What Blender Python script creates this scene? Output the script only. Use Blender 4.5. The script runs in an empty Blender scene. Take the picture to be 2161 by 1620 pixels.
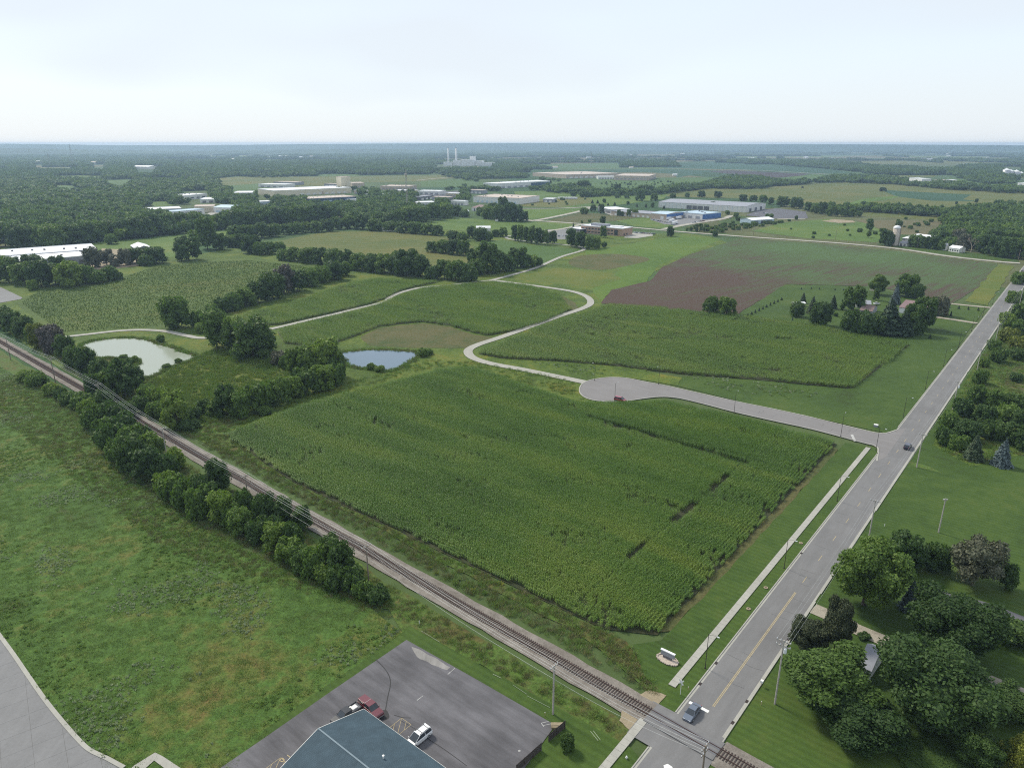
import bpy, bmesh, math, random
import numpy as np
from mathutils import Vector, Matrix, noise as mnoise
from mathutils.geometry import tessellate_polygon

random.seed(7)
rng = np.random.default_rng(7)
scene = bpy.context.scene
COL = scene.collection
R = math.radians

# ------------------------------------------------------------------ camera
CAM_H = 100.0
F_PX, CX, CY, HORIZON = 1505.0, 1080.5, 810.0, 303.0
PITCH = math.atan((CY - HORIZON) / F_PX)
cam_data = bpy.data.cameras.new("camera")
cam = bpy.data.objects.new("camera", cam_data)
COL.objects.link(cam)
cam.location = (0, 0, CAM_H)
cam.rotation_euler = (R(90) - PITCH, 0, 0)
cam_data.sensor_width = 36.0
cam_data.lens = 36.0 * F_PX / 2161.0
cam_data.clip_start = 0.5
cam_data.clip_end = 60000
scene.camera = cam

# ------------------------------------------------------------------ sky, sun, exposure
SUN_EL = R(46)
SUN_H = Vector((-0.72, 0.69, 0)).normalized()       # horizontal direction towards the sun
world = bpy.data.worlds.new("World")
scene.world = world
world.use_nodes = True
wn = world.node_tree
wn.nodes.clear()
def wnode(t, **kw):
    n = wn.nodes.new(t)
    for k, v in kw.items():
        setattr(n, k, v)
    return n
w_out = wnode('ShaderNodeOutputWorld')
w_bg = wnode('ShaderNodeBackground')
w_bg.inputs['Strength'].default_value = 0.1
w_sky = wnode('ShaderNodeTexSky')
w_sky.sky_type = 'NISHITA'
w_sky.sun_disc = False
w_sky.sun_elevation = SUN_EL
w_sky.sun_rotation = math.atan2(SUN_H.x, SUN_H.y)
w_sky.air_density = 1.0
w_sky.dust_density = 0.4
w_tc = wnode('ShaderNodeTexCoord')
w_map = wnode('ShaderNodeMapping')
w_map.inputs['Scale'].default_value = (1.0, 1.0, 3.2)
w_map.inputs['Location'].default_value = (3.3, 1.2, 0.4)
w_noise = wnode('ShaderNodeTexNoise')
w_noise.inputs['Scale'].default_value = 1.2
w_noise.inputs['Detail'].default_value = 3
w_noise.inputs['Roughness'].default_value = 0.55
w_ramp = wnode('ShaderNodeMapRange')
w_ramp.inputs['From Min'].default_value = 0.33
w_ramp.inputs['From Max'].default_value = 0.62
w_ramp.inputs['To Min'].default_value = 0.76
w_ramp.inputs['To Max'].default_value = 0.95
w_mix = wnode('ShaderNodeMix', data_type='RGBA')
VEIL = 3.42
w_mix.inputs['B'].default_value = (VEIL * 0.91, VEIL * 0.98, VEIL * 1.055, 1)
L = wn.links.new
L(w_tc.outputs['Generated'], w_map.inputs['Vector'])
L(w_map.outputs['Vector'], w_noise.inputs['Vector'])
L(w_noise.outputs['Fac'], w_ramp.inputs['Value'])
w_sep = wnode('ShaderNodeSeparateXYZ')
w_hor = wnode('ShaderNodeMapRange', interpolation_type='SMOOTHSTEP')
for q, v in (('From Min', 0.0), ('From Max', 0.5), ('To Min', 0.93), ('To Max', 0.0)): w_hor.inputs[q].default_value = v
w_max = wnode('ShaderNodeMath', operation='MAXIMUM')
L(w_tc.outputs['Generated'], w_sep.inputs['Vector'])
L(w_sep.outputs['Z'], w_hor.inputs['Value'])
L(w_hor.outputs['Result'], w_max.inputs[0])
L(w_ramp.outputs['Result'], w_max.inputs[1])
L(w_max.outputs['Value'], w_mix.inputs['Factor'])
L(w_sky.outputs['Color'], w_mix.inputs['A'])
L(w_mix.outputs['Result'], w_bg.inputs['Color'])
L(w_bg.outputs['Background'], w_out.inputs['Surface'])

sun_data = bpy.data.lights.new("sun", 'SUN')
sun_data.energy = 1.5
sun_data.angle = R(10)
sun_data.color = (1.0, 0.935, 0.79)
sun = bpy.data.objects.new("sun", sun_data)
COL.objects.link(sun)
_d = -(SUN_H * math.cos(SUN_EL) + Vector((0, 0, math.sin(SUN_EL))))
sun.rotation_euler = _d.to_track_quat('-Z', 'Y').to_euler()

scene.view_settings.view_transform = 'Standard'
scene.view_settings.look = 'None'
scene.view_settings.gamma = 1
scene.view_settings.use_curve_mapping = False
scene.view_settings.exposure = 1.36
scene.cycles.max_bounces = 8
scene.cycles.diffuse_bounces = 4
scene.cycles.glossy_bounces = 2
scene.cycles.transmission_bounces = 4
scene.cycles.transparent_max_bounces = 4
scene.cycles.volume_bounces = 0
scene.cycles.use_adaptive_sampling = False
scene.cycles.pixel_filter_type = 'BLACKMAN_HARRIS'
scene.cycles.filter_width = 1.1
scene.cycles.sample_clamp_direct = 4
scene.cycles.sample_clamp_indirect = 2
scene.cycles.use_denoising = False
scene.cycles.denoiser = 'OPENIMAGEDENOISE'
scene.cycles.denoising_input_passes = 'RGB_ALBEDO_NORMAL'

# ------------------------------------------------------------------ surveying helpers
SP, CP = math.sin(PITCH), math.cos(PITCH)
def P(x, y, z=0.0):
    """ground point seen at photo position (x, y), for a surface z metres above the ground"""
    dx, dy = (x - CX) / F_PX, (y - CY) / F_PX
    t = (CAM_H - z) / (SP + dy * CP)
    return Vector((dx * t, (CP - dy * SP) * t, z))
def to_px(X, Y, Z=0.0):
    d = CAM_H - Z
    fw = Y * CP + d * SP
    return CX + F_PX * X / fw, CY + F_PX * (d * CP - Y * SP) / fw
def pxm(y):
    """photo pixels per metre at ground height, at image row y"""
    return F_PX * (SP + (y - CY) / F_PX * CP) / CAM_H
ROAD_AZ = R(38.9)
UX, UY = math.sin(ROAD_AZ), math.cos(ROAD_AZ)
def RC(u, v, z=0.0):
    """point from road coordinates: u metres along the road, v metres to its right"""
    return Vector((u * UX + v * UY, u * UY - v * UX, z))
ROAD_ROT = math.atan2(UY, UX)                     # rotation about z that turns +X into the road's direction
def inpoly(X, Y, poly):
    X = np.asarray(X, float); Y = np.asarray(Y, float)
    res = np.zeros(X.shape, bool)
    n = len(poly)
    for i in range(n):
        x1, y1 = poly[i][0], poly[i][1]
        x2, y2 = poly[(i + 1) % n][0], poly[(i + 1) % n][1]
        if y1 == y2:
            continue
        c = ((y1 > Y) != (y2 > Y)) & (X < (x2 - x1) * (Y - y1) / (y2 - y1) + x1)
        res ^= c
    return res
def catmull(pts, n=6, closed=False):
    pts = [Vector(p) for p in pts]
    out = []
    m = len(pts)
    rngi = range(m) if closed else range(m - 1)
    for i in rngi:
        if closed:
            p0, p1, p2, p3 = pts[i - 1], pts[i], pts[(i + 1) % m], pts[(i + 2) % m]
        else:
            p1, p2 = pts[i], pts[i + 1]
            p0 = pts[i - 1] if i > 0 else p1 * 2 - p2
            p3 = pts[i + 2] if i + 2 < m else p2 * 2 - p1
        for k in range(n):
            t = k / n
            out.append(0.5 * (2 * p1 + (p2 - p0) * t + (2 * p0 - 5 * p1 + 4 * p2 - p3) * t * t + (3 * p1 - p0 - 3 * p2 + p3) * t ** 3))
    if not closed:
        out.append(pts[-1])
    return out

# ------------------------------------------------------------------ object helpers
def tag(o, label=None, cat=None, group=None, kind=None):
    if label: o['label'] = label
    if cat: o['category'] = cat
    if group: o['group'] = group
    if kind: o['kind'] = kind
    return o
def empty(name, loc, label, cat, rot=0.0, group=None, scale=None):
    o = bpy.data.objects.new(name, None)
    COL.objects.link(o)
    o.location = loc
    o.rotation_euler = (0, 0, rot)
    if scale is not None:
        o.scale = scale
    return tag(o, label, cat, group)
def link_mesh(name, me, m=None, parent=None, loc=None, rot=None):
    o = bpy.data.objects.new(name, me)
    COL.objects.link(o)
    if m is not None:
        if len(me.materials) == 0:
            me.materials.append(m)
        elif me.materials[0] != m:
            o.material_slots[0].link = 'OBJECT'
            o.material_slots[0].material = m
    if parent is not None: o.parent = parent
    if loc is not None: o.location = loc
    if rot is not None: o.rotation_euler = (0, 0, rot)
    return o
def np_mesh(name, verts, faces_flat, sizes):
    """mesh from arrays: verts (n,3), flat vertex indices, face sizes"""
    me = bpy.data.meshes.new(name)
    verts = np.asarray(verts, np.float32)
    faces_flat = np.asarray(faces_flat, np.int32)
    sizes = np.asarray(sizes, np.int32)
    me.vertices.add(len(verts)); me.vertices.foreach_set('co', verts.ravel())
    me.loops.add(len(faces_flat)); me.loops.foreach_set('vertex_index', faces_flat)
    me.polygons.add(len(sizes))
    me.polygons.foreach_set('loop_start', np.concatenate([[0], np.cumsum(sizes)[:-1]]).astype(np.int32))
    me.polygons.foreach_set('loop_total', sizes)
    me.update(calc_edges=True)
    me.validate()
    return me
class MB:
    """collects simple solids and links them as one mesh object"""
    def __init__(s): s.v = []; s.f = []
    def add(s, vs, fs):
        b = len(s.v); s.v += [tuple(p) for p in vs]; s.f += [tuple(i + b for i in f) for f in fs]; return s
    def quad(s, a, b, c, d): return s.add([a, b, c, d], [(0, 1, 2, 3)])
    def box(s, c, size, rot=0.0):
        hx, hy, hz = size[0] / 2, size[1] / 2, size[2] / 2
        cs, sn = math.cos(rot), math.sin(rot)
        vs = []
        for z in (-hz, hz):
            for x, y in ((-hx, -hy), (hx, -hy), (hx, hy), (-hx, hy)):
                vs.append((c[0] + x * cs - y * sn, c[1] + x * sn + y * cs, c[2] + z))
        return s.add(vs, [(3, 2, 1, 0), (4, 5, 6, 7), (0, 1, 5, 4), (1, 2, 6, 5), (2, 3, 7, 6), (3, 0, 4, 7)])
    def tube(s, pts, rad, n=6, cap=True):
        pts = [Vector(p) for p in pts]
        rs = rad if isinstance(rad, (list, tuple)) else [rad] * len(pts)
        vs = []; fs = []
        for i, p in enumerate(pts):
            d = (pts[min(i + 1, len(pts) - 1)] - pts[max(i - 1, 0)]).normalized()
            a = d.orthogonal().normalized() if abs(d.z) > 0.95 else d.cross(Vector((0, 0, 1))).normalized()
            b = d.cross(a)
            for k in range(n):
                t = 2 * math.pi * k / n
                vs.append(p + (a * math.cos(t) + b * math.sin(t)) * rs[i])
        for i in range(len(pts) - 1):
            for k in range(n):
                k2 = (k + 1) % n
                fs.append((i * n + k, i * n + k2, (i + 1) * n + k2, (i + 1) * n + k))
        if cap:
            fs.append(tuple(range(n - 1, -1, -1)))
            fs.append(tuple((len(pts) - 1) * n + k for k in range(n)))
        return s.add(vs, fs)
    def lathe(s, c, prof, n=16):
        vs = []; fs = []
        for r, z in prof:
            for k in range(n):
                t = 2 * math.pi * k / n
                vs.append((c[0] + r * math.cos(t), c[1] + r * math.sin(t), c[2] + z))
        for i in range(len(prof) - 1):
            for k in range(n):
                k2 = (k + 1) % n
                fs.append((i * n + k, i * n + k2, (i + 1) * n + k2, (i + 1) * n + k))
        fs.append(tuple((len(prof) - 1) * n + k for k in range(n)))
        return s.add(vs, fs)
    def prism(s, poly, z0, z1):
        n = len(poly)
        area = sum(poly[i][0] * poly[(i + 1) % n][1] - poly[(i + 1) % n][0] * poly[i][1] for i in range(n))
        if area < 0: poly = poly[::-1]
        vs = [(p[0], p[1], z0) for p in poly] + [(p[0], p[1], z1) for p in poly]
        fs = [tuple(range(n, 2 * n))]
        for i in range(n):
            j = (i + 1) % n
            fs.append((i, j, n + j, n + i))
        return s.add(vs, fs)
    def mesh(s, name, smooth=False):
        me = bpy.data.meshes.new(name)
        me.from_pydata(s.v, [], s.f)
        me.update()
        if smooth:
            me.polygons.foreach_set('use_smooth', [True] * len(me.polygons))
        return me
    def build(s, name, m, parent=None, smooth=False, **kw):
        o = link_mesh(name, s.mesh(name, smooth), m, parent)
        return tag(o, **kw) if kw else o
def flat_mesh(name, pts, z):
    pts = [Vector((p[0], p[1], 0)) for p in pts]
    tri = tessellate_polygon([pts])
    me = bpy.data.meshes.new(name)
    fs = []
    for t in tri:
        a, b, c = (pts[i] for i in t)
        fs.append(tuple(t) if (b - a).cross(c - a).z > 0 else tuple(t[::-1]))
    me.from_pydata([(p.x, p.y, z) for p in pts], [], fs)
    me.update()
    return me
def ragged(pts, step, amp):
    """outline with an uneven edge, as a mown or ploughed edge has"""
    out = []
    n = len(pts)
    for i in range(n):
        a, b = Vector(pts[i]), Vector(pts[(i + 1) % n])
        k = max(1, min(60, int((b - a).length / step)))
        for j in range(k):
            p = a.lerp(b, j / k)
            q = mnoise.noise_vector(p * 0.13 / max(step, .1) * 4) * amp
            out.append(Vector((p.x + q.x, p.y + q.y, 0)) if j else p)
    return out
LAYER = [0.02]
def sheet(name, px, m, z=None, rag=None, smooth=0, world_pts=False, kind='structure'):
    pts = [Vector(p) if world_pts else P(*p) for p in px]
    if smooth: pts = catmull(pts, smooth, closed=True)
    if rag: pts = ragged(pts, *rag)
    if z is None:
        LAYER[0] += 0.0035
        z = LAYER[0]
    o = link_mesh(name, flat_mesh(name, pts, z), m)
    o['kind'] = kind
    return o
def ribbon(name, pts, width, m, z, kind='structure', parent=None, n=6, raise_=0.0, smooth=True):
    """a strip of constant width along a centre line; raise_ > 0 makes it a solid kerb-like strip"""
    c = catmull(pts, n) if smooth else [Vector(p) for p in pts]
    mb = MB()
    l = []; r = []
    for i, p in enumerate(c):
        d = (c[min(i + 1, len(c) - 1)] - c[max(i - 1, 0)])
        d.z = 0
        d.normalize()
        nrm = Vector((-d.y, d.x, 0)) * width / 2
        l.append(p + nrm); r.append(p - nrm)
    k = len(c)
    vs = [(p.x, p.y, z + raise_) for p in l] + [(p.x, p.y, z + raise_) for p in r]
    fs = [(i, k + i, k + i + 1, i + 1) for i in range(k - 1)]
    if raise_:
        vs += [(p.x, p.y, z - 0.05) for p in l] + [(p.x, p.y, z - 0.05) for p in r]
        for i in range(k - 1):
            fs.append((i + 1, 2 * k + i + 1, 2 * k + i, i))
            fs.append((k + i, 3 * k + i, 3 * k + i + 1, k + i + 1))
        fs.append((0, 2 * k, 3 * k, k)); fs.append((k - 1, 2 * k - 1, 4 * k - 1, 3 * k - 1))
    mb.add(vs, fs)
    o = mb.build(name, m, parent)
    if parent is None: o['kind'] = kind
    return o

# ------------------------------------------------------------------ materials
class NT:
    def __init__(s, name):
        s.m = bpy.data.materials.new(name); s.m.use_nodes = True
        s.t = s.m.node_tree; s.t.nodes.clear()
        s.out = s.t.nodes.new('ShaderNodeOutputMaterial')
    def n(s, typ, **kw):
        nd = s.t.nodes.new(typ)
        for k, v in kw.items():
            if k.startswith('i_'):
                nd.inputs[k[2:].replace('_', ' ')].default_value = v
            else: setattr(nd, k, v)
        return nd
    def l(s, a, b): s.t.links.new(a, b)
    def pos(s, scale=(1, 1, 1), rot=0.0):
        g = s.n('ShaderNodeNewGeometry')
        mp = s.n('ShaderNodeMapping')
        mp.vector_type = 'TEXTURE'          # turn first, then stretch
        mp.inputs['Scale'].default_value = tuple(1 / q for q in scale)
        mp.inputs['Rotation'].default_value = (0, 0, rot)
        s.l(g.outputs['Position'], mp.inputs['Vector'])
        return mp.outputs['Vector']
    def noise(s, vec, scale, detail=4, rough=0.6, dist=0.0):
        nd = s.n('ShaderNodeTexNoise')
        nd.inputs['Scale'].default_value = scale; nd.inputs['Detail'].default_value = detail
        nd.inputs['Roughness'].default_value = rough; nd.inputs['Distortion'].default_value = dist
        s.l(vec, nd.inputs['Vector'])
        return nd.outputs['Fac']
    def ramp(s, fac, stops):
        r = s.n('ShaderNodeValToRGB')
        e = r.color_ramp.elements
        while len(e) < len(stops): e.new(0.5)
        for el, (p, c) in zip(e, stops):
            el.position = p; el.color = (c[0], c[1], c[2], 1)
        s.l(fac, r.inputs['Fac'])
        return r.outputs['Color']
    def math(s, op, a, b):
        nd = s.n('ShaderNodeMath', operation=op)
        for i, q in enumerate((a, b)):
            if isinstance(q, (int, float)): nd.inputs[i].default_value = q
            else: s.l(q, nd.inputs[i])
        return nd.outputs[0]
    def rng(s, v, a, b, c, d):
        nd = s.n('ShaderNodeMapRange')
        for k, q in zip(('From Min', 'From Max', 'To Min', 'To Max'), (a, b, c, d)): nd.inputs[k].default_value = q
        s.l(v, nd.inputs['Value'])
        return nd.outputs['Result']
    def mix(s, f, a, b, blend='MIX'):
        nd = s.n('ShaderNodeMix', data_type='RGBA', blend_type=blend)
        for k, q in (('Factor', f), ('A', a), ('B', b)):
            if isinstance(q, (int, float)): nd.inputs[k].default_value = q
            elif isinstance(q, tuple): nd.inputs[k].default_value = (*q, 1)
            else: s.l(q, nd.inputs[k])
        return nd.outputs['Result']
    def principled(s, col, rough=0.8, spec=0.3, metal=0.0, bump=None, bstr=0.3, bdist=0.1, coat=0.0):
        b = s.n('ShaderNodeBsdfPrincipled')
        if isinstance(col, tuple): b.inputs['Base Color'].default_value = (*col, 1)
        else: s.l(col, b.inputs['Base Color'])
        if isinstance(rough, (int, float)): b.inputs['Roughness'].default_value = rough
        else: s.l(rough, b.inputs['Roughness'])
        b.inputs['Specular IOR Level'].default_value = spec
        b.inputs['Metallic'].default_value = metal
        b.inputs['Coat Weight'].default_value = coat
        if bump is not None:
            bn = s.n('ShaderNodeBump'); bn.inputs['Strength'].default_value = bstr; bn.inputs['Distance'].default_value = bdist
            s.l(bump, bn.inputs['Height']); s.l(bn.outputs['Normal'], b.inputs['Normal'])
        s.l(b.outputs['BSDF'], s.out.inputs['Surface'])
        return s.m

def grass_mat(name, cols, big=0.02, mid=0.25, fine=2.2, var=0.35, bstr=0.5, bdist=0.25, stretch=None, rot=0.0, stripes=None):
    """ground cover: cols run from dark to light, mixed by noise at three scales"""
    s = NT(name)
    v = s.pos(stretch or (1, 1, 1), rot)
    n1 = s.noise(v, big, 5, 0.62, 0.4)
    n2 = s.noise(v, mid, 5, 0.65)
    n3 = s.noise(s.pos(), fine, 5, 0.7)
    f = s.math('ADD', s.math('MULTIPLY', n1, 0.62), s.math('MULTIPLY', n2, 0.38))
    k = len(cols)
    stops = [(0.34 + 0.32 * i / (k - 1), c) for i, c in enumerate(cols)]
    c = s.ramp(f, stops)
    if stripes:
        period, ang, amt = stripes
        w = s.n('ShaderNodeTexWave'); w.inputs['Scale'].default_value = 0.314 / period; w.inputs['Distortion'].default_value = 1.2
        w.inputs['Detail'].default_value = 2; w.inputs['Detail Scale'].default_value = 0.4
        s.l(s.pos((1, 1, 1), ang), w.inputs['Vector'])
        c = s.mix(1.0, c, s.ramp(w.outputs['Fac'], [(0.2, (1 - amt,) * 3), (0.8, (1 + amt,) * 3)]), 'MULTIPLY')
    c = s.mix(1.0, c, s.ramp(n3, [(0.25, (1 - var,) * 3), (0.75, (1 + var,) * 3)]), 'MULTIPLY')
    return s.principled(c, 0.85, 0.15, bump=s.math('ADD', n3, s.math('MULTIPLY', n2, 0.5)), bstr=bstr, bdist=bdist)

def leaf_mat(name, c0, c1, c2, trans=0.3, patch=None):
    """foliage: hue differs from tree to tree and from leaf clump to leaf clump"""
    s = NT(name)
    g = s.n('ShaderNodeNewGeometry'); oi = s.n('ShaderNodeObjectInfo')
    f = s.math('ADD', s.math('MULTIPLY', g.outputs['Random Per Island'], 0.55), s.math('MULTIPLY', oi.outputs['Random'], 0.45))
    c = s.ramp(f, [(0.1, c0), (0.5, c1), (0.95, c2)])
    if patch: c = s.mix(s.rng(s.noise(s.pos(), 0.028, 5, 0.62, 0.4), .47, .7, 0, .32), c, patch)
    d = s.n('ShaderNodeBsdfPrincipled')
    s.l(c, d.inputs['Base Color']); d.inputs['Roughness'].default_value = 0.62; d.inputs['Specular IOR Level'].default_value = 0.25
    t = s.n('ShaderNodeBsdfTranslucent'); s.l(s.mix(1.0, c, (1.1, 1.25, 0.6), 'MULTIPLY'), t.inputs['Color'])
    mx = s.n('ShaderNodeMixShader'); mx.inputs['Fac'].default_value = trans
    s.l(d.outputs['BSDF'], mx.inputs[1]); s.l(t.outputs['BSDF'], mx.inputs[2]); s.l(mx.outputs['Shader'], s.out.inputs['Surface'])
    return s.m

def plain(name, col, rough=0.6, spec=0.3, metal=0.0, var=0.12, scale=1.5, coat=0.0, bump=0.0):
    s = NT(name)
    nz = s.noise(s.pos(), scale, 4, 0.6)
    c = s.mix(1.0, col, s.ramp(nz, [(0.3, (1 - var,) * 3), (0.7, (1 + var,) * 3)]), 'MULTIPLY')
    return s.principled(c, rough, spec, metal, bump=nz if bump else None, bstr=bump, bdist=0.05, coat=coat)

def asphalt_mat(name, col, stain=0.18, fine=3.0, rot=0.0, tracks=None, joints=None):
    s = NT(name)
    n1 = s.noise(s.pos((1, 0.12, 1), rot), 0.6, 6, 0.65)
    n2 = s.noise(s.pos(), fine, 4, 0.7)
    n3 = s.noise(s.pos(), 0.09, 4, 0.6)
    c = s.mix(1.0, col, s.ramp(n1, [(0.3, (1 - stain,) * 3), (0.7, (1 + stain * .6,) * 3)]), 'MULTIPLY')
    c = s.mix(1.0, c, s.ramp(n3, [(0.35, (1 - stain * .7,) * 3), (0.65, (1 + stain * .5,) * 3)]), 'MULTIPLY')
    c = s.mix(1.0, c, s.ramp(n2, [(0.3, (0.93,) * 3), (0.7, (1.07,) * 3)]), 'MULTIPLY')
    if joints:       # narrow tarred cracks
        vo = s.n('ShaderNodeTexVoronoi'); vo.feature = 'DISTANCE_TO_EDGE'; vo.inputs['Scale'].default_value = joints
        s.l(s.pos((1, .5, 1), rot), vo.inputs['Vector'])
        c = s.mix(s.rng(vo.outputs['Distance'], 0.0, 0.012, 0.3, 0.0), c, (0.03, 0.03, 0.03))
    return s.principled(c, 0.85, 0.25, bump=n2, bstr=0.25, bdist=0.02)

def corn_mat(name, dark, midc, yel, tassel=False):
    s = NT(name)
    n1 = s.noise(s.pos((1, 0.22, 1), ROAD_ROT), 0.085, 5, 0.6, 0.3)
    g = s.n('ShaderNodeNewGeometry')
    n2 = s.noise(s.pos(), 0.5, 3, 0.6)
    f = s.math('ADD', s.math('MULTIPLY', n1, 0.72), s.math('ADD', s.math('MULTIPLY', g.outputs['Random Per Island'], 0.13), s.math('MULTIPLY', n2, 0.15)))
    c = s.ramp(f, [(0.37, dark), (0.5, midc), (0.63, yel)])
    d = s.n('ShaderNodeBsdfPrincipled'); s.l(c, d.inputs['Base Color']); d.inputs['Roughness'].default_value = 0.5
    d.inputs['Specular IOR Level'].default_value = 0.35
    t = s.n('ShaderNodeBsdfTranslucent'); s.l(c, t.inputs['Color'])
    mx = s.n('ShaderNodeMixShader'); mx.inputs['Fac'].default_value = 0.35
    s.l(d.outputs['BSDF'], mx.inputs[1]); s.l(t.outputs['BSDF'], mx.inputs[2]); s.l(mx.outputs['Shader'], s.out.inputs['Surface'])
    return s.m

def far_ground_mat():
    """farmland too far away to tell apart: a patchwork of fields"""
    s = NT('farmland')
    vo = s.n('ShaderNodeTexVoronoi'); vo.distance = 'CHEBYCHEV'; vo.inputs['Scale'].default_value = 1 / 420.0
    vo.inputs['Randomness'].default_value = 0.8
    s.l(s.pos((1, 0.62, 1), R(12)), vo.inputs['Vector'])
    sep = s.n('ShaderNodeSeparateColor'); s.l(vo.outputs['Color'], sep.inputs['Color'])
    c = s.ramp(sep.outputs[0], [(0.0, (.028, .055, .022)), (0.25, (.04, .085, .03)), (0.45, (.065, .1, .035)), (0.62, (.1, .105, .045)), (0.8, (.05, .1, .03)), (1.0, (.13, .115, .06))])
    nz = s.noise(s.pos(), 0.02, 6, 0.7)
    c = s.mix(1.0, c, s.ramp(nz, [(0.3, (.7,) * 3), (0.7, (1.3,) * 3)]), 'MULTIPLY')
    return s.principled(c, 0.9, 0.1, bump=s.noise(s.pos(), 0.5, 4, 0.7), bstr=0.4, bdist=0.6)

M = {}
M['farmland'] = far_ground_mat()
M['meadow'] = grass_mat('meadow', [(0.053, 0.068, 0.018), (0.048, 0.095, 0.018), (0.066, 0.124, 0.024), (0.106, 0.118, 0.028), (0.131, 0.098, 0.032)], 0.03, 0.25, 1.6, 0.5, 0.8, 0.35)
M['weeds'] = grass_mat('weeds', [(0.047, 0.067, 0.015), (0.060, 0.101, 0.017), (0.096, 0.134, 0.021), (0.157, 0.147, 0.025)], 0.04, 0.3, 1.3, 0.5, 0.9, 0.5)
M['lawn'] = grass_mat('lawn', [(0.033, 0.054, 0.012), (0.040, 0.074, 0.014), (0.053, 0.090, 0.017), (0.069, 0.098, 0.021)], 0.03, 0.3, 3.0, 0.2, 0.3, 0.08, stripes=(1.6, ROAD_ROT, 0.07))
M['pasture'] = grass_mat('pasture', [(0.049, 0.088, 0.016), (0.070, 0.123, 0.022), (0.097, 0.146, 0.029), (0.140, 0.146, 0.037)], 0.012, 0.12, 0.8, 0.3, 0.5, 0.3)
M['bright_grass'] = grass_mat('bright_grass', [(0.053, 0.101, 0.016), (0.078, 0.133, 0.020), (0.102, 0.148, 0.023)], 0.012, 0.1, 0.8, 0.3, 0.5, 0.3, stripes=(5, R(60), 0.05))
M['verge'] = grass_mat('verge', [(0.085, 0.066, 0.027), (0.093, 0.088, 0.026), (0.076, 0.109, 0.025), (0.070, 0.125, 0.022), (0.133, 0.109, 0.040)], 0.06, 0.4, 1.4, 0.5, 0.9, 0.4)
M['brown_grass'] = grass_mat('brown_grass', [(0.047, 0.074, 0.020), (0.072, 0.083, 0.028), (0.097, 0.092, 0.036), (0.080, 0.083, 0.033)], 0.04, 0.3, 1.4, 0.45, 0.8, 0.4)
M['soil'] = grass_mat('soil', [(.03, .04, .018), (.045, .05, .025), (.06, .055, .03)], 0.1, 0.5, 2, 0.4, 0.5, 0.2)
M['soy'] = grass_mat('soy', [(0.050, 0.082, 0.019), (0.065, 0.104, 0.023), (0.079, 0.120, 0.026), (0.095, 0.122, 0.029), (0.101, 0.112, 0.031)], 0.012, 0.12, 0.7, 0.4, 1.0, 0.8)
M['olive_field'] = grass_mat('olive_field', [(0.062, 0.090, 0.022), (0.084, 0.106, 0.025), (0.112, 0.117, 0.030), (0.135, 0.122, 0.036)], 0.006, 0.05, 0.5, 0.3, 0.8, 0.6, stripes=(14, R(70), 0.06))
M['tan_field'] = grass_mat('tan_field', [(.09, .09, .04), (.125, .11, .055), (.14, .115, .06)], 0.004, 0.03, 0.3, 0.25, 0.6, 0.6)
M['green_field'] = grass_mat('green_field', [(0.047, 0.090, 0.022), (0.061, 0.111, 0.026), (0.074, 0.127, 0.026)], 0.006, 0.05, 0.4, 0.25, 0.6, 0.6)
M['blue_field'] = grass_mat('blue_field', [(.022, .06, .028), (.028, .072, .034), (.034, .085, .036)], 0.004, 0.04, 0.4, 0.2, 0.6, 0.6)
M['yellow_field'] = grass_mat('yellow_field', [(0.067, 0.111, 0.017), (0.096, 0.122, 0.022), (0.129, 0.133, 0.025)], 0.02, 0.1, 0.8, 0.3, 0.6, 0.4)
M['dark_soil'] = grass_mat('dark_soil', [(.038, .03, .034), (.05, .038, .04), (.055, .045, .04)], 0.006, 0.05, 0.4, 0.2, 0.5, 0.4)

def sprouting_mat(name, bias):
    """bare brown soil with young green rows, patchy"""
    s = NT(name)
    ang = ROAD_ROT - R(5)
    st = s.noise(s.pos((0.03, 1, 1), ang), 0.42, 5, 0.7, 0.0)
    st2 = s.noise(s.pos((0.02, 1, 1), ang), 1.3, 3, 0.7, 0.0)
    big = s.noise(s.pos(), 0.011, 4, 0.55, 0.6)
    f = s.math('ADD', s.math('MULTIPLY', big, 0.9), s.math('ADD', s.math('MULTIPLY', st, 0.95), s.math('MULTIPLY', st2, 0.6)))
    g = s.n('ShaderNodeNewGeometry'); dt = s.n('ShaderNodeVectorMath', operation='DOT_PRODUCT')
    p0, p1 = P(1380, 640), P(1760, 540)
    dv = (p1 - p0); ln = dv.length; dv.normalize()
    s.l(g.outputs['Position'], dt.inputs[0]); dt.inputs[1].default_value = dv
    t = s.rng(dt.outputs['Value'], p0.dot(dv), p0.dot(dv) + ln, -.2, .15)
    f = s.math('ADD', f, t)
    c = s.ramp(s.rng(f, 0.8 - bias, 1.65 - bias, 0, 1), [(0.28, (.076, .053, .042)), (0.40, (.074, .062, .042)), (0.52, (.066, .088, .038)), (0.75, (.068, .11, .041)), (1.0, (.078, .125, .044))])
    n3 = s.noise(s.pos(), 1.0, 5, 0.7)
    c = s.mix(1.0, c, s.ramp(n3, [(0.3, (.75,) * 3), (0.7, (1.25,) * 3)]), 'MULTIPLY')
    return s.principled(c, 0.9, 0.1, bump=st2, bstr=0.6, bdist=0.25)
M['sprouting'] = sprouting_mat('sprouting_field', -.03)
M['asphalt'] = asphalt_mat('asphalt', (0.167, 0.165, 0.167), 0.12, 3.0, ROAD_ROT - R(90), joints=None)
M['street_asphalt'] = asphalt_mat('street_asphalt', (0.196, 0.187, 0.187), 0.08, 3.0, ROAD_ROT)
M['lot_asphalt'] = asphalt_mat('lot_asphalt', (0.115, 0.112, 0.122), 0.32, 4.0, ROAD_ROT)
M['far_asphalt'] = asphalt_mat('far_asphalt', (.11, .11, .125), 0.15, 0.5)
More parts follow.
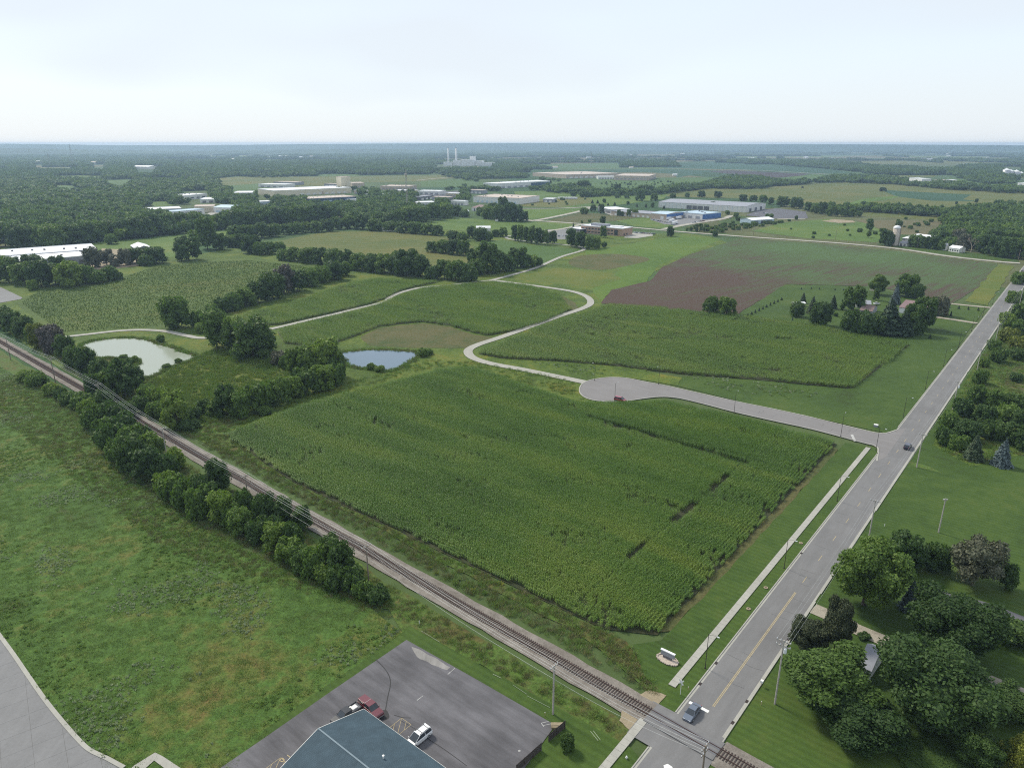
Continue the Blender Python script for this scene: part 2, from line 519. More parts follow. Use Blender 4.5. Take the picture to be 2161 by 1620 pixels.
M['concrete'] = asphalt_mat('concrete', (0.340, 0.332, 0.299), 0.1, 2.0)
M['concrete_grey'] = asphalt_mat('concrete_grey', (0.188, 0.188, 0.192), 0.08, 2.0)
M['trail'] = asphalt_mat('trail', (0.324, 0.316, 0.283), 0.07, 1.0)
M['gravel_road'] = asphalt_mat('gravel_road', (0.340, 0.324, 0.275), 0.12, 1.0)
M['gravel'] = grass_mat('gravel', [(.13, .112, .096), (.185, .165, .145), (.25, .225, .2)], 0.2, 1.2, 6, 0.45, 0.8, 0.08)
M['driveway'] = grass_mat('driveway', [(.2, .18, .14), (.3, .27, .22), (.36, .33, .27)], 0.2, 1.0, 4, 0.3, 0.4, 0.05)
M['pale_dirt'] = grass_mat('pale_dirt', [(.22, .18, .12), (.32, .27, .19)], 0.1, 0.8, 3, 0.3, 0.4, 0.1)
M['joint'] = plain('joint', (.09, .085, .075), 0.9)
M['tar'] = plain('tar', (.02, .02, .022), 0.6)
M['yellow_paint'] = plain('yellow_paint', (.4, .32, .17), 0.7, var=0.25, scale=2)
M['white_paint'] = plain('white_paint', (.72, .72, .7), 0.7, var=0.15, scale=2)
M['faded_paint'] = plain('faded_paint', (.38, .38, .37), 0.8, var=0.3, scale=1.2)
M['rail_steel'] = plain('rail_steel', (.13, .085, .07), 0.5, 0.5, 0.6, var=0.3)
M['tie_wood'] = plain('tie_wood', (.062, .046, .043), 0.9, var=0.45, scale=1.1)
M['wood_pole'] = plain('wood_pole', (.2, .165, .135), 0.9, var=0.25, scale=3)
M['pale_pole'] = plain('pale_pole', (.36, .34, .31), 0.8, var=0.2, scale=3)
M['insulator'] = plain('insulator', (.55, .56, .58), 0.3, 0.5)
M['wire'] = plain('wire', (.62, .63, .6), 0.45, 0.5, 0.6)
M['dark_metal'] = plain('dark_metal', (.035, .028, .026), 0.5, 0.4)
M['lamp_grey'] = plain('lamp_grey', (.62, .64, .66), 0.4, 0.5)
M['steel'] = plain('steel', (.42, .43, .44), 0.45, 0.5, 0.5)
M['bark'] = plain('bark', (.075, .06, .048), 0.95, var=0.35, scale=2.5, bump=0.5)
M['pale_bark'] = plain('pale_bark', (.26, .22, .18), 0.95, var=0.3, scale=2.5, bump=0.5)
M['white_wall'] = plain('white_wall', (0.664, 0.664, 0.643), 0.7, var=0.06, scale=0.4)
M['white_roof'] = plain('white_roof', (0.725, 0.734, 0.755), 0.6, var=0.06, scale=0.08)
M['cream_wall'] = plain('cream_wall', (.62, .56, .42), 0.75, var=0.06, scale=0.4)
M['tan_wall'] = plain('tan_wall', (.46, .38, .3), 0.8, var=0.1, scale=0.4)
M['grey_wall'] = plain('grey_wall', (.27, .28, .31), 0.75, var=0.08, scale=0.4)
M['dark_wall'] = plain('dark_wall', (.13, .13, .145), 0.75, var=0.1, scale=0.4)
M['grey_roof'] = plain('grey_roof', (.27, .28, .32), 0.7, var=0.1, scale=0.1)
M['pink_roof'] = plain('pink_roof', (0.482, 0.413, 0.363), 0.8, var=0.08, scale=0.08)
M['maroon_roof'] = plain('maroon_roof', (.2, .13, .13), 0.6, var=0.12, scale=0.4)
M['brown_roof'] = plain('brown_roof', (.17, .12, .11), 0.8, var=0.15, scale=0.8)
M['light_blue'] = plain('light_blue', (.42, .53, .62), 0.5, var=0.06, scale=0.3)
M['blue_wall'] = plain('blue_wall', (.05, .14, .36), 0.5, var=0.08, scale=0.3)
M['pale_blue_wall'] = plain('pale_blue_wall', (.42, .52, .6), 0.6, var=0.06, scale=0.3)
M['navy_wall'] = plain('navy_wall', (.03, .07, .12), 0.6, var=0.1, scale=0.3)
M['brick'] = plain('brick', (.38, .26, .19), 0.85, var=0.18, scale=3)
M['glass'] = plain('glass', (.03, .038, .048), 0.12, 0.6, var=0.1)
M['tyre'] = plain('tyre', (.018, .018, .018), 0.8)
M['fence_wood'] = plain('fence_wood', (.075, .062, .058), 0.9, var=0.3, scale=2)
M['stone'] = plain('stone', (.42, .36, .31), 0.9, var=0.3, scale=3)
M['silo'] = plain('silo', (.47, .42, .36), 0.85, var=0.18, scale=0.7)
M['headlight'] = plain('headlight', (.75, .77, .78), 0.15, 0.6)
M['taillight'] = plain('taillight', (.4, .02, .02), 0.25, 0.6)
def paint(name, col, flake=0.0): M[name] = plain(name, col, 0.28, 0.5, flake, var=0.04, coat=0.8)
paint('paint_bluegrey', (.13, .155, .2), 0.3); paint('paint_white', (.72, .73, .74)); paint('paint_maroon', (.12, .018, .028)); paint('paint_red', (.24, .012, .03))
paint('paint_black', (.014, .014, .017)); paint('paint_navy', (.02, .022, .045)); paint('paint_silver', (.42, .43, .45), 0.4); paint('paint_tan', (.4, .33, .24))
# foliage
M['leaf_dark'] = leaf_mat('leaf_dark', (0.039, 0.078, 0.020), (0.060, 0.109, 0.026), (0.094, 0.152, 0.032))
M['leaf_deep'] = leaf_mat('leaf_deep', (0.019, 0.046, 0.011), (0.029, 0.061, 0.014), (0.043, 0.084, 0.019))
M['leaf_mid'] = leaf_mat('leaf_mid', (0.063, 0.109, 0.024), (0.091, 0.157, 0.030), (0.139, 0.207, 0.039))
M['leaf_light'] = leaf_mat('leaf_light', (0.085, 0.137, 0.025), (0.121, 0.192, 0.032), (0.183, 0.251, 0.042))
M['leaf_yellow'] = leaf_mat('leaf_yellow', (0.088, 0.118, 0.019), (0.131, 0.159, 0.025), (0.190, 0.207, 0.034))
M['leaf_grey'] = leaf_mat('leaf_grey', (.07, .082, .048), (.105, .112, .07), (.15, .15, .1), 0.1)
M['leaf_purple'] = leaf_mat('leaf_purple', (0.063, 0.056, 0.056), (0.084, 0.073, 0.070), (0.105, 0.105, 0.078), 0.1)
M['needle_dark'] = leaf_mat('needle_dark', (0.023, 0.045, 0.022), (0.038, 0.069, 0.031), (0.064, 0.086, 0.041), 0.08)
M['needle_blue'] = leaf_mat('needle_blue', (0.054, 0.082, 0.084), (0.084, 0.120, 0.126), (0.132, 0.174, 0.180), 0.06)
M['needle_brown'] = leaf_mat('needle_brown', (.03, .045, .02), (.048, .062, .028), (.075, .085, .04), 0.08)
M['corn'] = corn_mat('corn', (0.098, 0.187, 0.031), (0.139, 0.247, 0.041), (0.211, 0.295, 0.049))
M['corn_far'] = corn_mat('corn_far', (0.118, 0.202, 0.038), (0.154, 0.248, 0.044), (0.208, 0.278, 0.054))
M['tassel'] = plain('tassel', (.17, .15, .075), 0.9)
M['tuft_green'] = leaf_mat('tuft_green', (0.081, 0.135, 0.028), (0.118, 0.207, 0.040), (0.204, 0.270, 0.055), 0.25, (0.139, 0.118, 0.041))
M['tuft_brown'] = leaf_mat('tuft_brown', (0.103, 0.104, 0.042), (0.129, 0.140, 0.051), (0.207, 0.179, 0.083), 0.2)
M['tuft_pale'] = leaf_mat('tuft_pale', (0.158, 0.210, 0.131), (0.263, 0.315, 0.210), (0.455, 0.490, 0.350), 0.2)
M['tuft_yellow'] = leaf_mat('tuft_yellow', (0.094, 0.134, 0.018), (0.157, 0.185, 0.022), (0.267, 0.237, 0.025), 0.25)
M['tuft_fresh'] = leaf_mat('tuft_fresh', (.09, .14, .028), (.13, .19, .034), (.2, .23, .04), 0.3)
M['soy_tuft'] = leaf_mat('soy_tuft', (0.076, 0.134, 0.024), (0.108, 0.184, 0.033), (0.162, 0.205, 0.040), 0.2)

def water_mat(name, col, rough):
    s = NT(name)
    nz = s.noise(s.pos((1, 0.35, 1)), 0.5, 4, 0.6)
    b = s.n('ShaderNodeBsdfPrincipled')
    b.inputs['Base Color'].default_value = (*col, 1); b.inputs['Roughness'].default_value = rough; b.inputs['IOR'].default_value = 1.33
    b.inputs['Specular IOR Level'].default_value = 0.5
    bn = s.n('ShaderNodeBump'); bn.inputs['Strength'].default_value = 0.04; bn.inputs['Distance'].default_value = 0.05
    s.l(nz, bn.inputs['Height']); s.l(bn.outputs['Normal'], b.inputs['Normal']); s.l(b.outputs['BSDF'], s.out.inputs['Surface'])
    return s.m
M['pond_pale'] = water_mat('pond_pale', (.29, .32, .26), 0.12)
M['pond_clear'] = water_mat('pond_clear', (.10, .15, .2), 0.05)
# ------------------------------------------------------------------ the ground
ring = [Vector((12600 * math.sin(2 * math.pi * k / 96), 12600 * math.cos(2 * math.pi * k / 96), 0)) for k in range(96)]
mb = MB()
mb.add([(p.x, p.y, 0) for p in ring], [tuple(range(95, -1, -1))])
g = mb.build('ground', M['farmland']); g['kind'] = 'structure'
def ridge(name, dist, depth, prof, m, seed):
    """a range of low hills: prof gives the height of its crest along the photo's columns"""
    mb = MB()
    rows = 7
    xs = np.linspace(-500, 2660, 160)
    vs = []
    for i, x in enumerate(xs):
        az = math.atan((x - CX) / math.hypot(F_PX, CY - HORIZON))
        hgt = np.interp(x, [p[0] for p in prof], [p[1] for p in prof])
        hgt = min(106, max(0.2, hgt * (1 + 0.05 * mnoise.noise((x * 0.006, seed, 0))) + 2.5 * mnoise.noise((x * 0.03, seed, 4))))
        for j in range(rows):
            t = j / (rows - 1)
            r = dist + depth * (t - 0.5)
            vs.append((r * math.sin(az), r * math.cos(az), hgt * math.sin(math.pi * t) ** 1.3 - 0.5))
    fs = [(i * rows + j, (i + 1) * rows + j, (i + 1) * rows + j + 1, i * rows + j + 1) for i in range(len(xs) - 1) for j in range(rows - 1)]
    mb.add(vs, fs)
    o = mb.build(name, m, smooth=True); o['kind'] = 'structure'
    return o
M['far_wood'] = grass_mat('far_wood', [(.018, .036, .016), (.024, .05, .02), (.04, .075, .028), (.07, .09, .036)], 0.0016, 0.01, 0.03, 0.4, 0.9, 6)
ridge('hills', 10700, 1500, [(-500, 100), (0, 97), (200, 84), (420, 78), (640, 92), (820, 100), (950, 104), (1100, 105), (1250, 100), (1450, 95), (1700, 92), (1950, 86), (2161, 80), (2660, 78)], M['far_wood'], 1.0)
ridge('hills', 8000, 1500, [(-500, 66), (0, 62), (150, 50), (380, 30), (560, 38), (800, 46), (930, 34), (1100, 30), (1400, 18), (1700, 8), (2161, 2), (2660, 2)], M['far_wood'], 5.0)

# far fields, in photo positions on the ground
for nm, px, m in [
    ('field', [(700, 328), (900, 322), (913, 327), (700, 337)], 'tan_field'),
    ('field', [(1030, 338), (1420, 333), (1576, 330), (1495, 339), (1250, 350), (1140, 347)], 'tan_field'),
    ('field', [(1110, 347), (1420, 341), (1420, 356), (1183, 357)], 'green_field'),
    ('field', [(1400, 345), (1570, 342), (1727, 353), (1805, 366), (1717, 367), (1576, 359), (1400, 355)], 'blue_field'),
    ('field', [(1215, 359), (1400, 357), (1560, 361), (1495, 363), (1430, 375), (1418, 367), (1355, 363), (1260, 366)], 'blue_field'),
    ('field', [(1495, 362), (1534, 359.5), (1710, 367), (1692, 371), (1625, 377)], 'dark_soil'),
    ('field', [(1611, 380), (1717, 368), (1773, 371), (1710, 384), (1646, 390)], 'green_field'),
    ('field', [(1130, 381), (1300, 376), (1534, 374), (1540, 384), (1470, 392), (1310, 398), (1140, 402)], 'green_field'),
    ('field', [(700, 372), (933, 369), (967, 375), (887, 383), (700, 386)], 'olive_field'),
    ('field', [(887, 383), (1000, 377), (1027, 387), (1000, 396), (890, 394)], 'green_field'),
    ('field', [(880, 397), (1000, 395), (1010, 398), (890, 402)], 'blue_field'),
    ('field', [(940, 362), (1067, 358), (1083, 365), (987, 369)], 'green_field'),
    ('field', [(440, 378), (500, 373), (700, 372), (700, 392), (545, 398), (470, 403)], 'olive_field'),
    ('field', [(470, 393), (540, 388), (640, 389), (560, 403), (490, 405)], 'green_field'),
    ('field', [(228, 381), (270, 379), (290, 383), (262, 391), (232, 390)], 'green_field'),
    ('field', [(97, 394), (140, 391), (200, 397), (150, 401)], 'green_field'),
    ('field', [(310, 427), (352, 425), (372, 432), (330, 437)], 'bright_grass'),
    ('field', [(1720, 340), (1990, 333), (2161, 330), (2161, 341), (1990, 346), (1800, 346)], 'olive_field'),
    ('field', [(1590, 330), (1700, 328), (1760, 333), (1640, 336)], 'tan_field'),
    ('field', [(1855, 364), (1990, 366), (1970, 374), (1880, 374)], 'olive_field'),
    ('field', [(2000, 374), (2050, 378), (2161, 388), (2161, 398), (2050, 392), (1990, 383)], 'green_field'),
]:
    sheet(nm, px, M[m])
FAR_RECTS = []
_r = random.Random(11)
for k in range(95):
    px_ = _r.uniform(-20, 2180)
    if px_ < 900 and _r.random() < .45: continue
    dd = 2600 + 7600 * _r.random() ** .8
    az_ = math.atan((px_ - CX) / math.hypot(F_PX, CY - HORIZON))
    c_ = Vector((dd * math.sin(az_), dd * math.cos(az_), 0))
    w_, h_, an = _r.uniform(160, 620), _r.uniform(140, 480), _r.choice([0.05, .1, .25, -.1])
    e1, e2 = Vector((math.cos(an), math.sin(an), 0)), Vector((-math.sin(an), math.cos(an), 0))
    q_ = [c_ - e1 * w_ - e2 * h_, c_ + e1 * w_ - e2 * h_, c_ + e1 * w_ * .9 + e2 * h_, c_ - e1 * w_ + e2 * h_]
    if c_.y < 2500 or to_px(c_.x, c_.y)[1] > 341: continue
    sheet('field', q_, M[_r.choice(['tan_field', 'olive_field', 'green_field', 'pasture', 'bright_grass', 'blue_field', 'tan_field', 'olive_field'])], z=.0005 + .0011 * k, world_pts=True)
    FAR_RECTS.append([(p.x, p.y) for p in q_])
# the big rounded field on the right and the strips across it
sheet('field', [(1390, 412), (1440, 403), (1505, 397), (1640, 393), (1710, 390), (1787, 384), (1893, 388), (2087, 403), (2161, 407), (2161, 446), (2069, 448), (1822, 446), (1706, 430), (1611, 421), (1440, 416)], M['olive_field'], smooth=4)
sheet('field', [(1858, 401), (2050, 411), (2032, 421), (2068, 425), (1965, 424), (1893, 415)], M['blue_field'])
sheet('field', [(1782, 434), (1800, 426), (1830, 419), (1893, 414), (1880, 420), (1830, 427), (1800, 437)], M['bright_grass'], smooth=4)
sheet('field', [(1822, 446), (2016, 456), (2030, 462), (2010, 467), (1822, 456)], M['olive_field'])
# industrial grounds, pastures and rough fields
sheet('field', [(1085, 404), (1300, 400), (1420, 402), (1400, 420), (1250, 440), (1095, 436)], M['pasture'])
sheet('field', [(1095, 424), (1240, 414), (1255, 428), (1180, 438), (1100, 436)], M['olive_field'])
sheet('field', [(1095, 442), (1225, 440), (1232, 446), (1180, 455), (1110, 466)], M['bright_grass'])
sheet('field', [(1150, 467), (1225, 449), (1300, 453), (1360, 457), (1300, 466), (1240, 470), (1180, 470)], M['brown_grass'])
sheet('field', [(1300, 466), (1380, 456), (1500, 462), (1420, 484), (1340, 478)], M['pasture'])
sheet('field', [(1445, 480), (1510, 470), (1580, 476), (1540, 492), (1480, 492)], M['brown_grass'])
sheet('field', [(1510, 470), (1560, 455), (1660, 470), (1580, 476)], M['lawn'])
sheet('field', [(1585, 488), (1650, 470), (1750, 462), (1822, 470), (1880, 494), (1850, 512), (1700, 503)], M['pasture'], rag=(8, 1.5))
sheet('field', [(1805, 464), (1999, 467), (1963, 500), (1905, 500), (1870, 488)], M['tan_field'], rag=(8, 1.5))
sheet('field', [(1880, 494), (1963, 498), (2020, 530), (2150, 545), (2150, 554), (2000, 540), (1900, 523), (1850, 516)], M['lawn'])
sheet('field', [(470, 484), (560, 473), (700, 463), (780, 458), (790, 464), (690, 478), (600, 487), (480, 490)], M['bright_grass'])
sheet('field', [(805, 481), (880, 472), (960, 460), (1000, 462), (1110, 467), (1180, 470), (1235, 475), (1150, 492), (1060, 496), (940, 486), (860, 484)], M['pasture'])
sheet('field', [(2, 523), (190, 512), (330, 500), (480, 487), (590, 490), (420, 520), (400, 552), (330, 560), (0, 545)], M['pasture'])
# rough grassland between the corn fields
sheet('rough_grass', [(0, 610), (0, 530), (330, 545), (400, 540), (640, 500), (840, 480), (1060, 490), (1200, 500), (1440, 492), (1500, 500), (1560, 520), (1420, 560), (1270, 610), (1270, 650), (1500, 690), (1250, 860), (900, 1000), (480, 960), (130, 780), (0, 690)], M['weeds'])
sheet('soybean_field', [(30, 640), (90, 608), (210, 600), (330, 560), (400, 552), (520, 545), (640, 560), (640, 590), (480, 640), (440, 665), (330, 695), (120, 706)], M['soy'], rag=(9, 2), smooth=0)
sheet('corn_field', [(575, 512), (640, 498), (705, 488), (840, 490), (940, 500), (1000, 520), (990, 560), (880, 562), (780, 545), (660, 535)], M['olive_field'], rag=(9, 2))
sheet('hay_field', [(1015, 510), (1062, 506), (1100, 515), (1230, 527), (1180, 545), (1130, 562), (1070, 575), (1010, 530)], M['green_field'])
sheet('grass_strip', [(1235, 530), (1440, 497), (1520, 505), (1455, 535), (1390, 560), (1360, 600), (1290, 615), (1270, 640), (1250, 610), (1310, 570), (1240, 548)], M['bright_grass'], rag=(9, 2))
sheet('marsh', [(1200, 552), (1225, 540), (1290, 536), (1350, 541), (1370, 549), (1330, 560), (1270, 570), (1215, 564)], M['brown_grass'], smooth=4)
sheet('weed_patch', [(1085, 584), (1180, 565), (1290, 575), (1310, 590), (1260, 605), (1180, 600), (1090, 590)], M['yellow_field'], rag=(6, 2))
sheet('sprouting_field', [(1268, 640), (1290, 612), (1370, 594), (1400, 562), (1460, 536), (1560, 504), (1700, 512), (1890, 530), (2060, 552), (2105, 557), (2080, 600), (2010, 640), (1850, 605), (1660, 600), (1560, 662), (1500, 660), (1300, 645)], M['sprouting'], rag=(10, 1.5))
sheet('yellow_field', [(2108, 558), (2140, 562), (2085, 645), (2035, 636)], M['yellow_field'], rag=(8, 2))
sheet('lawn', [(1560, 663), (1657, 601), (1750, 603), (1850, 608), (1935, 632), (2010, 640), (2085, 645), (2050, 690), (1905, 905), (1868, 914), (1700, 878), (1560, 848), (1430, 815), (1440, 795), (1600, 803), (1790, 822), (1920, 730), (1790, 703)], M['lawn'], rag=(9, 0.8))
sheet('verge', [(1060, 760), (1200, 762), (1300, 775), (1440, 797), (1430, 815), (1330, 798), (1240, 805), (1100, 778), (1020, 757)], M['weeds'], rag=(6, 1.2))
sheet('dry_grass', [(760, 712), (800, 692), (890, 683), (950, 690), (1000, 707), (1040, 712), (1000, 735), (960, 735), (870, 735), (780, 730)], M['brown_grass'], rag=(6, 1.2))
sheet('soil', [(1120, 615), (1180, 622), (1215, 640), (1222, 655), (1170, 668), (1120, 645)], M['brown_grass'], rag=(6, 1.2))
sheet('wet_meadow', [(330, 800), (430, 745), (500, 735), (600, 755), (700, 790), (610, 830), (560, 860), (400, 880), (340, 850)], M['yellow_field'], rag=(6, 2))
sheet('mound', [(440, 720), (560, 735), (720, 740), (760, 720), (700, 700), (580, 700), (480, 690)], M['weeds'])

# corn ground under the stalks (road-aligned) and its grass borders
FIELD_A = [(120, -230), (146, -233.5), (170, -233), (224, -223), (236, -216), (234, -190), (229, -160), (228, -150), (233, -143), (241, -133), (251, -122), (252, -100), (251, -56), (119, -56), (113.5, -66), (113.5, -180)]
A_XY = [RC(u, v) for u, v in FIELD_A]
sheet('corn_field', A_XY, M['soil'], world_pts=True)
PX_B = [(1010, 748), (1055, 728), (1120, 702), (1180, 678), (1240, 660), (1290, 647), (1400, 653), (1500, 664), (1640, 676), (1730, 690), (1795, 706), (1918, 728), (1800, 820), (1700, 812), (1600, 802), (1440, 790), (1300, 773), (1180, 763), (1060, 757)]
PX_C = [(585, 700), (700, 672), (790, 650), (845, 626), (890, 612), (960, 603), (1035, 597), (1110, 605), (1180, 622), (1190, 640), (1205, 655), (1150, 680), (1085, 700), (1030, 709), (990, 700), (950, 688), (890, 680), (800, 690), (745, 712), (680, 735), (600, 725)]
PX_D = [(490, 672), (560, 655), (650, 632), (720, 604), (800, 592), (880, 595), (925, 596), (880, 606), (845, 615), (815, 630), (780, 643), (700, 662), (590, 686), (540, 688)]
for q in (PX_B, PX_C, PX_D): sheet('corn_field', q, M['soil'])

# near ground: meadow left of the railway, verges, lawns
RAIL_Q, RAIL_D = RC(97.8, -39), (RC(97.8, -39) - P(0, 722)).normalized()
RAIL_N = Vector((-RAIL_D.y, RAIL_D.x, 0))          # towards the corn field
def RL(t, n, z=0.0):
    """point from railway coordinates: t metres from the road crossing (negative to the left), n metres towards the corn field"""
    p = RAIL_Q + RAIL_D * t + RAIL_N * n
    return Vector((p.x, p.y, z))
sheet('verge', [RL(-470, 9.5)] + [RL(-470 + 20 * k, 9.5) for k in range(1, 23)] + [RL(-7, 4), RC(113, -60), RC(113, -180), RC(121, -229), RC(135, -240), RL(-330, 24), RL(-460, 26)], M['verge'], world_pts=True, rag=(5, 1.2))
sheet('verge', [RL(-470, -5), RL(-8, -5), RL(-8, -11)] + [RL(-40 - 14 * k, -11 - 5 * (k % 2) - k * .35) for k in range(0, 30)], M['verge'], world_pts=True, rag=(5, 1.5))
sheet('lawn', [RC(83, -99), RL(-60, -12.5), RL(-6, -9), RC(88, -42.7), RC(40, -42.7), RC(40, -100), RC(60, -100)], M['lawn'], world_pts=True)
MEADOW_PX = [(-60, 740), (60, 810), (170, 880), (260, 1000), (420, 1110), (600, 1200), (780, 1282), (850, 1335), (700, 1440), (560, 1540), (480, 1640), (372, 1660), (270, 1660), (200, 1590), (165, 1555), (100, 1475), (62, 1422), (0, 1335), (-60, 1255)]
sheet('meadow', MEADOW_PX, M['meadow'], rag=(6, .5))
sheet('lawn', [RC(101.5, -47.5), RC(113, -58.5), RC(118, -54.5), RC(254, -54), RC(256, -42.7), RC(101, -42.7)], M['lawn'], world_pts=True)
sheet('dirt_track', [RC(120, -56.2), RC(175, -56), RC(248, -56), RC(246, -54.2), RC(180, -53.9), RC(122, -54.4)], M['brown_grass'], world_pts=True, rag=(3, .5))
sheet('lawn', [RC(85, -33.3), RC(230, -33.3), RC(470, -33.3), RC(470, 130), RC(200, 120), RC(80, 80), RC(60, 0)], M['lawn'], world_pts=True)
sheet('rough_grass', [P(2050, 790), P(2062, 772), P(2100, 800), P(2161, 770), P(2161, 960), P(2050, 985), P(1968, 940), P(1995, 885), P(2035, 812)], M['weeds'], world_pts=True, rag=(4, 1))
sheet('pale_soil', [P(2125, 775), P(2161, 770), P(2161, 832), P(2120, 820)], M['brown_grass'], world_pts=True, rag=(3, .6))
sheet('pale_soil', [P(1860, 962), P(1960, 985), P(1990, 1000), P(1930, 985)], M['verge'], world_pts=True, rag=(3, .6))

# ponds with a low sandy rim
POND_A = [(175, 731), (190, 723), (207, 719), (253, 715), (283, 715), (313, 719), (333, 728), (363, 735), (377, 743), (400, 748), (413, 755), (400, 761), (377, 768), (350, 778), (330, 790), (303, 798), (290, 791), (279, 774), (292, 768), (294, 762), (285, 758), (262, 758), (240, 755), (207, 756), (193, 742)]
POND_B = [(717, 747), (750, 742), (800, 739.5), (847, 742), (880, 746), (878, 755), (857, 767), (840, 777), (813, 783), (795, 778), (767, 776), (737, 771), (727, 760)]
def grow(px, k):
    cx_ = sum(p[0] for p in px) / len(px); cy_ = sum(p[1] for p in px) / len(px)
    return [(cx_ + (p[0] - cx_) * k, cy_ + (p[1] - cy_) * k) for p in px]
sheet('pond_bank', grow(POND_A, 1.05), M['brown_grass'], smooth=3, rag=(3, .5))
sheet('pond_bank', grow(POND_B, 1.06), M['brown_grass'], smooth=3, rag=(3, .5))
sheet('water', POND_A, M['pond_pale'], smooth=4)
sheet('water', POND_B, M['pond_clear'], smooth=4)

# ------------------------------------------------------------------ roads, kerbs and paths
Z_ROAD = 0.34
def zone(name, uv, m, z): return sheet(name, [RC(u, v) for u, v in uv], m, z=z, world_pts=True)
zone('road', [(40, -42.25), (900, -42.25), (900, -33.75), (40, -33.75)], M['asphalt'], Z_ROAD)
for a, b in ((-42.72, -42.25), (-33.75, -33.28)):
    zone('gutter', [(101, a), (900, a), (900, b), (101, b)], M['concrete'], Z_ROAD + .002)
    zone('gutter', [(40, a), (91.5, a), (91.5, b), (40, b)], M['concrete'], Z_ROAD + .002)
for u0, u1, v in ((101.2, 251, -42.82), (281, 905, -42.82), (40, 91, -42.82), (100, 152, -33.18), (156, 203, -33.18), (207, 372, -33.18), (376, 900, -33.18), (40, 90, -33.18)):
    ribbon('kerb', [RC(u0, v), RC((u0 + u1) / 2, v), RC(u1, v)], 0.22, M['concrete'], Z_ROAD, raise_=0.12, smooth=False)
STREET = [(1223, 827), (1224, 818), (1230, 810), (1240, 805), (1257, 801), (1275, 798.5), (1293, 797.5), (1315, 798.5), (1333, 801), (1367, 808), (1400, 814), (1480, 832), (1551, 848), (1625, 863), (1699, 879), (1760, 894), (1822, 909), (1850, 915), (1870, 915.5), (1882, 913), (1893, 908), (1912, 905), (1870, 965), (1850, 975), (1853, 952), (1850, 945), (1840, 940), (1822, 936), (1717, 908), (1630, 889), (1551, 871), (1490, 855), (1435, 842), (1400, 838.5), (1367, 841), (1333, 846), (1315, 849), (1293, 850), (1275, 849), (1260, 847), (1245, 844), (1233, 839), (1226, 833)]
sheet('street', STREET, M['street_asphalt'], z=Z_ROAD + .004)
ribbon('kerb', [P(*q) for q in [(1893, 908.5)] + STREET[18:0:-1] + [STREET[0]] + STREET[-1:22:-1]], 0.5, M['concrete'], Z_ROAD, raise_=0.12, n=3)
# centre line: double yellow near the crossing, broken further on
for dv in (-.14, .14):
    zone('road_marking', [(107, -38.05 + dv), (153, -38.05 + dv), (153, -37.93 + dv), (107, -37.93 + dv)], M['yellow_paint'], Z_ROAD + .004)
for k in range(40):
    u = 158 + k * 12.2
    zone('road_marking', [(u, -38.06), (u + 3.1, -38.06), (u + 3.1, -37.94), (u, -37.94)], M['yellow_paint'], Z_ROAD + .004)
zone('road_marking', [(104.9, -42.0), (105.6, -42.0), (105.6, -38.1), (104.9, -38.1)], M['white_paint'], Z_ROAD + .004)      # stop line
zone('road_marking', [(256.9, -52.0), (262.6, -54.6), (263.1, -53.8), (257.3, -51.2)], M['faded_paint'], Z_ROAD + .012)
sheet('road_marking', [(1400, 1617), (1409, 1614), (1418, 1620), (1422, 1628), (1402, 1628)], M['white_paint'], z=Z_ROAD + .012)
_r = random.Random(3)
for k in range(34):        # tarred cracks across and along the lanes
    u = _r.uniform(108, 330); v0 = _r.uniform(-42, -38); v1 = v0 + _r.uniform(2, 4.5)
    ribbon('road_crack', [RC(u, v0), RC(u + _r.uniform(-.3, .3), (v0 + v1) / 2), RC(u + _r.uniform(-.4, .4), v1)], .05, M['tar'], Z_ROAD + .003, n=3)
for k in range(14):
    v = _r.uniform(-130, -50); u = _r.uniform(261, 266)
    ribbon('road_crack', [RC(u, v), RC(u + 2, v + _r.uniform(-.5, .5)), RC(u + _r.uniform(3, 5), v + _r.uniform(-.6, .6))], .06, M['tar'], Z_ROAD + .007, n=3)
# gravel trails
T1 = [(1236, 808), (1193, 799), (1100, 780), (1040, 769), (1005, 759), (990, 749), (990, 738), (1012, 727), (1055, 713), (1117, 691), (1183, 667), (1228, 652), (1246, 641), (1240, 628), (1213, 617), (1167, 609), (1100, 600), (1040, 592)]
T2 = [(1040, 592), (1000, 596), (950, 602), (887, 608), (843, 619), (823, 629), (810, 638), (750, 653), (700, 665), (640, 679), (575, 694), (500, 707), (430, 714), (393, 709), (350, 700), (300, 697), (250, 699), (187, 706), (125, 713)]
T3 = [(1030, 594), (1083, 580), (1133, 565), (1183, 543), (1220, 532), (1232, 527), (1226, 522), (1200, 518), (1127, 511), (1082, 506), (1068, 502), (1072, 499), (1085, 497)]
for k, t in enumerate((T1, T2, T3)):
    ribbon('path', [P(*q) for q in t], 4.6 if k == 0 else 3.9, M['trail'], 0.36 + .004 * k)
